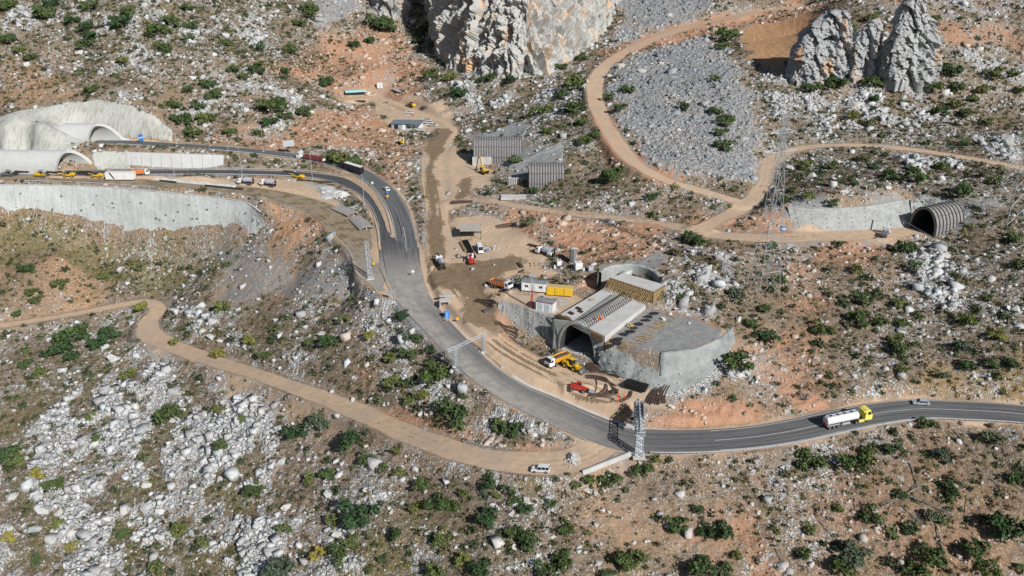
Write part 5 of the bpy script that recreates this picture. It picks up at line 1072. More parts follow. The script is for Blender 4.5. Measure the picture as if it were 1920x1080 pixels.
o = q.build('timber_pile', TIMB); o.location = p; tag(o, 'small heap of timber on the left edge of the roof slab', 'timber')
def formwork(a, b, z0, h, name, label, props=1, dens=.55, propd=2.0):
    a = Vector((a.x, a.y, z0)); b = Vector((b.x, b.y, z0)); d = b-a; L = d.length; dn = d.normalized(); nr = Vector((dn.y, -dn.x, 0))
    e = empty(name, a, 0, 0, label, 'formwork'); q = MB(); r = MB(); s = MB(); q.beam(nr*.1+Vector((0, 0, h/2)), d+nr*.1+Vector((0, 0, h/2)), .08, h)
    k = 0
    while k*dens < L:
        x = dn*(k*dens); r.beam(x+nr*.22, x+nr*.22+Vector((0, 0, h+.25)), .12, .14)
        if props: s.bar(x+nr*.25+Vector((0, 0, h*.85)), x+nr*(propd+random.uniform(-.3, .3))+dn*random.uniform(-.3, .3), .06, 4); s.bar(x+nr*.25+Vector((0, 0, h*.4)), x+nr*(propd*.7), .05, 4)
        k += 1
    for zz in (.25, .5, .75): r.beam(nr*.32+Vector((0, 0, h*zz)), d+nr*.32+Vector((0, 0, h*zz)), .1, .12)
    q.build('plywood', PLY, e); r.build('studs', TIMB, e); (s.build('props', TIMB, e) if props else None); return e
formwork(onslab(-.03, .0)+ax*-.3, onslab(.33, 0)+ax*-.3, 14.4, 1.7, 'formwork', 'low orange timber edge form at the left front of the roof slab', 0, .5)
formwork(onslab(.72, .0)+ax*-.25, onslab(1, 0)+ax*-.25, 14.1, 1.5, 'formwork', 'timber edge form at the right front corner of the roof slab', 0, .5)
U0 = W(1143,521,19.2); U1 = W(1225,548,19.2); U2 = W(1247,534,19.2); U3 = W(1170,512,19.2)
q = MB(); q.slab([(p.x, p.y) for p in (U0, U1, U2, U3)], 15.0, 19.2); o = q.build('raised_slab', CLEAN); tag(o, 'raised concrete block behind the props at the back of the roof slab', 'slab')
formwork(U0, U1, 15.7, 3.7, 'propped_formwork', 'long propped timber formwork wall across the back of the roof slab', 1, .6, 3.0)
formwork(U1, U2, 15.4, 3.9, 'formwork', 'short timber formwork return on the right end of the raised block', 1, .7, 2.0)
# curved shotcrete rim behind
rim = [W(a, b, 19.5) for a, b in ((1128,512),(1140,503),(1165,498),(1195,499),(1222,508),(1236,520))]
vs = []; 
R_ = catmull([list(p) for p in rim], .8)
for h, o_ in ((-6, 0), (0, 0), (.3, .4), (.2, 1.3), (-6, 1.6)):
    for p in R_: c = Vector((W(1190,530,19.5).x, W(1190,530,19.5).y)); dd = (Vector((p[0], p[1]))-c).normalized(); vs.append((p[0]+dd.x*o_, p[1]+dd.y*o_, p[2]+h+.25*MN.noise(Vector((p[0]*.4, p[1]*.4, h)))))
n1 = len(R_); o = mesh_obj('curved_wall', vs, [(j*n1+i, j*n1+i+1, (j+1)*n1+i+1, (j+1)*n1+i) for j in range(4) for i in range(n1-1)], SHOT); tag(o, 'curved shotcrete rim behind the raised concrete block', 'wall')
for i in range(9):          # dark tarps and cut sheets along the right foot of the slab
    t = i/8; p = SL[1]+(SL[2]-SL[1])*(t*.9+.02)+Vector((2.0+1.6*random.random(), -1.0-1.0*random.random(), 0)); p.z = 14.12; q = MB(); a = random.uniform(0, 1)
    vv = [(math.cos(k*1.05+a)*random.uniform(.8, 1.9), math.sin(k*1.05+a)*random.uniform(.7, 1.3)) for k in range(6)]; q.slab(vv, .0, .25+.15*random.random()); o = q.build('black_sheet', mat('black_sheeting', (.035, .035, .04), .6)); o.location = p
    tag(o, unique('folded black sheeting on the gravel beside the slab,', *proj(p)[:2]), 'sheeting', 'black sheets beside the roof slab')
for i in range(12):
    t = i/11; p = SL[1]+(SL[2]-SL[1])*(t*.85+.1)+Vector((5.2+1.5*random.random(), -2.4-2*random.random(), 0)); p.z = 14.15; q = MB()
    for k in range(4): q.beam((random.uniform(-.6, .6), random.uniform(-.5, .5), .1*k), (2.6+random.uniform(-.8, .8), -1.3+random.uniform(-1, 1), .1*k), .13, .07)
    o = q.build('plank_bundle', TIMB); o.location = p; tag(o, unique('scattered timber planks', *proj(p)[:2]), 'timber', 'planks strewn on the gravel platform')

# ---------------------------------------------------------------- guard rails
def guardrail(L, label, step=4.0, cap=90):
    d = np.gradient(L[:, :2], axis=0); ang = np.arctan2(d[:, 1], d[:, 0]); e = empty('guardrail', L[0, :3], 0, 0, label, 'guardrail', 'crash barriers'); o0 = Vector(L[0, :3])
    q = MB(); P = [Vector(p[:3])-o0 for p in L]
    for i in range(0, len(P)-1):
        q.beam(P[i]+Vector((0, 0, .62)), P[i+1]+Vector((0, 0, .62)), .09, .34)
    q.build('rail', GALV, e); tot = L[-1, 4]-L[0, 4]; n = min(cap, int(abs(tot)/step)); pm = MB().box((0, 0, .35), (.12, .1, 1.0)); first = None
    for k in range(n+1):
        s = L[0, 4]+tot*k/n; i = int(np.argmin(abs(L[:, 4]-s)))
        if first is None: first = pm.build('post', GALV, e); o = first
        else: o = first.copy(); COL.objects.link(o)
        o.location = P[i]; o.rotation_euler = (0, 0, ang[i])
def seg(L, px0, px1, o_):
    c = np.array([proj(p)[0] for p in L]); m = (c >= min(px0, px1)) & (c <= max(px0, px1)); q = L[m]; return offs(q, o_) if not hasattr(o_, 'shape') else q
def rowcut(L, py0, py1): c = np.array([proj(p)[1] for p in L]); return L[(c >= py0) & (c <= py1)]
guardrail(offs(low[np.array([proj(p)[0] for p in low]) > 1205], 5.6), 'crash barrier on the near edge of the right-hand road by the tanker truck')
gl = low[np.array([proj(p)[0] for p in low]) < 1120]; gl = gl[:-6]; q2 = gl.copy(); dd_ = offs(gl, 1.0)-gl; q2[:, :2] += dd_[:, :2]*(gl[:, 3:4]/2+.7); guardrail(q2, 'crash barrier along the near side of the curving grey road', 5)
mu = RL['muddy']; q2 = mu.copy(); dd_ = offs(mu, -1.0)-mu; q2[:, :2] += dd_[:, :2]*(mu[:, 3:4]/2+.9); guardrail(q2, 'long crash barrier above the pale retaining wall', 5)
uu = up[np.array([proj(p)[0] for p in up]) > 225]; guardrail(offs(uu[12:], 5.0), 'crash barrier on the near side of the upper road past the trucks', 5)
mm_ = md[np.array([proj(p)[0] for p in md]) > 190]; guardrail(offs(mm_[10:], 4.7), 'crash barrier on the near side of the dark middle road', 5); guardrail(offs(mm_[14:], -4.7), 'crash barrier on the far side of the dark middle road', 5)
q = MB(); a = T(1092, 889); b = T(1184, 853); q.beam(a+Vector((0, 0, .5)), b+Vector((0, 0, .5)), .45, 1.1); q.beam(a+Vector((0, 0, .05)), b+Vector((0, 0, .05)), .9, .4); o = q.build('concrete_barrier', CLEAN); tag(o, 'long straight white concrete barrier from the gantry foot to the dirt track', 'barrier')
q = MB(); pts_ = [T(1160, 797), T(1205, 806)]; q.beam(pts_[0]+Vector((0, 0, .3)), pts_[1]+Vector((0, 0, .3)), 1.2, .8); o = q.build('gantry_footing', CLEAN); tag(o, 'pale concrete plinth at the far foot of the truss gantry', 'footing')
# pale roadside drain
dr = low[(np.array([proj(p)[0] for p in low]) < 1165) & (np.array([proj(p)[0] for p in low]) > 930)]; q2 = dr.copy(); dd_ = offs(dr, -1.0)-dr; q2[:, :2] += dd_[:, :2]*(dr[:, 3:4]/2+.9)
o = ribbon('concrete_gutter', q2, .7, CLEAN, .12)
# ---------------------------------------------------------------- vehicles and plant: x forward, z up, origin on the ground
GLASS = mat('dark_glass', (.02, .025, .03), .12, var=.05, spec=.6)
RUB = mat('tyre_rubber', (.028, .028, .028), .85)
RIMM = mat('wheel_rim', (.38, .38, .38), .45, .5)
BLK = mat('black_steel', (.03, .03, .032), .6, .1)
def paint(name, c, rough=.38, dirt=.1): return mat(name, c, rough, 0, dirt, 1.2, spec=.45)
WHT = paint('white_paint', (.72, .73, .73)); YEL = paint('yellow_paint', (.72, .46, .03)); RED = paint('red_paint', (.42, .04, .03)); ORG = paint('orange_paint', (.60, .22, .07))
SIL = paint('silver_paint', (.42, .45, .52)); GRY = paint('grey_paint', (.12, .13, .15)); LYEL = paint('lemon_paint', (.78, .70, .14)); BLU = paint('blue_paint', (.04, .20, .55))
ROOFW = mat('trailer_roof', (.72, .72, .70), .6); TARP = mat('black_tarpaulin', (.025, .022, .026), .55); LAMP = mat('lamp_glass', (.8, .8, .75), .2); REDL = mat('red_load', (.22, .035, .03), .8, scale=3)
DIRT = mat('spoil', (.10, .085, .075), .95, scale=3, bump=.5)
_W = {}
def wheels(par, pts, r=.34, w=.24, rim=None):
    key = (r, w, rim.name if rim else '')
    if key not in _W:
        a = MB().bar((0, -w/2, 0), (0, w/2, 0), r, 16); t = a.build('wheel', RUB); b = MB().bar((0, -w/2-.015, 0), (0, w/2+.015, 0), r*.55, 10).build('rim', rim or RIMM, t); _W[key] = (t, b); src = t; first = True
    t, b = _W[key]
    for k, (x, y) in enumerate(pts):
        if t.parent is None: o = t
        else: o = t.copy(); COL.objects.link(o); c = b.copy(); COL.objects.link(c); c.parent = o
        o.parent = par; o.location = (x, y, r)
def car(e, L, w, h, m, kind='car', glass=GLASS):
    hw = w/2; q = MB()
    if kind == 'car': lower = [(-L/2, .35), (-L/2, .8), (-L/2+.15, .92), (L/2-1.15, .90), (L/2-.2, .74), (L/2, .58), (L/2, .3)]; cab = (-L/2+.25, L/2-1.05, .55, .75)
    elif kind == 'suv': lower = [(-L/2, .4), (-L/2, .95), (-L/2+.08, 1.05), (L/2-1.35, 1.05), (L/2-.15, .95), (L/2, .8), (L/2, .38)]; cab = (-L/2+.06, L/2-1.3, .15, .55)
    elif kind == 'van': lower = [(-L/2, .4), (-L/2, 1.15), (L/2-1.0, 1.2), (L/2-.1, .85), (L/2, .7), (L/2, .35)]; cab = (-L/2+.03, L/2-.85, .08, .9)
    elif kind == 'pickup': lower = [(-L/2, .45), (-L/2, .98), (L/2-1.4, 1.0), (L/2-.15, .92), (L/2, .75), (L/2, .4)]; cab = (-L/2+1.65, L/2-1.35, .35, .6)
    q.prism(lower, -hw, hw); body = q.build('body', m, e, bevel=.07)
    x0, x1, a0, a1 = cab; zb = lower[2][1]-.02; n = .16; g = MB()
    def frus(M_, k, z0, z1, f0, f1, ins):
        X0, X1 = x0+a0*f0, x1-a1*f0; X2, X3 = x0+a0*f1, x1-a1*f1; y0, y1 = hw-.04-ins*f0*0-n*f0, hw-.04-n*f1
        M_.add([(X0-k, -y0-k, z0), (X1+k, -y0-k, z0), (X1+k, y0+k, z0), (X0-k, y0+k, z0), (X2-k, -y1-k, z1), (X3+k, -y1-k, z1), (X3+k, y1+k, z1), (X2-k, y1+k, z1)], [(3, 2, 1, 0), (4, 5, 6, 7), (0, 1, 5, 4), (1, 2, 6, 5), (2, 3, 7, 6), (3, 0, 4, 7)])
    H = h-zb; frus(g, 0, zb, h-.06, 0, 1-.06/H, 0); g.build('windows', glass, e)
    r = MB(); frus(r, .015, h-.09, h, 1-.09/H, 1, 0); r.build('roof', m, e, bevel=.03)
    p = MB(); xs = [x1-a1*.5-.1-(x1-x0-a1*.5)*t for t in (.33, .66)] if kind != 'pickup' else [(x0+x1)/2-.1]
    for sy in (-1, 1):
        for xx in xs+[x0+a0*.4]: p.beam((xx, sy*(hw-.03), zb), (xx, sy*(hw-.04-n+.01), h-.04), .07, .12)
        for k0, k1 in ((x1, x1-a1), (x0, x0+a0)): p.beam((k0, sy*(hw-.04), zb), (k1, sy*(hw-.04-n), h-.04), .08, .07)
    p.build('pillars', m, e)
    if kind == 'pickup': MB().box((-L/2+.85, 0, .96), (1.45, w-.3, .06)).build('load_bed', BLK, e)
    rr = .34 if kind == 'car' else .39; wheels(e, [(sx*(L/2-.85), sy*(hw-.1)) for sx in (-1, 1) for sy in (-1, 1)], rr, .24)
    for sy in (-1, 1): MB().box((L/2-.03, sy*(hw-.28), .68 if kind == 'car' else .8), (.1, .34, .16)).build('headlight', LAMP, e)
    MB().box((L/2+.01, 0, .42), (.12, w*.8, .14)).build('bumper', BLK, e)
def at(px, py): return T(px, py)
def pose(name, rear, front, label, cat, group=None, z=None, tilt=True):
    a = at(*rear); b = at(*front)
    if z is not None: a = W(rear[0], rear[1], z); b = W(front[0], front[1], z)
    d = b-a; yaw = math.atan2(d.y, d.x); pitch = -math.atan2(d.z, max(math.hypot(d.x, d.y), 3)) if tilt else 0
    if abs(pitch) > .22: pitch = .22*(1 if pitch > 0 else -1)
    c = (a+b)/2; c.z += .04; return empty(name, c, yaw, pitch, label, cat, group)

def cab_(e, x, w, h, m, z0=.55, L=2.1, name='cab', sleeper=0, vis=True):
    q = MB(); q.prism([(x, z0), (x, z0+h), (x+L*.62, z0+h), (x+L*.92, z0+h*.55), (x+L, z0+h*.45), (x+L, z0)], -w/2, w/2); c = q.build(name, m, e, bevel=.06)
    MB().add([(x+L*.66, -w/2+.14, z0+h*.93), (x+L*.925, -w/2+.1, z0+h*.56), (x+L*.925, w/2-.1, z0+h*.56), (x+L*.66, w/2-.14, z0+h*.93), (x+L*.66+.06, -w/2+.14, z0+h*.96), (x+L*.925+.06, -w/2+.1, z0+h*.59), (x+L*.925+.06, w/2-.1, z0+h*.59), (x+L*.66+.06, w/2-.14, z0+h*.96)], [(0, 1, 2, 3), (7, 6, 5, 4), (4, 5, 1, 0), (5, 6, 2, 1), (6, 7, 3, 2), (7, 4, 0, 3)]).build('windscreen', GLASS, e)
    g = MB()
    for sy in (-1, 1): g.prism([(x+L*.3, z0+h*.52), (x+L*.3, z0+h*.85), (x+L*.6, z0+h*.85), (x+L*.8, z0+h*.52)], sy*(w/2)-.02, sy*(w/2)+.02)
    g.build('side_window', GLASS, e)
    MB().box((x+L+.02, 0, z0+.18), (.12, w*.96, .42)).build('bumper', BLK, e)
    for sy in (-1, 1): MB().box((x+L+.05, sy*(w/2-.3), z0+.5), (.08, .4, .2)).build('headlight', LAMP, e)
    mi = MB()
    for sy in (-1, 1): mi.box((x+L*.82, sy*(w/2+.2), z0+h*.72), (.1, .18, .5))
    mi.build('mirrors', BLK, e)
def chassis(e, x0, x1, z=.85): 
    q = MB(); q.beam((x0, .42, z), (x1, .42, z), .16, .26); q.beam((x0, -.42, z), (x1, -.42, z), .16, .26)
    for k in range(5): q.beam((x0+(x1-x0)*k/4, -.42, z), (x0+(x1-x0)*k/4, .42, z), .12, .12)
    q.build('chassis', BLK, e)
def tipper(e, capm, bodm, load=True):
    chassis(e, -4.2, 3.2); cab_(e, 2.0, 2.45, 2.3, capm, .7, 2.0)
    q = MB(); n = 2.45/2; X0, X1, z0, z1 = -4.3, 1.7, 1.15, 2.65
    q.add([(X0+.5, -1.0, z0), (X1, -1.0, z0), (X1, 1.0, z0), (X0+.5, 1.0, z0), (X0, -n, z1), (X1+.1, -n, z1), (X1+.1, n, z1), (X0, n, z1), (X0+.6, -.85, z0+.2), (X1-.15, -.85, z0+.2), (X1-.15, .85, z0+.2), (X0+.6, .85, z0+.2), (X0+.15, -n+.13, z1), (X1-.05, -n+.13, z1), (X1-.05, n-.13, z1), (X0+.15, n-.13, z1)],
          [(0, 3, 2, 1), (0, 1, 5, 4), (1, 2, 6, 5), (2, 3, 7, 6), (3, 0, 4, 7), (8, 9, 10, 11), (8, 12, 13, 9), (9, 13, 14, 10), (10, 14, 15, 11), (11, 15, 12, 8), (4, 5, 13, 12), (5, 6, 14, 13), (6, 7, 15, 14), (7, 4, 12, 15)])
    q.box((X1+.5, 0, z1+.1), (1.1, 2.3, .08)); b = q.build('tipper_body', bodm, e)
    for sy in (-1, 1):
        r = MB()
        for k in range(6): r.beam((X0+.7+k*1.0, sy*1.03, z0), (X0+.7+k*1.0, sy*(n+.05), z1), .1, .1)
        r.build('side_ribs', bodm, b)
    if load: 
        s = MB(); NN = 10
        vs = [((X0+.3)+(X1-X0-.5)*i/NN, (-n+.2)+(2*n-.4)*j/5, z1-.35+.3*math.sin(math.pi*i/NN)*math.sin(math.pi*j/5)+random.uniform(-.06, .06)) for i in range(NN+1) for j in range(6)]
        s.add(vs, [(i*6+j, (i+1)*6+j, (i+1)*6+j+1, i*6+j+1) for i in range(NN) for j in range(5)]); s.build('load', DIRT, e)
    wheels(e, [(x, sy*1.02) for x in (3.1, 1.3, -1.9, -3.2) for sy in (-1, 1)], .52, .34)
def tractor(e, m, x0, w=2.5, h=2.95):
    chassis(e, x0-.3, x0+5.2); cab_(e, x0+3.6, w, h, m, .65, 2.2); MB().box((x0+3.5, 0, 3.35), (.9, w*.92, .5)).build('air_deflector', m, e, bevel=.1)
    MB().box((x0+2.6, -1.05, .75), (1.6, .45, .6)).build('fuel_tank', SIL if m != LYEL else LYEL, e); MB().box((x0+2.6, 1.05, .75), (1.6, .45, .6)).build('side_box', BLK, e)
    wheels(e, [(x, sy*1.0) for x in (x0+4.8, x0+1.1) for sy in (-1, 1)], .52, .36)
def semi_box(e, m, body, roof, load=None):
    x0 = 1.6; tractor(e, m, x0)
    q = MB(); q.box((-2.4, 0, 2.6), (11.2, 2.5, 2.7)); b = q.build('trailer', body, e, bevel=.05)
    MB().box((-2.4, 0, 3.98), (11.1, 2.4, .06)).build('trailer_roof', roof, e)
    if load is None:
        s = MB()
        for k in range(9): s.box((-7.8+1.35*k, 0, 2.6), (.06, 2.56, 2.5))
        s.build('curtain_straps', GRY, b)
    chassis(e, -7.8, 3, 1.1); MB().box((-8.03, 0, 2.55), (.06, 2.3, 2.4)).build('rear_doors', body, e)
    wheels(e, [(x, sy*1.0) for x in (-6.6, -5.3, -4.0) for sy in (-1, 1)], .5, .36)
def semi_tank(e):
    tractor(e, LYEL, .9, 2.5, 3.1); q = MB(); n = 20; vs = []
    for x, s in ((-6.9, .9), (-6.8, 1), (2.6, 1), (2.7, .9)):
        for k in range(n): a = 6.2832*k/n; vs.append((x, 1.2*s*math.copysign(abs(math.cos(a))**.8, math.cos(a)), 2.3+1.05*s*math.copysign(abs(math.sin(a))**.8, math.sin(a))))
    q.add(vs, [(j*n+k, j*n+(k+1) % n, (j+1)*n+(k+1) % n, (j+1)*n+k) for j in range(3) for k in range(n)]+[tuple(range(n))[::-1], tuple(range(3*n, 4*n))]); t = q.build('tank', WHT, e)
    r = MB(); r.box((-2.1, 0, 3.4), (9, .8, .06)); 
    for sy in (-1, 1): r.beam((-6.6, sy*.5, 3.55), (2.4, sy*.5, 3.55), .06, .2)
    r.build('walkway', GALV, t)
    for k in range(4): MB().bar((-5.4+k*2.1, 0, 3.38), (-5.4+k*2.1, 0, 3.62), .33, 12).build('hatch', BLK, t)
    MB().box((-7.0, 0, 1.25), (.2, 2.3, .5)).build('rear_bumper', RED, e)
    m_ = MB(); 
    for sy in (-1, 1): m_.box((-4.9, sy*1.02, 1.12), (3.9, .42, .08)); m_.box((-1.2, sy*1.0, .9), (2.4, .3, .5))
    m_.build('mudguards', GALV, e); chassis(e, -6.8, 2.6, 1.05); wheels(e, [(x, sy*1.0) for x in (-6.1, -4.8, -3.5) for sy in (-1, 1)], .5, .36)
def loader(e, m):
    MB().prism([(-3.6, .9), (-3.6, 1.7), (-3.3, 2.1), (-1.4, 2.15), (-1.2, 1.2), (.1, 1.1), (.1, .8)], -.95, .95).build('engine_cover', m, e, bevel=.08)
    MB().prism([(.1, .8), (.1, 1.5), (1.2, 1.7), (1.9, .9), (1.9, .6)], -.7, .7).build('front_frame', m, e)
    MB().box((-.5, 0, 2.4), (1.5, 1.4, 1.5), taper=.86).build('cab', GLASS, e); MB().box((-.5, 0, 3.2), (1.6, 1.45, .12)).build('cab_roof', m, e)
    a = MB()
    for sy in (-1, 1): a.beam((.9, sy*.5, 1.9), (3.1, sy*.5, .75), .2, .4)
    a.beam((1.2, 0, 1.3), (2.6, 0, 1.25), .2, .25); a.build('lift_arms', m, e)
    b = MB(); b.prism([(3.0, .15), (2.85, .8), (3.1, 1.35), (3.5, 1.45), (3.2, 1.2), (3.1, .8), (3.25, .35), (4.3, .2), (4.3, .08)], -1.4, 1.4)
    for sy in (-1, 1): b.prism([(3.0, .15), (3.0, 1.3), (3.5, 1.4), (4.3, .1)], sy*1.4-.04, sy*1.4+.04)
    b.build('bucket', GRY, e); wheels(e, [(x, sy*1.1) for x in (-2.3, 1.0) for sy in (-1, 1)], .78, .6, m)
def tracked(e, m, sw=0, raise_=1.0, L=4.6):
    for sy in (-1, 1):
        q = MB(); q.prism([(-2.0, .15), (-2.3, .5), (-2.0, .85), (2.0, .85), (2.3, .5), (2.0, .15)], sy*1.15-.28, sy*1.15+.28); t = q.build('track', BLK, e)
    MB().box((0, 0, .75), (1.6, 1.8, .4)).build('undercarriage', BLK, e)
    u = bpy.data.objects.new('upper_body', None); COL.objects.link(u); u.parent = e; u.rotation_euler = (0, 0, sw)
    MB().prism([(-2.5, 1.0), (-2.6, 2.0), (-1.6, 2.25), (-.2, 2.2), (-.2, 1.7), (1.3, 1.6), (1.3, 1.0)], -1.3, 1.3).build('engine_house', m, u, bevel=.08)
    MB().prism([(.0, 1.6), (-.1, 3.0), (1.1, 3.05), (1.5, 2.1), (1.5, 1.6)], .35, 1.25).build('cab', GLASS, u, bevel=.04); MB().box((.5, .8, 3.07), (1.2, .95, .08)).build('cab_roof', m, u)
    MB().box((-2.6, 0, 1.5), (.4, 2.5, .9)).build('counterweight', BLK, u, bevel=.1)
    b = MB(); A = Vector((1.1, -.3, 1.6)); B = Vector((2.8, -.3, 3.0+2.4*raise_)); Cc = Vector((4.9, -.3, 3.0+2.4*raise_)); b.beam(A, B, .42, .65); b.beam(B-Vector((.2, 0, .1)), Cc, .4, .55); b.build('boom', m, u)
    D = Vector((6.3, -.3, 1.2)); MB().beam(Cc, D, .32, .45).build('stick', m, u); cy = MB(); cy.bar((1.5, -.3, 1.9), B+Vector((.3, 0, -.5)), .1); cy.bar(B+Vector((.4, 0, .4)), Cc+Vector((.2, 0, .45)), .09); cy.build('hydraulic_cylinders', GALV, u)
    k = MB(); k.prism([(5.5, .25), (6.4, 1.35), (6.9, 1.1), (6.9, .2), (6.2, -.05)], -.95, .35); k.build('bucket', GRY, u)
def telehandler(e):
    MB().prism([(-2.4, .7), (-2.4, 1.5), (-1.0, 1.6), (1.9, 1.2), (2.2, .7)], -.85, .85).build('body', RED, e, bevel=.06); MB().box((-.2, .62, 1.9), (1.3, .75, 1.3), taper=.85).build('cab', RED, e); MB().box((.1, .64, 1.95), (1.34, .79, .55), taper=.9).build('windows', GLASS, e)
    b = MB(); b.beam((-2.3, -.35, 2.0), (2.6, -.35, 1.45), .35, .42); b.build('boom', RED, e); f = MB(); f.box((3.0, -.1, 1.0), (.12, 1.5, .9)); f.beam((3.0, -.6, .6), (4.3, -.6, .6), .12, .06); f.beam((3.0, .4, .6), (4.3, .4, .6), .12, .06); f.beam((2.5, -.35, 1.4), (3.0, -.35, 1.0), .3, .35); f.build('fork_carriage', BLK, e)
    pl = MB(); [pl.beam((3.1, -.9+i*.3, .72), (4.6, -.9+i*.3, .72), .14, .08) for i in range(7)]; pl.build('pallet', GALV, e); wheels(e, [(x, sy*.95) for x in (-1.7, 1.5) for sy in (-1, 1)], .55, .42, RIMM)
def drill_rig(e, m, booms=2, dark=False):
    MB().prism([(-3.8, .7), (-3.8, 1.7), (-2.0, 1.9), (-1.8, 1.3), (1.2, 1.2), (1.6, .6)], -1.0, 1.0).build('body', m, e, bevel=.07)
    MB().box((-.6, 0, 2.75), (2.0, 1.9, .12)).build('canopy', GRY if not dark else m, e); c = MB(); [c.bar((-.6+sx*.9, sy*.85, 1.2), (-.6+sx*.9, sy*.85, 2.7), .06, 5) for sx in (-1, 1) for sy in (-1, 1)]; c.build('canopy_posts', BLK, e); MB().box((-.7, .3, 1.6), (.8, .9, .9)).build('control_seat', BLK, e)
    for k in range(booms):
        sy = (k-(booms-1)/2)*.9; b = MB(); b.beam((1.2, sy, 1.4), (4.2, sy*1.3, 1.9), .3, .34); b.build('boom', m if k % 2 else BLK, e); f = MB(); f.beam((2.2, sy*1.4, 2.2), (8.4, sy*1.8, 1.7), .28, .22); f.bar((2.4, sy*1.4, 2.42), (8.2, sy*1.8, 1.92), .06, 5); f.build('feed_beam', BLK, e)
    h = MB()
    for k in range(4): h.bar((1.0, -.4+k*.25, 1.6), (3.4, -.5+k*.3, 2.6), .05, 5)
    h.build('hoses', BLK, e); wheels(e, [(x, sy*1.05) for x in (-2.9, .6) for sy in (-1, 1)], .6, .45, m)
def mixer(e, m=WHT, boom=True):
    chassis(e, -4, 3); cab_(e, 2.2, 2.3, 2.1, m, .7, 1.7); q = MB(); n = 14; vs = []
    for x, r, z in ((-3.6, .45, 2.9), (-2.2, 1.0, 2.35), (.3, 1.15, 2.15), (1.5, .7, 2.0)):
        for k in range(n): a = 6.2832*k/n; vs.append((x, math.cos(a)*r, z+math.sin(a)*r))
    q.add(vs, [(j*n+k, j*n+(k+1) % n, (j+1)*n+(k+1) % n, (j+1)*n+k) for j in range(3) for k in range(n)]+[tuple(range(n))[::-1], tuple(range(3*n, 4*n))]); q.build('drum', SIL if m == WHT else m, e)
    f = MB(); f.beam((-4.1, 0, 3.1), (-4.1, 0, 1.2), .5, .3); f.beam((-3.6, .5, 1.0), (-3.9, .5, 3.4), .12, .12); f.beam((-3.6, -.5, 1.0), (-3.9, -.5, 3.4), .12, .12); f.build('chute', BLK, e)
    if boom: b = MB(); b.beam((2.0, 0, 3.1), (5.8, 0, 2.3), .25, .3); b.bar((5.8, 0, 2.3), (7.4, .3, 1.4), .1); b.build('spray_boom', BLK, e)
    wheels(e, [(x, sy*.98) for x in (3.0, -1.6, -2.9) for sy in (-1, 1)], .5, .34)

V = pose('semi_truck', (686,331), (629,313), 'black semi truck with white trailer roof on the upper road', 'truck'); semi_box(V, BLK, TARP, ROOFW)
V = pose('semi_truck', (614,308), (550,295), 'white semi truck with an open red-loaded trailer under the sign', 'truck'); x0 = 1.6
tractor(V, WHT, x0); MB().box((-2.4, 0, 1.9), (11.2, 2.5, 1.5)).build('trailer', paint('maroon_paint', (.16, .05, .06)), V, bevel=.04); MB().box((-2.4, 0, 2.68), (10.8, 2.3, .12)).build('load', REDL, V); chassis(V, -7.8, 3, 1.0); MB().box((-8.05, 0, 1.9), (.08, 2.3, 1.2)).build('rear_doors', WHT, V); wheels(V, [(x, sy*1.0) for x in (-6.6, -5.3, -4.0) for sy in (-1, 1)], .5, .36)
V = pose('tanker_truck', (1550,802), (1626,786), 'white tanker truck with a bright yellow cab on the right-hand road', 'truck'); semi_tank(V)
for n_, a, b, m, kd, dim, lab, ct in [
 ('parked_car', (1033,885), (995,883), WHT, 'suv', (4.7,1.85,1.85), 'white off-road car parked alone on the lower dirt track', 'car'),
 ('passenger_car', (1742,759), (1710,757), SIL, 'car', (4.3,1.78,1.5), 'silver-blue hatchback driving on the right-hand road', 'car'),
 ('passenger_car', (730,361), (720,352), WHT, 'car', (4.4,1.8,1.45), 'white car with dark glass on the bend behind the black truck', 'car'),
 ('parked_car', (775,213), (760,212), WHT, 'car', (4.5,1.8,1.5), 'white car standing between the wheel loader and the grey office', 'car'),
 ('parked_car', (799,205), (789,202), GRY, 'car', (4.3,1.8,1.45), 'dark grey car parked right of the wheel loader', 'car'),
 ('pickup_truck', (808,228), (791,226), WHT, 'pickup', (5.2,1.85,1.75), 'white pickup nearest the back of the grey office', 'pickup'),
 ('pickup_truck', (812,232), (795,231), WHT, 'pickup', (5.2,1.85,1.75), 'middle white pickup of three beside the grey office', 'pickup'),
 ('pickup_truck', (820,237), (803,236), WHT, 'pickup', (5.2,1.85,1.75), 'front white pickup standing out furthest right of the office', 'pickup'),
 ('van', (897,463), (903,479), WHT, 'van', (6.0,2.0,2.3), 'white van parked beside the open grey shed', 'van')]:
    V = pose(n_, a, b, lab, ct); car(V, *dim, m, kd)
V = pose('dump_truck', (920,536), (962,546), 'orange dump truck with a white cab near the white cabins', 'dump truck'); tipper(V, WHT, ORG)
V = pose('dump_truck', (1064,675), (1026,690), 'white cab dump truck with yellow-orange skip by the big tunnel mouth', 'dump truck'); tipper(V, WHT, paint('amber_paint', (.66, .34, .04)))
V = pose('wheel_loader', (1057,684), (1093,700), 'yellow wheel loader in front of the big tunnel mouth', 'loader'); loader(V, YEL)
V = pose('wheel_loader', (780,203), (762,197), 'yellow and black wheel loader above the grey site office', 'loader'); loader(V, YEL)
V = pose('telehandler', (1069,730), (1098,735), 'red telehandler with raised boom near the curved steel ribs', 'telehandler'); telehandler(V)
V = pose('tracked_excavator', (916,329), (898,322), 'yellow excavator with raised boom below the left ribbed portal', 'excavator', tilt=False); tracked(V, YEL, 0, 1.5)
V = pose('tracked_excavator', (747,263), (760,277), 'older yellow excavator on the red slope below the grey office', 'excavator', tilt=False); tracked(V, YEL, 0, .1)
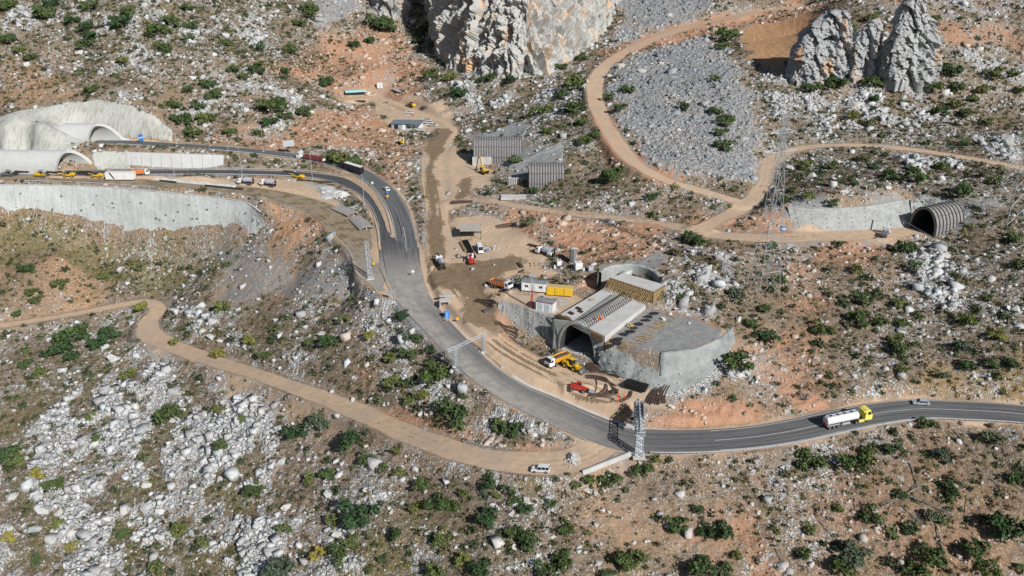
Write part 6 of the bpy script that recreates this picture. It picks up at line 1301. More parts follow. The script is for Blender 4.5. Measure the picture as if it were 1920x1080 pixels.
for a, b, m, bo, lab in [((3,330.5),(36,330),GRY,2,'dark drill rig at the left edge of the picture'),((62,330.5),(98,331),YEL,2,'yellow drill rig below the lower tunnel tube'),((140,331.5),(112,331),YEL,2,'second yellow drill rig with its booms towards the first'),((196,333),(160,331),YEL,3,'bright yellow drill rig next to the white container'),((569,336),(545,331),YEL,2,'yellow and black drill rig beside the dark middle road')]:
    V = pose('drill_rig', a, b, lab, 'drill rig', 'tunnel drill rigs'); drill_rig(V, m, bo, m is GRY)
V = pose('flatbed_truck', (248,331), (281,328), 'small orange-bodied truck with white cab behind the white container', 'truck'); tipper(V, WHT, ORG, False)
V = pose('mixer_truck', (476,347), (446,344), 'silver-white concrete sprayer, left one of the pair by the muddy road', 'mixer truck'); mixer(V)
V = pose('mixer_truck', (516,351), (490,347), 'white concrete machine, right one of the pair by the muddy road', 'mixer truck'); mixer(V, WHT, False)
V = pose('concrete_sprayer', (833,512), (820,486), 'white and red concrete sprayer standing in the mud', 'sprayer'); mixer(V)
V = pose('small_crane_truck', (886,502), (881,482), 'red small crane truck facing the open grey shed', 'crane truck'); chassis(V, -3, 3); cab_(V, 1.3, 2.1, 1.9, WHT, .7, 1.6); MB().box((-1.4, 0, 1.25), (3.6, 2.1, .5)).build('deck', RED, V); q = MB(); q.beam((.6, 0, 1.2), (.6, 0, 3.2), .4, .4); q.beam((.6, 0, 3.2), (-3.2, 0, 3.9), .3, .35); q.build('crane_arm', RED, V); wheels(V, [(x, sy*.9) for x in (2.0, -1.9) for sy in (-1, 1)], .48, .32)
V = pose('concrete_sprayer', (1040,483), (1006,474), 'grey and white spraying machine beside the silo', 'sprayer'); mixer(V, WHT); MB().box((-2.5, .9, 1.4), (1.6, .7, .9)).build('pump_box', WHT, V)
V = pose('crane_truck', (1652,452), (1665,432), 'dark truck-mounted rig with white cab and steep boom by the right portal', 'crane truck'); chassis(V, -4, 3); cab_(V, 1.6, 2.3, 1.9, WHT, .7, 1.7); MB().box((-1.6, 0, 1.4), (4.4, 2.2, .8)).build('deck', GRY, V); q = MB(); q.beam((-.5, 0, 1.8), (4.2, 0, 7.2), .4, .45); q.build('boom', GALV, V); q = MB(); q.beam((-3.4, 0, 1.6), (-6.0, 2.4, .6), .2, .3); q.build('outrigger', BLK, V); wheels(V, [(x, sy*.95) for x in (2.4, -1.4, -2.7) for sy in (-1, 1)], .5, .34)
V = pose('flatbed_trailer', (750,175), (736,169), 'grey trailer and drum at the far end of the upper yard', 'trailer'); MB().box((0, 0, 1.0), (7, 2.3, .35)).build('deck', GALV, V); MB().bar((-4.2, -2, .9), (-2.6, -2, .9), .9, 14).build('drum', GRY, V); wheels(V, [(x, sy*.9) for x in (-2, -.8) for sy in (-1, 1)], .45, .3)
# ---------------------------------------------------------------- cabins, sheds, masts, poles, steel
def cabin(name, c, yaw, L, w, h, wall_m, roof_m, label, cat, wins=(), doors=(), roofh=.25, trim=None, base=None, z=None):
    e = empty(name, c, yaw, 0, label, cat); MB().box((0, 0, h/2+.1), (L, w, h)).build('walls', wall_m, e)
    r = MB(); r.prism([(-w/2-.12, h+.1), (0, h+.1+roofh), (w/2+.12, h+.1), (w/2+.12, h), (-w/2-.12, h)], -L/2-.12, L/2+.12); r.v = [Vector((v.y, v.x, v.z)) for v in r.v]; ro = r.build('roof', roof_m, e)
    if trim: t = MB(); t.box((0, -w/2-.14, h+.02), (L+.3, .06, .22)); t.box((L/2+.14, 0, h+.02), (.06, w+.3, .22)); t.build('red_trim', trim, ro)
    for x, ww in wins: o = MB().box((x, -w/2-.02, h*.58), (ww, .06, .8)).build('window', GLASS, e); MB().box((x, -w/2-.05, h*.58), (.06, .05, .8)).build('frame', WHT, o)
    for x, ww in doors: o = MB().box((x, -w/2-.03, h*.45), (ww, .07, h*.78)).build('door', paint('pale_door', (.5, .54, .58)) if ww < 1.6 else GRY, e); MB().box((x+ww*.35, -w/2-.1, h*.45), (.06, .06, .2)).build('handle', BLK, o)
    if base: MB().box((0, 0, -.2), (L+1.2, w+1.2, .5)).build('plinth', CONC, e)
    return e
ROOFG = mat('zinc_roof', (.27, .30, .33), .5, .2, scale=.8); ROOFB = mat('blue_grey_roof', (.20, .26, .30), .5, .2, scale=.5); TURQ = mat('turquoise_sheet', (.22, .55, .56), .5, scale=.6, col2=(.38, .60, .62))
def yaw_of(a, b): p = T(*a); q = T(*b); return math.atan2(q.y-p.y, q.x-p.x)
def mid(a, b): return (T(*a)+T(*b))/2
cabin('site_cabin', mid((983,540),(1022,547)), -.22, 8.2, 3.0, 3.0, WHT, ROOFG, 'white site cabin with a low grey roof left of the yellow container', 'cabin', ((-2.4, 1.1), (2.3, 1.1)), ((0, 1.0),))
e = empty('shipping_container', mid((1027,549),(1072,555)), -.16, 0, 'bright yellow shipping container beside the white site cabin', 'container'); MB().box((0, 0, 1.45), (8.4, 2.6, 2.7)).build('box', YEL, e, bevel=.04); q = MB(); [q.box((x, -1.32, 1.45), (.09, .05, 2.5)) for x in (-1.5, 1.5)]; q.build('door_seams', BLK, e); q = MB(); q.box((0, 0, 2.84), (8.3, 2.5, .06)); q.build('roof', mat('dusty_yellow_roof', (.55, .40, .18), .8), e); MB().box((-3.4, 0, 2.9), (1.2, 1.6, .1)).build('hatch', TIMB, e)
e = cabin('switch_kiosk', W(1024,583,12.9)+Vector((0, 1, 0)), -.42, 5.6, 3.2, 3.2, WHT, ROOFG, 'white electrical kiosk with red roof trim above the curving shotcrete wall', 'kiosk', (), ((-1.4, 1.5), (.9, 1.5)), .35, RED, True)
e = empty('equipment_box', W(1053,597,13), -.42, 0, 'pale small box by the corner of the concrete roof slab', 'box'); MB().box((0, 0, .7), (1.5, 1.2, 1.4)).build('body', WHT, e); MB().box((.4, -.62, .7), (.6, .04, 1.1)).build('door', SIL, e)
p = mid((740,238),(786,247)); e = empty('site_office', p+Vector((0, 3, .1)), -.06, 0, 'low grey office building with a flat metal roof and shaded porch', 'building'); MB().box((-4.2, 0, 1.6), (7.6, 8.0, 3.1)).build('walls', mat('grey_cladding', (.30, .36, .40), .6, scale=1), e); MB().box((4.0, 2.5, 1.6), (8, 3.2, 3.1)).build('rear_room', WHT, e)
q = MB(); q.slab([(-8.4, -4.6), (3, -5.0), (8.6, -4.0), (8.6, 5), (-8.4, 4.6)], 3.2, 3.4); q.build('roof', ROOFB, e); q = MB(); [q.bar((x, -4.2, 0), (x, -4.2, 3.2), .07, 6) for x in (.5, 3.0, 5.5, 8.0)]; q.build('porch_posts', GALV, e)
MB().box((-5.4, -4.04, 1.4), (2.2, .1, 2.3)).build('doorway', GLASS, e); MB().box((-1.2, -4.04, 1.5), (1.8, .1, 2.6)).build('white_door', WHT, e); q = MB(); q.box((2, -.5, -.1), (16, 10.5, .3)); q.build('floor_slab', CONC, e)
e = empty('flag_pole', T(773,240), 0, 0, 'tall red and white flag pole before the grey office', 'flag pole'); q = MB(); q.bar((0, 0, 0), (0, 0, 7.5), .07, 6); q.build('pole', GALV, e); q = MB(); q.box((.55, 0, 7.0), (1.1, .04, .7)); q.build('flag', RED, e)
p = mid((647,181),(686,176)); e = empty('long_shed', p, .32, 0, 'long turquoise-roofed shed on the upper yard', 'shed'); MB().box((0, 1.4, 1.3), (12.4, 1.6, 2.6)).build('rear_wall', GRY, e)
vs = []; 
for x in (-6.4, 6.4):
    for k in range(9): a = math.pi*(.08+.84*k/8); vs.append((x, -math.cos(a)*2.5, 2.0+1.2*math.sin(a)))
o = mesh_obj('curved_roof', vs, [(k, k+1, 10+k, 9+k) for k in range(8)], TURQ, e); s_ = o.modifiers.new('t', 'SOLIDIFY'); s_.thickness = .1
q = MB(); 
for k in range(6): q.bar((-6.2+k*2.48, -2.3, 0), (-6.2+k*2.48, -2.3, 2.6), .1, 5); q.beam((-6.2+k*2.48, -2.5, 2.5), (-6.2+k*2.48, -.4, 3.3), .1, .1)
q.build('posts', BLK, e)
cabin('small_cabin', T(712,166)+Vector((0, 1, 0)), .1, 3.4, 2.6, 3.2, WHT, WHT, 'tiny white cabin with a dark door on the upper yard', 'cabin', (), ((.3, 1.0),), .1)
q = MB(); a = T(690,177); b = T(706,170); q.beam(a+Vector((0, 0, .2)), b+Vector((0, 0, .2)), 2.4, .4); o = q.build('paved_strip', CLEAN); tag(o, 'pale concrete strip joining the turquoise shed and tiny cabin', 'paving')
# open shed and its materials
p = mid((862,452),(902,450)); e = empty('open_shed', p+Vector((0, 3.2, 0)), .05, 0, 'open-sided shed with a flat pale grey roof over stacked steel', 'shed'); q = MB(); q.add([(-4, -3.2, 3.7), (4.2, -3.2, 3.7), (3.6, 3.4, 4.4), (-4, 3.4, 4.4), (-4, -3.2, 3.85), (4.2, -3.2, 3.85), (3.6, 3.4, 4.55), (-4, 3.4, 4.55)], [(3, 2, 1, 0), (4, 5, 6, 7), (0, 1, 5, 4), (1, 2, 6, 5), (2, 3, 7, 6), (3, 0, 4, 7)]); q.build('roof', mat('dusty_roof', (.40, .38, .33), .8), e)
q = MB(); [q.bar((x, y, 0), (x, y, 3.7+(.7 if y > 0 else 0)), .1, 5) for x in (-3.8, 0, 3.8) for y in (-3, 3.2)]; q.build('posts', BLK, e); MB().box((0, 3.3, 2), (7.6, .08, 3.6)).build('rear_sheeting', GRY, e)
for (a, b, n, w_, lab, m) in [((872,452),(888,486),9,2.2,'long steel pipes stacked from the open shed towards the crane truck',BLK),((863,455),(874,474),4,1.0,'timber rack beside the left post of the open shed',TIMB)]:
    A_ = T(*a); B_ = T(*b); q = MB(); d = (B_-A_).normalized(); n_ = Vector((d.y, -d.x, 0))
    for i in range(n):
        for j in range(3): o_ = n_*(i-(n-1)/2)*(w_/n)+Vector((0, 0, .2+.2*j)); q.bar(o_, (B_-A_)*random.uniform(.9, 1)+o_, .09, 5)
    o = q.build('pipe_stack', m); o.location = A_; tag(o, lab, 'pipe stack')
e = empty('storage_silo', W(1074,492,14.3), 0, 0, 'tall grey cylindrical silo behind the yellow container', 'silo'); MB().bar((0, 0, .2), (0, 0, 5.4), 1.25, 20).build('shell', mat('silo_steel', (.33, .34, .35), .5, .4, scale=1.5), e); MB().bar((0, 0, 5.4), (0, 0, 5.7), 1.25, 20, .6).build('lid', GALV, e); MB().bar((0, 0, 0), (0, 0, .2), 1.5, 16).build('base', CONC, e); q = MB(); [q.bar((.15*s, -1.3, .3), (.15*s, -1.3, 5.4), .04, 4) for s in (-1, 1)]; q.build('ladder', BLK, e)
for (px, py, s, lab, m) in [(1048,497,1.7,'white plastic tank left of the silo foot',WHT),(1084,504,2.6,'larger white box tank right of the silo foot',WHT),(1107,507,1.7,'pale grey cube tank furthest right on the silo bench',SIL)]:
    e = empty('cube_tank', T(px, py), .2, 0, lab, 'tank'); MB().box((0, 0, s*.5), (s, s, s*.9)).build('tank', m, e, bevel=.08); MB().box((0, 0, .06), (s*1.1, s*1.1, .12)).build('pallet', GRY, e); MB().bar((0, 0, s*.94), (0, 0, s*1.0), .2, 10).build('cap', BLK, e)
e = empty('portable_toilet', T(838,597), .3, 0, 'bright blue cubicle standing beside the road below the mud', 'cubicle'); MB().box((0, 0, 1.2), (1.6, 1.5, 2.4)).build('cubicle', BLU, e, bevel=.06); MB().box((-.2, -.78, 1.2), (.8, .05, 1.9)).build('door', paint('pale_blue', (.15, .35, .7)), e); MB().box((0, 0, 2.45), (1.65, 1.55, .12)).build('roof', paint('pale_blue', (.15, .35, .7)), e)
e = empty('concrete_culvert', T(834,573), .05, 0, 'square open concrete box culvert in the muddy island', 'culvert'); q = MB(); [q.box(c, d) for c, d in (((-1.45, 0, .9), (.3, 2.6, 2.0)), ((1.45, 0, .9), (.3, 2.6, 2.0)), ((0, 0, 1.95), (3.2, 2.6, .25)), ((0, 1.2, .9), (2.6, .2, 1.8)))]; q.build('box', CLEAN, e)
def beams(px, py, yaw, L, n, lab, m=None, w_=.32, name='steel_beam_stack', lay=2, cat='steel beams'):
    q = MB(); c, s = math.cos(yaw), math.sin(yaw)
    for j in range(lay):
        for i in range(n):
            o_ = (i-(n-1)/2)*w_*1.25; l = L*random.uniform(.9, 1)/2; q.beam((-c*l-s*o_, -s*l+c*o_, .18+.3*j), (c*l-s*o_, s*l+c*o_, .18+.3*j), w_, .26)
    o = q.build(name, m or STEELRIB); o.location = T(px, py); tag(o, lab, cat); return o
beams(837,556,.15,5,2,'two grey steel beams lying just behind the concrete culvert',GALV); beams(866,380,.05,9,5,'stack of dark steel beams at the start of the bench track',RUST,.4); beams(673,190,-.2,9,5,'long dark stack of steel below the turquoise shed',RUST,.35)
beams(963,372,.0,11,6,'pale concrete formwork panels stacked below the right ribbed portal',CLEAN,.7,'formwork_panel_stack',3,'formwork panels'); beams(975,498,-1.2,4,3,'short rusty beams on the edge of the spraying machine bench',RUST); beams(1130,468-40,.2,.1,1,'x') if False else None
beams(1004,463,-.62,7,3,'dark girders leaning on the red bank above the spraying machine',RUST)
beams(600,341,-.22,24,2,'long row of brown steel sections beside the dark middle road',RUST,.8,'steel_section_row',1)
beams(914,583,.6,3.6,4,'small stack of steel flats below the upper rib pile',STEELRIB)
# arched steel ribs
def arcs(px, py, yaw, R_, sweep, n, lab, gap=.5, m=None, lift=.25):
    q = MB(); p0 = T(px, py); K = 12; c, s = math.cos(yaw), math.sin(yaw)
    for i in range(n):
        pr = None; ro = random.uniform(-.06, .06)
        for k in range(K+1):
            a = (k/K-.5)*sweep+ro; x = math.sin(a)*R_; y = (math.cos(a)-1)*R_-i*gap+random.uniform(-.02, .02); P = Vector((x*c-y*s, x*s+y*c, .15+lift*(i % 2)))
            P.z += float(bil(GZ, np.array(p0.x+P.x), np.array(p0.y+P.y)))-p0.z
            if pr is not None: q.beam(pr, P, .22, .24); 
            pr = P
    o = q.build('steel_rib_pile', m or RUST); o.location = p0; tag(o, lab, 'steel ribs', 'curved steel tunnel ribs lying in piles'); return o
arcs(950,420,0,10,.85,6,'curved steel ribs stacked on the pale track above the open shed',.6)
arcs(918,563,-.75,8,1.0,6,'curved steel ribs between the orange dump truck and the shotcrete wall',.5)
arcs(952,612,-.15,7,1.1,5,'curved steel ribs on red earth under the streaked shotcrete wall',.55); arcs(968,640,-.6,14,.6,3,'long flat grey ribs further down the red earth bank',.4,STEELRIB)
arcs(1140,696,-.45,10,.9,4,'ribs nearest the bulkhead, just right of the steel mat',.45); arcs(1132,708,-.5,10,.9,5,'wide fan of ribs below those at the bulkhead',.5)
arcs(1118,728,-1.9,6,1.4,1,'single curved rib standing apart right of the telehandler',.3); arcs(1128,743,-2.6,6.5,1.0,5,'left curved bundle of ribs by the orange-clad workers',.4); arcs(1146,742,-2.6,6.5,1.0,5,'middle curved bundle of ribs behind the workers',.4); arcs(1178,748,-2.3,6.5,1.0,3,'right curved bundle of ribs next to the truss gantry',.4)
for i, (px, py, yw) in enumerate(((1216,741,.9),(1226,743,1.1),(1236,741,1.25))): arcs(px, py, yw, 6, .9, 6, '%s upright heap of ribs right of the truss gantry' % ('left', 'middle', 'right')[i], .33)
def mats(px, py, yaw, L, w_, h, lab):
    e = MB(); 
    for k in range(int(h/.12)+1):
        z = .1+.12*k
        for i in range(16): x = -L/2+L*i/15; e.beam((x, -w_/2, z), (x, w_/2, z), .05, .05)
        for i in range(8): y = -w_/2+w_*i/7; e.beam((-L/2, y, z+.05), (L/2, y, z+.05), .05, .05)
    e.box((0, 0, h/2), (L*.96, w_*.94, h*.9)); o = e.build('mesh_mat_stack', BLK if h > .4 else RUST); o.location = T(px, py)+Vector((0, 0, .05)); o.rotation_euler = (0, 0, yaw); tag(o, lab, 'steel mesh'); return o
mats(1109,690,-1.1,5.0,2.8,.3,'brown steel mesh mats at the right foot of the tunnel mouth'); mats(1193,727,-.55,6.2,3.0,1.2,'thick black pack of steel mesh against the bulkhead')
# white container, tarps and slabs beside the muddy road
e = empty('storage_container', (W(200,335,15)+W(255,337,15))/2+Vector((0, 0, .1)), -.03, 0, 'white container with a dark purple diagonal stripe beside the drill rigs', 'container'); MB().box((0, 0, 1.75), (13, 2.9, 3.3)).build('box', WHT, e, bevel=.05); q = MB(); q.beam((-4.4, -1.47, 3.3), (-2.4, -1.47, .4), .06, .7); q.build('stripe', paint('purple_paint', (.10, .07, .14)), e); q = MB(); q.box((2.0, -1.47, 1.7), (.06, .04, 3)); q.build('seam', GRY, e)
def tarp(pts, lab, m, h=.9, w_=3):
    P = catmull([list(T(a, b)) for a, b in pts], 1.0); d = np.gradient(P[:, :2], axis=0); d /= np.linalg.norm(d, axis=1)[:, None]; vs = []
    for i, p in enumerate(P):
        for k, t in enumerate((-1, -.7, -.2, .35, .8, 1)):
            z = h*(0, .85, 1, .95, .7, 0)[k]*(1+.3*noise(np.array(p[0]), np.array(p[1]*1.0+k), 1.7)) if 0 < k < 5 else -.1
            if i in (0, len(P)-1): z *= .15
            vs.append((p[0]-d[i, 1]*t*w_/2-P[0, 0]+random.uniform(-.15, .15), p[1]+d[i, 0]*t*w_/2-P[0, 1], p[2]-P[0, 2]+z))
    o = mesh_obj('covered_pile', vs, [(i*6+k, i*6+k+1, (i+1)*6+k+1, (i+1)*6+k) for i in range(len(P)-1) for k in range(5)], m); o.location = Vector(P[0]); tag(o, lab, 'covered pile'); return o
TW = mat('dusty_white_sheeting', (.56, .57, .57), .7, scale=.8, col2=(.40, .40, .38)); TG = mat('grey_sheeting', (.33, .32, .30), .8, scale=.8)
tarp([(288,336),(330,340),(380,345),(430,350),(442,351)], 'long low row covered in white sheeting beside the muddy road', TW, .9, 2.2)
for a, b, s_ in (((300,340),(330,343),'short'),((385,349),(455,356),'long')): q = MB(); A_ = T(*a); B_ = T(*b); q.beam(A_+Vector((0, 0, .3)), B_+Vector((0, 0, .3)), 1.0, .6); o = q.build('lined_trough', BLK); tag(o, s_+' black lined trough at the near side of the white sheeting', 'trough')
tarp([(572,347),(590,349),(610,352),(622,356)], 'grey sheeted pile at the far side of the parking strip', TG, 1.2, 5); tarp([(604,356),(620,364),(640,368),(650,370)], 'white and black sheeted heap on the parking strip', TW, 2.2, 6)
tarp([(602,366),(618,373)], 'small crumpled white sheet near the sheeted heap', TW, .5, 4)
for (a, b, lab) in (((634,391),(664,405),'ribbed grey concrete vault segment lying on the parking strip'),((668,411),(688,432),'lower grey slab pile near the lattice mast')):
    A_ = T(*a); B_ = T(*b); d = (B_-A_); L = d.length; e = empty('precast_segment', (A_+B_)/2, math.atan2(d.y, d.x), 0, lab, 'precast concrete')
    vs = [(x, -math.cos(math.pi*(.15+.7*k/6))*3.2, 1.5*math.sin(math.pi*(.15+.7*k/6))-.3) for x in (-L/2, L/2) for k in range(7)]; o = mesh_obj('vault_shell', vs, [(k, k+1, 8+k, 7+k) for k in range(6)], TG, e); s_ = o.modifiers.new('t', 'SOLIDIFY'); s_.thickness = .3
    q = MB(); q.box((0, 0, .2), (L*.96, .4, 1.0)); q.build('support', CONC, e)

# ---------------------------------------------------------------- lattice work, poles and signs
def lattice(q, A_, B_, wa, wb, n, r=.07, rot=0):
    A_ = Vector(A_); B_ = Vector(B_); d = (B_-A_).normalized(); u = d.orthogonal().normalized() if abs(d.z) < .9 else Vector((math.cos(rot), math.sin(rot), 0)); v = d.cross(u).normalized(); u = v.cross(d)
    def cs(t): c = A_+(B_-A_)*t; w_ = wa+(wb-wa)*t; return [c+u*w_/2*a+v*w_/2*b for a, b in ((-1, -1), (1, -1), (1, 1), (-1, 1))]
    pv = cs(0)
    for k in range(1, n+1):
        nx = cs(k/n)
        for i in range(4):
            q.bar(pv[i], nx[i], r*1.3, 4); q.bar(nx[i], nx[(i+1) % 4], r*.8, 4); q.bar(pv[i], nx[(i+1) % 4], r*.8, 4)
            if k % 2: q.bar(pv[(i+1) % 4], nx[i], r*.7, 4)
        pv = nx
def gantry(a, b, h, w_, lab, ext=(0, 0), sign=None, r=.09):
    A_ = T(*a); B_ = T(*b); top = max(A_.z, B_.z)+h; e = empty('sign_gantry', A_, 0, 0, lab, 'gantry'); d = (B_-A_); d.z = 0; L = d.length; dn = d.normalized()
    for P in (A_, B_): q = MB(); lattice(q, P-A_, Vector((P.x-A_.x, P.y-A_.y, top-A_.z)), w_*1.1, w_*1.0, 8, r, math.atan2(dn.y, dn.x)); q.build('lattice_post', GALV, e); q = MB(); q.box(P-A_+Vector((0, 0, .1)), (w_*1.8, w_*1.8, .6)); q.build('foundation', CLEAN, e)
    q = MB(); lattice(q, dn*-ext[0]+Vector((0, 0, top-A_.z-w_/2)), dn*(L+ext[1])+Vector((0, 0, top-A_.z-w_/2)), w_, w_, int(L/1.3), r); q.build('lattice_beam', GALV, e)
    if sign: s, x0, x1, hh = sign; q = MB(); sd_ = Vector((dn.y, -dn.x, 0))*(w_/2+.25); m_ = dn*((x0+x1)/2)+sd_+Vector((0, 0, top-A_.z-w_/2)); q.box(m_, (x1-x0, .12, hh), math.atan2(dn.y, dn.x)); q.build('sign_board', GALV, e); q = MB(); q.box(m_+Vector((dn.y, -dn.x, 0))*.09, (x1-x0-.2, .04, hh-.2), math.atan2(dn.y, dn.x)); q.build('sign_face', BLU, e)
    return e
gantry((1197,855), (1195,800), 7.6, 1.7, 'big steel truss gantry spanning the lower road', (1.0, 1.5), (1, 6, 14, 3.4), .1)
gantry((853,687), (906.5,660), 6.2, .75, 'slim lattice gantry arching over the curving road', (3.0, .4), None, .06)
e = empty('lattice_mast', T(694,522), .3, 0, 'grey lattice mast at the edge of the muddy road', 'mast'); q = MB(); lattice(q, (0, 0, 0), (-.4, 0, 13.5), 1.5, 1.3, 12, .07); q.build('mast', GALV, e); MB().box((0, 0, .1), (2.4, 2.4, .6)).build('foundation', CLEAN, e)
for (px, py, h, lab, c) in [(997,577,11,'red and white lattice mast between cabin and kiosk',1)]:
    e = empty('lattice_mast', T(px, py), 0, 0, lab, 'mast'); q = MB(); lattice(q, (0, 0, 0), (0, 0, h*.6), .6, .55, 8, .05); q.build('lower_mast', RED, e); q = MB(); lattice(q, (0, 0, h*.6), (0, 0, h), .55, .5, 5, .05); q.build('upper_mast', GALV, e); q = MB(); q.box((0, 0, h+.2), (1.6, 1.2, .5)); [q.box((x, -.7, h+.2), (.5, .2, .5)) for x in (-.7, 0, .7)]; q.build('floodlights', GALV, e)
def pole(px, py, tip, lab, r=.09, m=GALV, arm=None, name='light_pole'):
    p = T(px, py); zc = proj(p)[2]; h = abs(py-tip)/F*zc/CP*.97; e = empty(name, p, 0, 0, lab, 'light pole' if name == 'light_pole' else 'pole', 'tall street light poles' if name == 'light_pole' else None); MB().bar((0, 0, 0), (0, 0, h), r*1.3, 8, r*.7).build('mast', m, e); MB().box((0, 0, .1), (.9, .9, .4)).build('foundation', CONC, e)
    if name == 'light_pole': q = MB(); q.bar((0, 0, h), (0, -1.2, h+.2), .05, 5); q.box((0, -1.5, h+.2), (.3, .7, .14)); q.build('lamp_head', GALV, e)
for px, py, tip, lab in [(683,384,328,'light pole in front of the black semi truck'),(586,337,290,'light pole before the red-loaded truck trailer'),(454,330,279,'light pole left of the silver concrete machines'),(327,328,296,'light pole just right of the white container'),(261,323,296,'thin light pole behind the white container'),(331,270,240,'light pole at the right end of the shotcrete face'),(394,274,244,'leaning pale light pole beyond the upper road'),(494,284,243,'light pole beside the upper road left of the big sign'),(941,689,630,'light pole between the curving road and the haul track'),(89,340,322,'short pole behind the barrier below the yellow drill rig'),(428,283,262,'short light pole on the upper road verge')]: pole(px, py, tip, lab)
pole(767.5,294,255,'dark wooden pole beside the older excavator',.16,RUST,name='wooden_pole')
def board(px, py, w_, h, z0, m, lab, yaw=0, stripe=None, name='road_sign', cat='road sign', n=2):
    e = empty(name, T(px, py), yaw, 0, lab, cat); q = MB(); [q.bar((x, 0, 0), (x, 0, z0+h), .06, 5) for x in ([0] if n == 1 else [-w_*.35, w_*.35])]; q.build('posts', GALV, e); MB().box((0, -.08, z0+h/2), (w_, .06, h)).build('board', m, e)
    if stripe: q = MB(); q.beam((-w_*.46, -.13, z0+h*stripe[0]), (w_*.46, -.13, z0+h*stripe[1]), .03, h*.13); q.build('white_bar', WHT, e)
    return e
board(266,268,2.2,3.6,.8,BLU,'blue sign with a white slanting bar before the shotcrete face',0,(.45,.62)); board(543,288,5.5,3.0,3.6,GALV,'big sign gantry board seen from behind over the upper road',.5); q = None
board(735,566,2.6,1.6,2.4,GALV,'grey road sign seen from behind on the curving road barrier',-.3)
for (px, py, lab) in ((668,308,'round white sign behind the black truck trailer'),(699,352,'round white sign on the barrier near the white car'),(749,364,'small white roadside sign above the white car'),(619,302,'round white sign between the two trucks'),(608,370,'round white sign by the sheeted heap'),(888-113,520,'little white sign at the mud junction')):
    e = empty('round_sign', T(px, py), 0, 0, lab, 'road sign'); MB().bar((0, 0, 0), (0, 0, 2.4), .05, 5).build('post', GALV, e); MB().bar((0, -.06, 2.3), (0, -.12, 2.3), .55, 16).build('disc', WHT, e)
for (px, py, lab, m) in ((727,366,'blue round keep-side sign at the end of the barrier',BLU),(727,374,'yellow marker sign at the road split',YEL),(701,501,'small yellow marker by the lattice mast',YEL),(858,605,'yellow lump of sheeting beside the curving road',YEL)):
    e = empty('marker_sign', T(px, py), 0, 0, lab, 'marker'); MB().bar((0, 0, 0), (0, 0, 1.6), .05, 5).build('post', GALV, e); MB().box((0, -.08, 1.5), (.9, .05, .9)).build('plate', m, e)
# lattice pylons and their wires
def pylon(px, py, h, wb, lab, yaw=.3):
    p = T(px, py); e = empty('lattice_pylon', p, yaw, 0, lab, 'pylon'); q = MB(); wt = 1.4
    hs = [0, .14, .27, .39, .5, .6, .69, .77, .85, .92, 1]; cs = []
    for t in hs: w_ = wb+(wt-wb)*min(1, t/.85); cs.append([Vector((a*w_/2, b*w_/2, h*t)) for a, b in ((-1, -1), (1, -1), (1, 1), (-1, 1))])
    for a, b in zip(cs[:-1], cs[1:]):
        for i in range(4): q.bar(a[i], b[i], .10, 4); q.bar(a[i], b[(i+1) % 4], .05, 4); q.bar(a[(i+1) % 4], b[i], .05, 4); q.bar(b[i], b[(i+1) % 4], .05, 4)
    q.build('tower', GALV, e)
    for t, l in ((.80, 5.5), (.90, 4.6), (1.0, 3.6)):
        c = MB()
        for s in (-1, 1):
            for y in (-.6, .6): c.bar((s*.7, y, h*t), (s*l, 0, h*t+.2), .07, 4); c.bar((s*.7, y, h*t+1.2), (s*l, 0, h*t+.2), .06, 4)
        c.build('cross_arm', GALV, e)
    return e, p
def pyl(px0, py0, pxt, pyt, wb, lab): p = T(px0, py0); zc = proj(p)[2]; return pylon(px0, py0, (py0-pyt)/F*zc/CP*.98, wb, lab)
e1, p1 = pyl(1430, 547, 1458, 235, 7.5, 'tall lattice pylon standing on the reddish slope by the access track')
e2, p2 = pyl(1888, 412, 1925, 180, 9.0, 'far right lattice pylon cut by the picture edge')
WIRE = mat('aluminium_cable', (.5, .52, .54), .5, .6)
def wire(A_, B_, sag, lab, r=.045):
    q = MB(); pr = None; A_ = Vector(A_); B_ = Vector(B_)
    for k in range(25):
        t = k/24; P = (B_-A_)*t-Vector((0, 0, sag*4*t*(1-t)))
        if pr is not None: q.bar(pr, P, r, 4)
        pr = P
    o = q.build('power_cable', WIRE); o.location = A_; tag(o, lab, 'power cable', 'power cables crossing the right-hand hillside')
for k, (y, z, nm) in enumerate([(0, 38, 'lowest'), (3, 40, 'second lowest'), (6, 42, 'middle'), (9, 45, 'second highest'), (12, 48, 'highest')]):
    wire(W(1320, 262-9*k, 46+k), W(2040, 300-15*k, 52+k), 3, '%s pale cable sagging across the scrub above the upper dirt track' % nm)
wire(W(1690,411,30), W(2050,560,22), 2.5, 'thin cable falling from the right shotcrete wall down the scrubby slope')
e = empty('marker_ball', p1+Vector((3.2, -1, (547-430)/F*proj(p1)[2]/CP)), 0, 0, 'blue and white round marker on the nearer lattice pylon', 'marker'); me = ico(2); mesh_obj('ball', me[0]*.9, [tuple(f) for f in me[1]], BLU, e); q = MB(); q.bar((0, 0, -.2), (0, 0, .2), .95, 16); q.build('band', WHT, e)

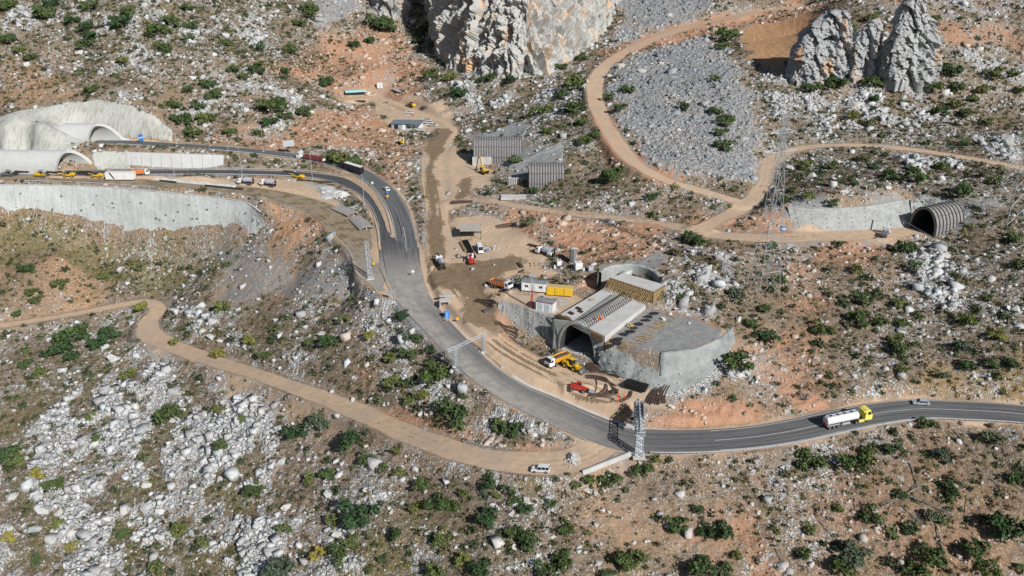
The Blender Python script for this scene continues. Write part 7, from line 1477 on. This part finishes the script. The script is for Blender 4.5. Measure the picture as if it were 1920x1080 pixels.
# ---------------------------------------------------------------- people
def human_mat(name, top, leg):
    m, nt, b = newmat(name); N = NB(nt); z = N.node('ShaderNodeSeparateXYZ'); N.L.new(N.pos(), z.inputs[0]); z = z.outputs[2]
    c = N.mix(N.math('GREATER_THAN', z, .92), leg, top); c = N.mix(N.math('GREATER_THAN', z, 1.46), c, (.42, .26, .18)); c = N.mix(N.math('LESS_THAN', z, .1), c, (.03, .03, .03)); N.put(b.inputs['Base Color'], c); b.inputs['Roughness'].default_value = .8; return m
HV = human_mat('hi_vis_clothes', (.85, .13, .03), (.06, .07, .10)); HW = human_mat('light_clothes', (.6, .6, .55), (.10, .11, .14)); HF = human_mat('full_hi_vis_clothes', (.85, .13, .03), (.80, .12, .03))
def person(p, yaw, mt, helmet, lab, bend=0.0):
    J = {'pelvis': (0, 0, .95, .13), 'chest': (0+bend*.35, 0, 1.3-bend*.1, .16), 'neck': (bend*.5, 0, 1.47-bend*.18, .06), 'head': (.03+bend*.6, 0, 1.62-bend*.25, .11), 'top': (.03+bend*.65, 0, 1.72-bend*.27, .08),
         'lh': (0, .11, .9, .1), 'lk': (.05, .14, .5, .07), 'la': (-.02, .15, .08, .05), 'lt': (.14, .15, .04, .045), 'rh': (0, -.11, .9, .1), 'rk': (.12, -.13, .5, .07), 'ra': (.1, -.15, .08, .05), 'rt': (.26, -.15, .04, .045),
         'ls': (bend*.35, .2, 1.38-bend*.12, .065), 'le': (.08+bend*.4, .27, 1.1-bend*.15, .045), 'lw': (.24+bend*.45, .22, .95-bend*.1, .035), 'lf': (.33+bend*.45, .2, .9-bend*.1, .035), 'rs': (bend*.35, -.2, 1.38-bend*.12, .065), 're': (.06+bend*.4, -.28, 1.1-bend*.15, .045), 'rw': (.18+bend*.45, -.26, .92-bend*.1, .035), 'rf': (.25+bend*.45, -.25, .86-bend*.1, .035)}
    ks = list(J); E = [('pelvis', 'chest'), ('chest', 'neck'), ('neck', 'head'), ('head', 'top'), ('pelvis', 'lh'), ('lh', 'lk'), ('lk', 'la'), ('la', 'lt'), ('pelvis', 'rh'), ('rh', 'rk'), ('rk', 'ra'), ('ra', 'rt'), ('chest', 'ls'), ('ls', 'le'), ('le', 'lw'), ('lw', 'lf'), ('chest', 'rs'), ('rs', 're'), ('re', 'rw'), ('rw', 'rf')]
    e = empty('person', p, yaw, 0, lab, 'person'); me = bpy.data.meshes.new('body'); me.from_pydata([J[k][:3] for k in ks], [(ks.index(a), ks.index(b)) for a, b in E], []); me.materials.append(mt); o = bpy.data.objects.new('body', me); COL.objects.link(o); o.parent = e
    sk = o.modifiers.new('skin', 'SKIN'); 
    for k, v in enumerate(me.skin_vertices[0].data): v.radius = (J[ks[k]][3],)*2; v.use_root = k == 0
    o.modifiers.new('sub', 'SUBSURF').levels = 1
    h = J['head']; q = MB(); n = 10; vs = []
    for z, r in ((.02, .16), (.03, .14), (.1, .12), (.15, .06)):
        for k in range(n): a = 6.2832*k/n; vs.append((h[0]+math.cos(a)*r, math.sin(a)*r, h[2]+.03+z))
    q.add(vs, [(j*n+k, j*n+(k+1) % n, (j+1)*n+(k+1) % n, (j+1)*n+k) for j in range(3) for k in range(n)]+[tuple(range(3*n, 4*n))]); q.build('helmet', helmet, e)
person(onslab(.63, .22, .02), 2.6, HF, ORG, 'person in orange standing on the right part of the roof slab'); person(onslab(.66, .28, .02), -.6, HF, ORG, 'person in orange behind the first one on the roof slab')
person(T(1095,690), 2.0, HW, WHT, 'person in pale clothes standing at the big tunnel mouth')
person(T(1159,744), .5, HF, ORG, 'person in orange bending over the curved ribs, leftmost of three', .6); person(T(1158,755), 1.5, HF, ORG, 'person in orange crouched nearest the road beside the gantry shadow', .5); person(T(1171,748), 3.2, HF, ORG, 'person in orange at the right of the three by the ribs', .2)
person(T(801,243), 1.0, HW, WHT, 'person in light clothes standing by the porch of the grey office')
# heap of stones on the dirt track
p = T(1075,860); q = MB(); q0 = rng
vs = []; fs = []
for i in range(130):
    a = q0.uniform(0, 6.28); d = abs(q0.normal())*1.6; s = q0.uniform(.25, .55); d *= .8; o_ = np.array([math.cos(a)*d*.7, math.sin(a)*d*1.2, max(0, 1.1-d*.5)]); k = len(vs); vs += list(RV[i % 40]*s+o_); fs += [tuple(int(x)+k for x in f) for f in BF]
o = mesh_obj('stone_heap', vs, fs, ROCK); o.location = p; tag(o, 'heap of stones and dirt left in the middle of the dirt track', 'stone heap')
p = T(1046,566); NN = 14; vs = [(0, 0, 1.3)]; 
for j in range(1, 5):
    for k in range(NN): a = 6.2832*k/NN; r = j*.75*(1+.12*random.uniform(-1, 1)); vs.append((math.cos(a)*r*1.3, math.sin(a)*r, max(-.1, 1.3-j*.34+random.uniform(-.05, .05))))
fs = [(0, 1+k, 1+(k+1) % NN) for k in range(NN)]+[(1+j*NN+k, 1+(j+1)*NN+k, 1+(j+1)*NN+(k+1) % NN, 1+j*NN+(k+1) % NN) for j in range(3) for k in range(NN)]
o = mesh_obj('sand_heap', vs, fs, mat('grey_sand', (.34, .32, .29), .95, bump=.4)); o.location = p; tag(o, 'smooth grey heap of sand between kiosk and roof slab', 'sand heap')
# dead timber on the lower right slope
DEAD = mat('dead_wood', (.27, .25, .23), .9, scale=3)
def dead(a, b, r, nbr, lab, spread=2.5):
    A_ = T(*a); B_ = T(*b); q = MB(); d = B_-A_; up = Vector((0, 0, .35)); q.bar(up, d+up, r, 6, r*.45); rr = random.Random(int(a[0]))
    for k in range(nbr):
        t = rr.uniform(.25, 1); s = d*t+up; dd = Vector((rr.uniform(-1, 1), rr.uniform(-1, 1), rr.uniform(-.1, .5)))*spread+d.normalized()*spread*.8; q.bar(s, s+dd, r*.4, 4, .02)
        for j in range(3): s2 = s+dd*rr.uniform(.3, .9); q.bar(s2, s2+Vector((rr.uniform(-1, 1), rr.uniform(-1, 1), rr.uniform(-.1, .5)))*spread*.45, r*.2, 4, .012)
    o = q.build('dead_tree', DEAD); o.location = A_; tag(o, lab, 'dead tree', 'dead fallen trees on the lower right slope')
for a, b, r, n, lab in [((1786,806),(1835,862),.16,3,'bleached fallen trunk just below the barrier right of the tanker'),((1706,870),(1722,920),.16,4,'fallen trunk above the largest tangle of dead branches'),((1722,915),(1660,950),.18,22,'largest grey tangle of dead branches'),((1700,930),(1770,960),.15,20,'right half of the dead branch tangle'),((1690,950),(1730,985),.12,16,'lower fringe of the dead branch tangle'),((1858,900),(1918,945),.16,2,'long bare pole lying at the far right edge'),((1866,915),(1882,960),.1,2,'thin dark stick crossing the pole at the far right'),((1814,930),(1814,990),.1,3,'upright thin dead stem right of the tangle'),((1755,985),(1772,1045),.14,5,'burnt stem lower right of the tangle'),((1495,918),(1462,948),.16,3,'split grey branch above the red gully'),((1536,978),(1562,1008),.12,6,'dead branches above the round shrub pair'),((1603,935),(1606,990),.1,4,'thin dead sapling left of the tangle'),((1880,840),(1895,880),.1,14,'dead thicket below the road at the far right'),((1715,1030),(1745,1079),.16,2,'pale trunk at the bottom edge'),((1455,1030),(1475,1075),.12,8,'dead brush beside the red gully')]: dead(a, b, r, n, lab)
e = T(1508,750); q = MB(); rr = random.Random(4)
for k in range(26):
    a = rr.uniform(0, 6.28); d = Vector((math.cos(a)*2.2, math.sin(a)*2.2, rr.uniform(1.2, 3))); q.bar((0, 0, 0), d*.6, .07, 4, .04)
    for j in range(3): q.bar(d*.6, d*.6+Vector((rr.uniform(-1, 1), rr.uniform(-1, 1), rr.uniform(0, 1))), .035, 4, .01)
o = q.build('bare_bush', DEAD); o.location = e; tag(o, 'leafless dark bush on the orange bank above the tanker truck', 'bush')

# yard clutter
SCRAPM = [RUST, GALV, BLK, TIMB, WHT]
def scrap(px, py, n, R_, lab, ms, name='scrap_heap'):
    e = empty(name, T(px, py), 0, 0, lab, 'scrap'); rr = random.Random(int(px*7+py))
    for m_ in ms:
        q = MB()
        for k in range(n):
            c = Vector((rr.uniform(-R_, R_), rr.uniform(-R_*.7, R_*.7), rr.uniform(.1, .5)))
            if rr.random() < .55: q.beam(c, c+Vector((rr.uniform(-1.6, 1.6), rr.uniform(-1.4, 1.4), rr.uniform(-.1, .5))), rr.uniform(.08, .22), rr.uniform(.06, .2))
            else: q.box(c, (rr.uniform(.3, 1), rr.uniform(.3, .9), rr.uniform(.2, .7)), rr.uniform(0, 3))
        q.build({RUST: 'steel_pieces', GALV: 'metal_pieces', BLK: 'dark_pieces', TIMB: 'timber_pieces', WHT: 'white_pieces'}[m_], m_, e)
for args in [(957,527,9,2.6,'tangle of grey and white machine parts behind the orange dump truck',(GALV,WHT,BLK)),(986,535,6,1.6,'dark scrap against the left end of the white site cabin',(BLK,WHT)),(922,466,9,2.6,'white and tan rubbish heap right of the white van',(WHT,TIMB,GALV)),(866,482,9,2.2,'rusty scrap beside the timber rack at the open shed',(RUST,GALV)),(1003,496,8,2.4,'pale heap of hoses and formwork left of the silo bench',(GALV,TIMB)),(1022,503,7,2.2,'loose pipes and plates in front of the spraying machine',(GALV,RUST)),(985,512,6,1.8,'small dark timber heap below the silo bench edge',(RUST,TIMB)),(1066,490,5,1.0,'few dark pieces lying at the foot of the silo',(BLK,)),(1062,536,8,1.0,'planks tossed behind the yellow container',(TIMB,)),(931,553,9,1.1,'offcuts on the pale ground below the orange dump truck',(TIMB,RUST)),(1098,664,9,1.1,'planks and rubble at the sill of the big tunnel mouth',(TIMB,GALV)),(1150,735,9,1.1,'offcuts of steel between the rib bundles',(RUST,BLK)),(931,340,6,1.6,'scrap heap between the ribbed portals and the track',(BLK,RUST)),(836,600,8,.9,'bits of timber beside the blue cubicle',(TIMB,)),(640,372,7,1.8,'rusty parts beside the white and black sheeted heap',(RUST,WHT)),(722,193,8,1.0,'orange barrier pieces in the middle of the upper yard',(RUST,WHT)),(1182,612,10,1.4,'short boards near the right foot of the roof slab',(TIMB,)),(1088,700,8,.9,'timber pieces behind the yellow wheel loader',(TIMB,))]: scrap(*args)
for i, (px, py, lab) in enumerate([(912,472,'blue drum standing at the right of the white van'),(1040,503,'white drum between the small tanks'),(1094,508,'pale drum right of the large box tank'),(1016,560,'dark drum below the white site cabin')]):
    e = empty('oil_drum', T(px, py), 0, 0, lab, 'drum'); MB().bar((0, 0, 0), (0, 0, 1.1), .42, 12).build('drum', (BLU, WHT, WHT, BLK)[i], e); MB().bar((0, 0, 1.1), (0, 0, 1.14), .36, 12).build('lid', GALV, e)
grid_object('ground', rest, GROUND)
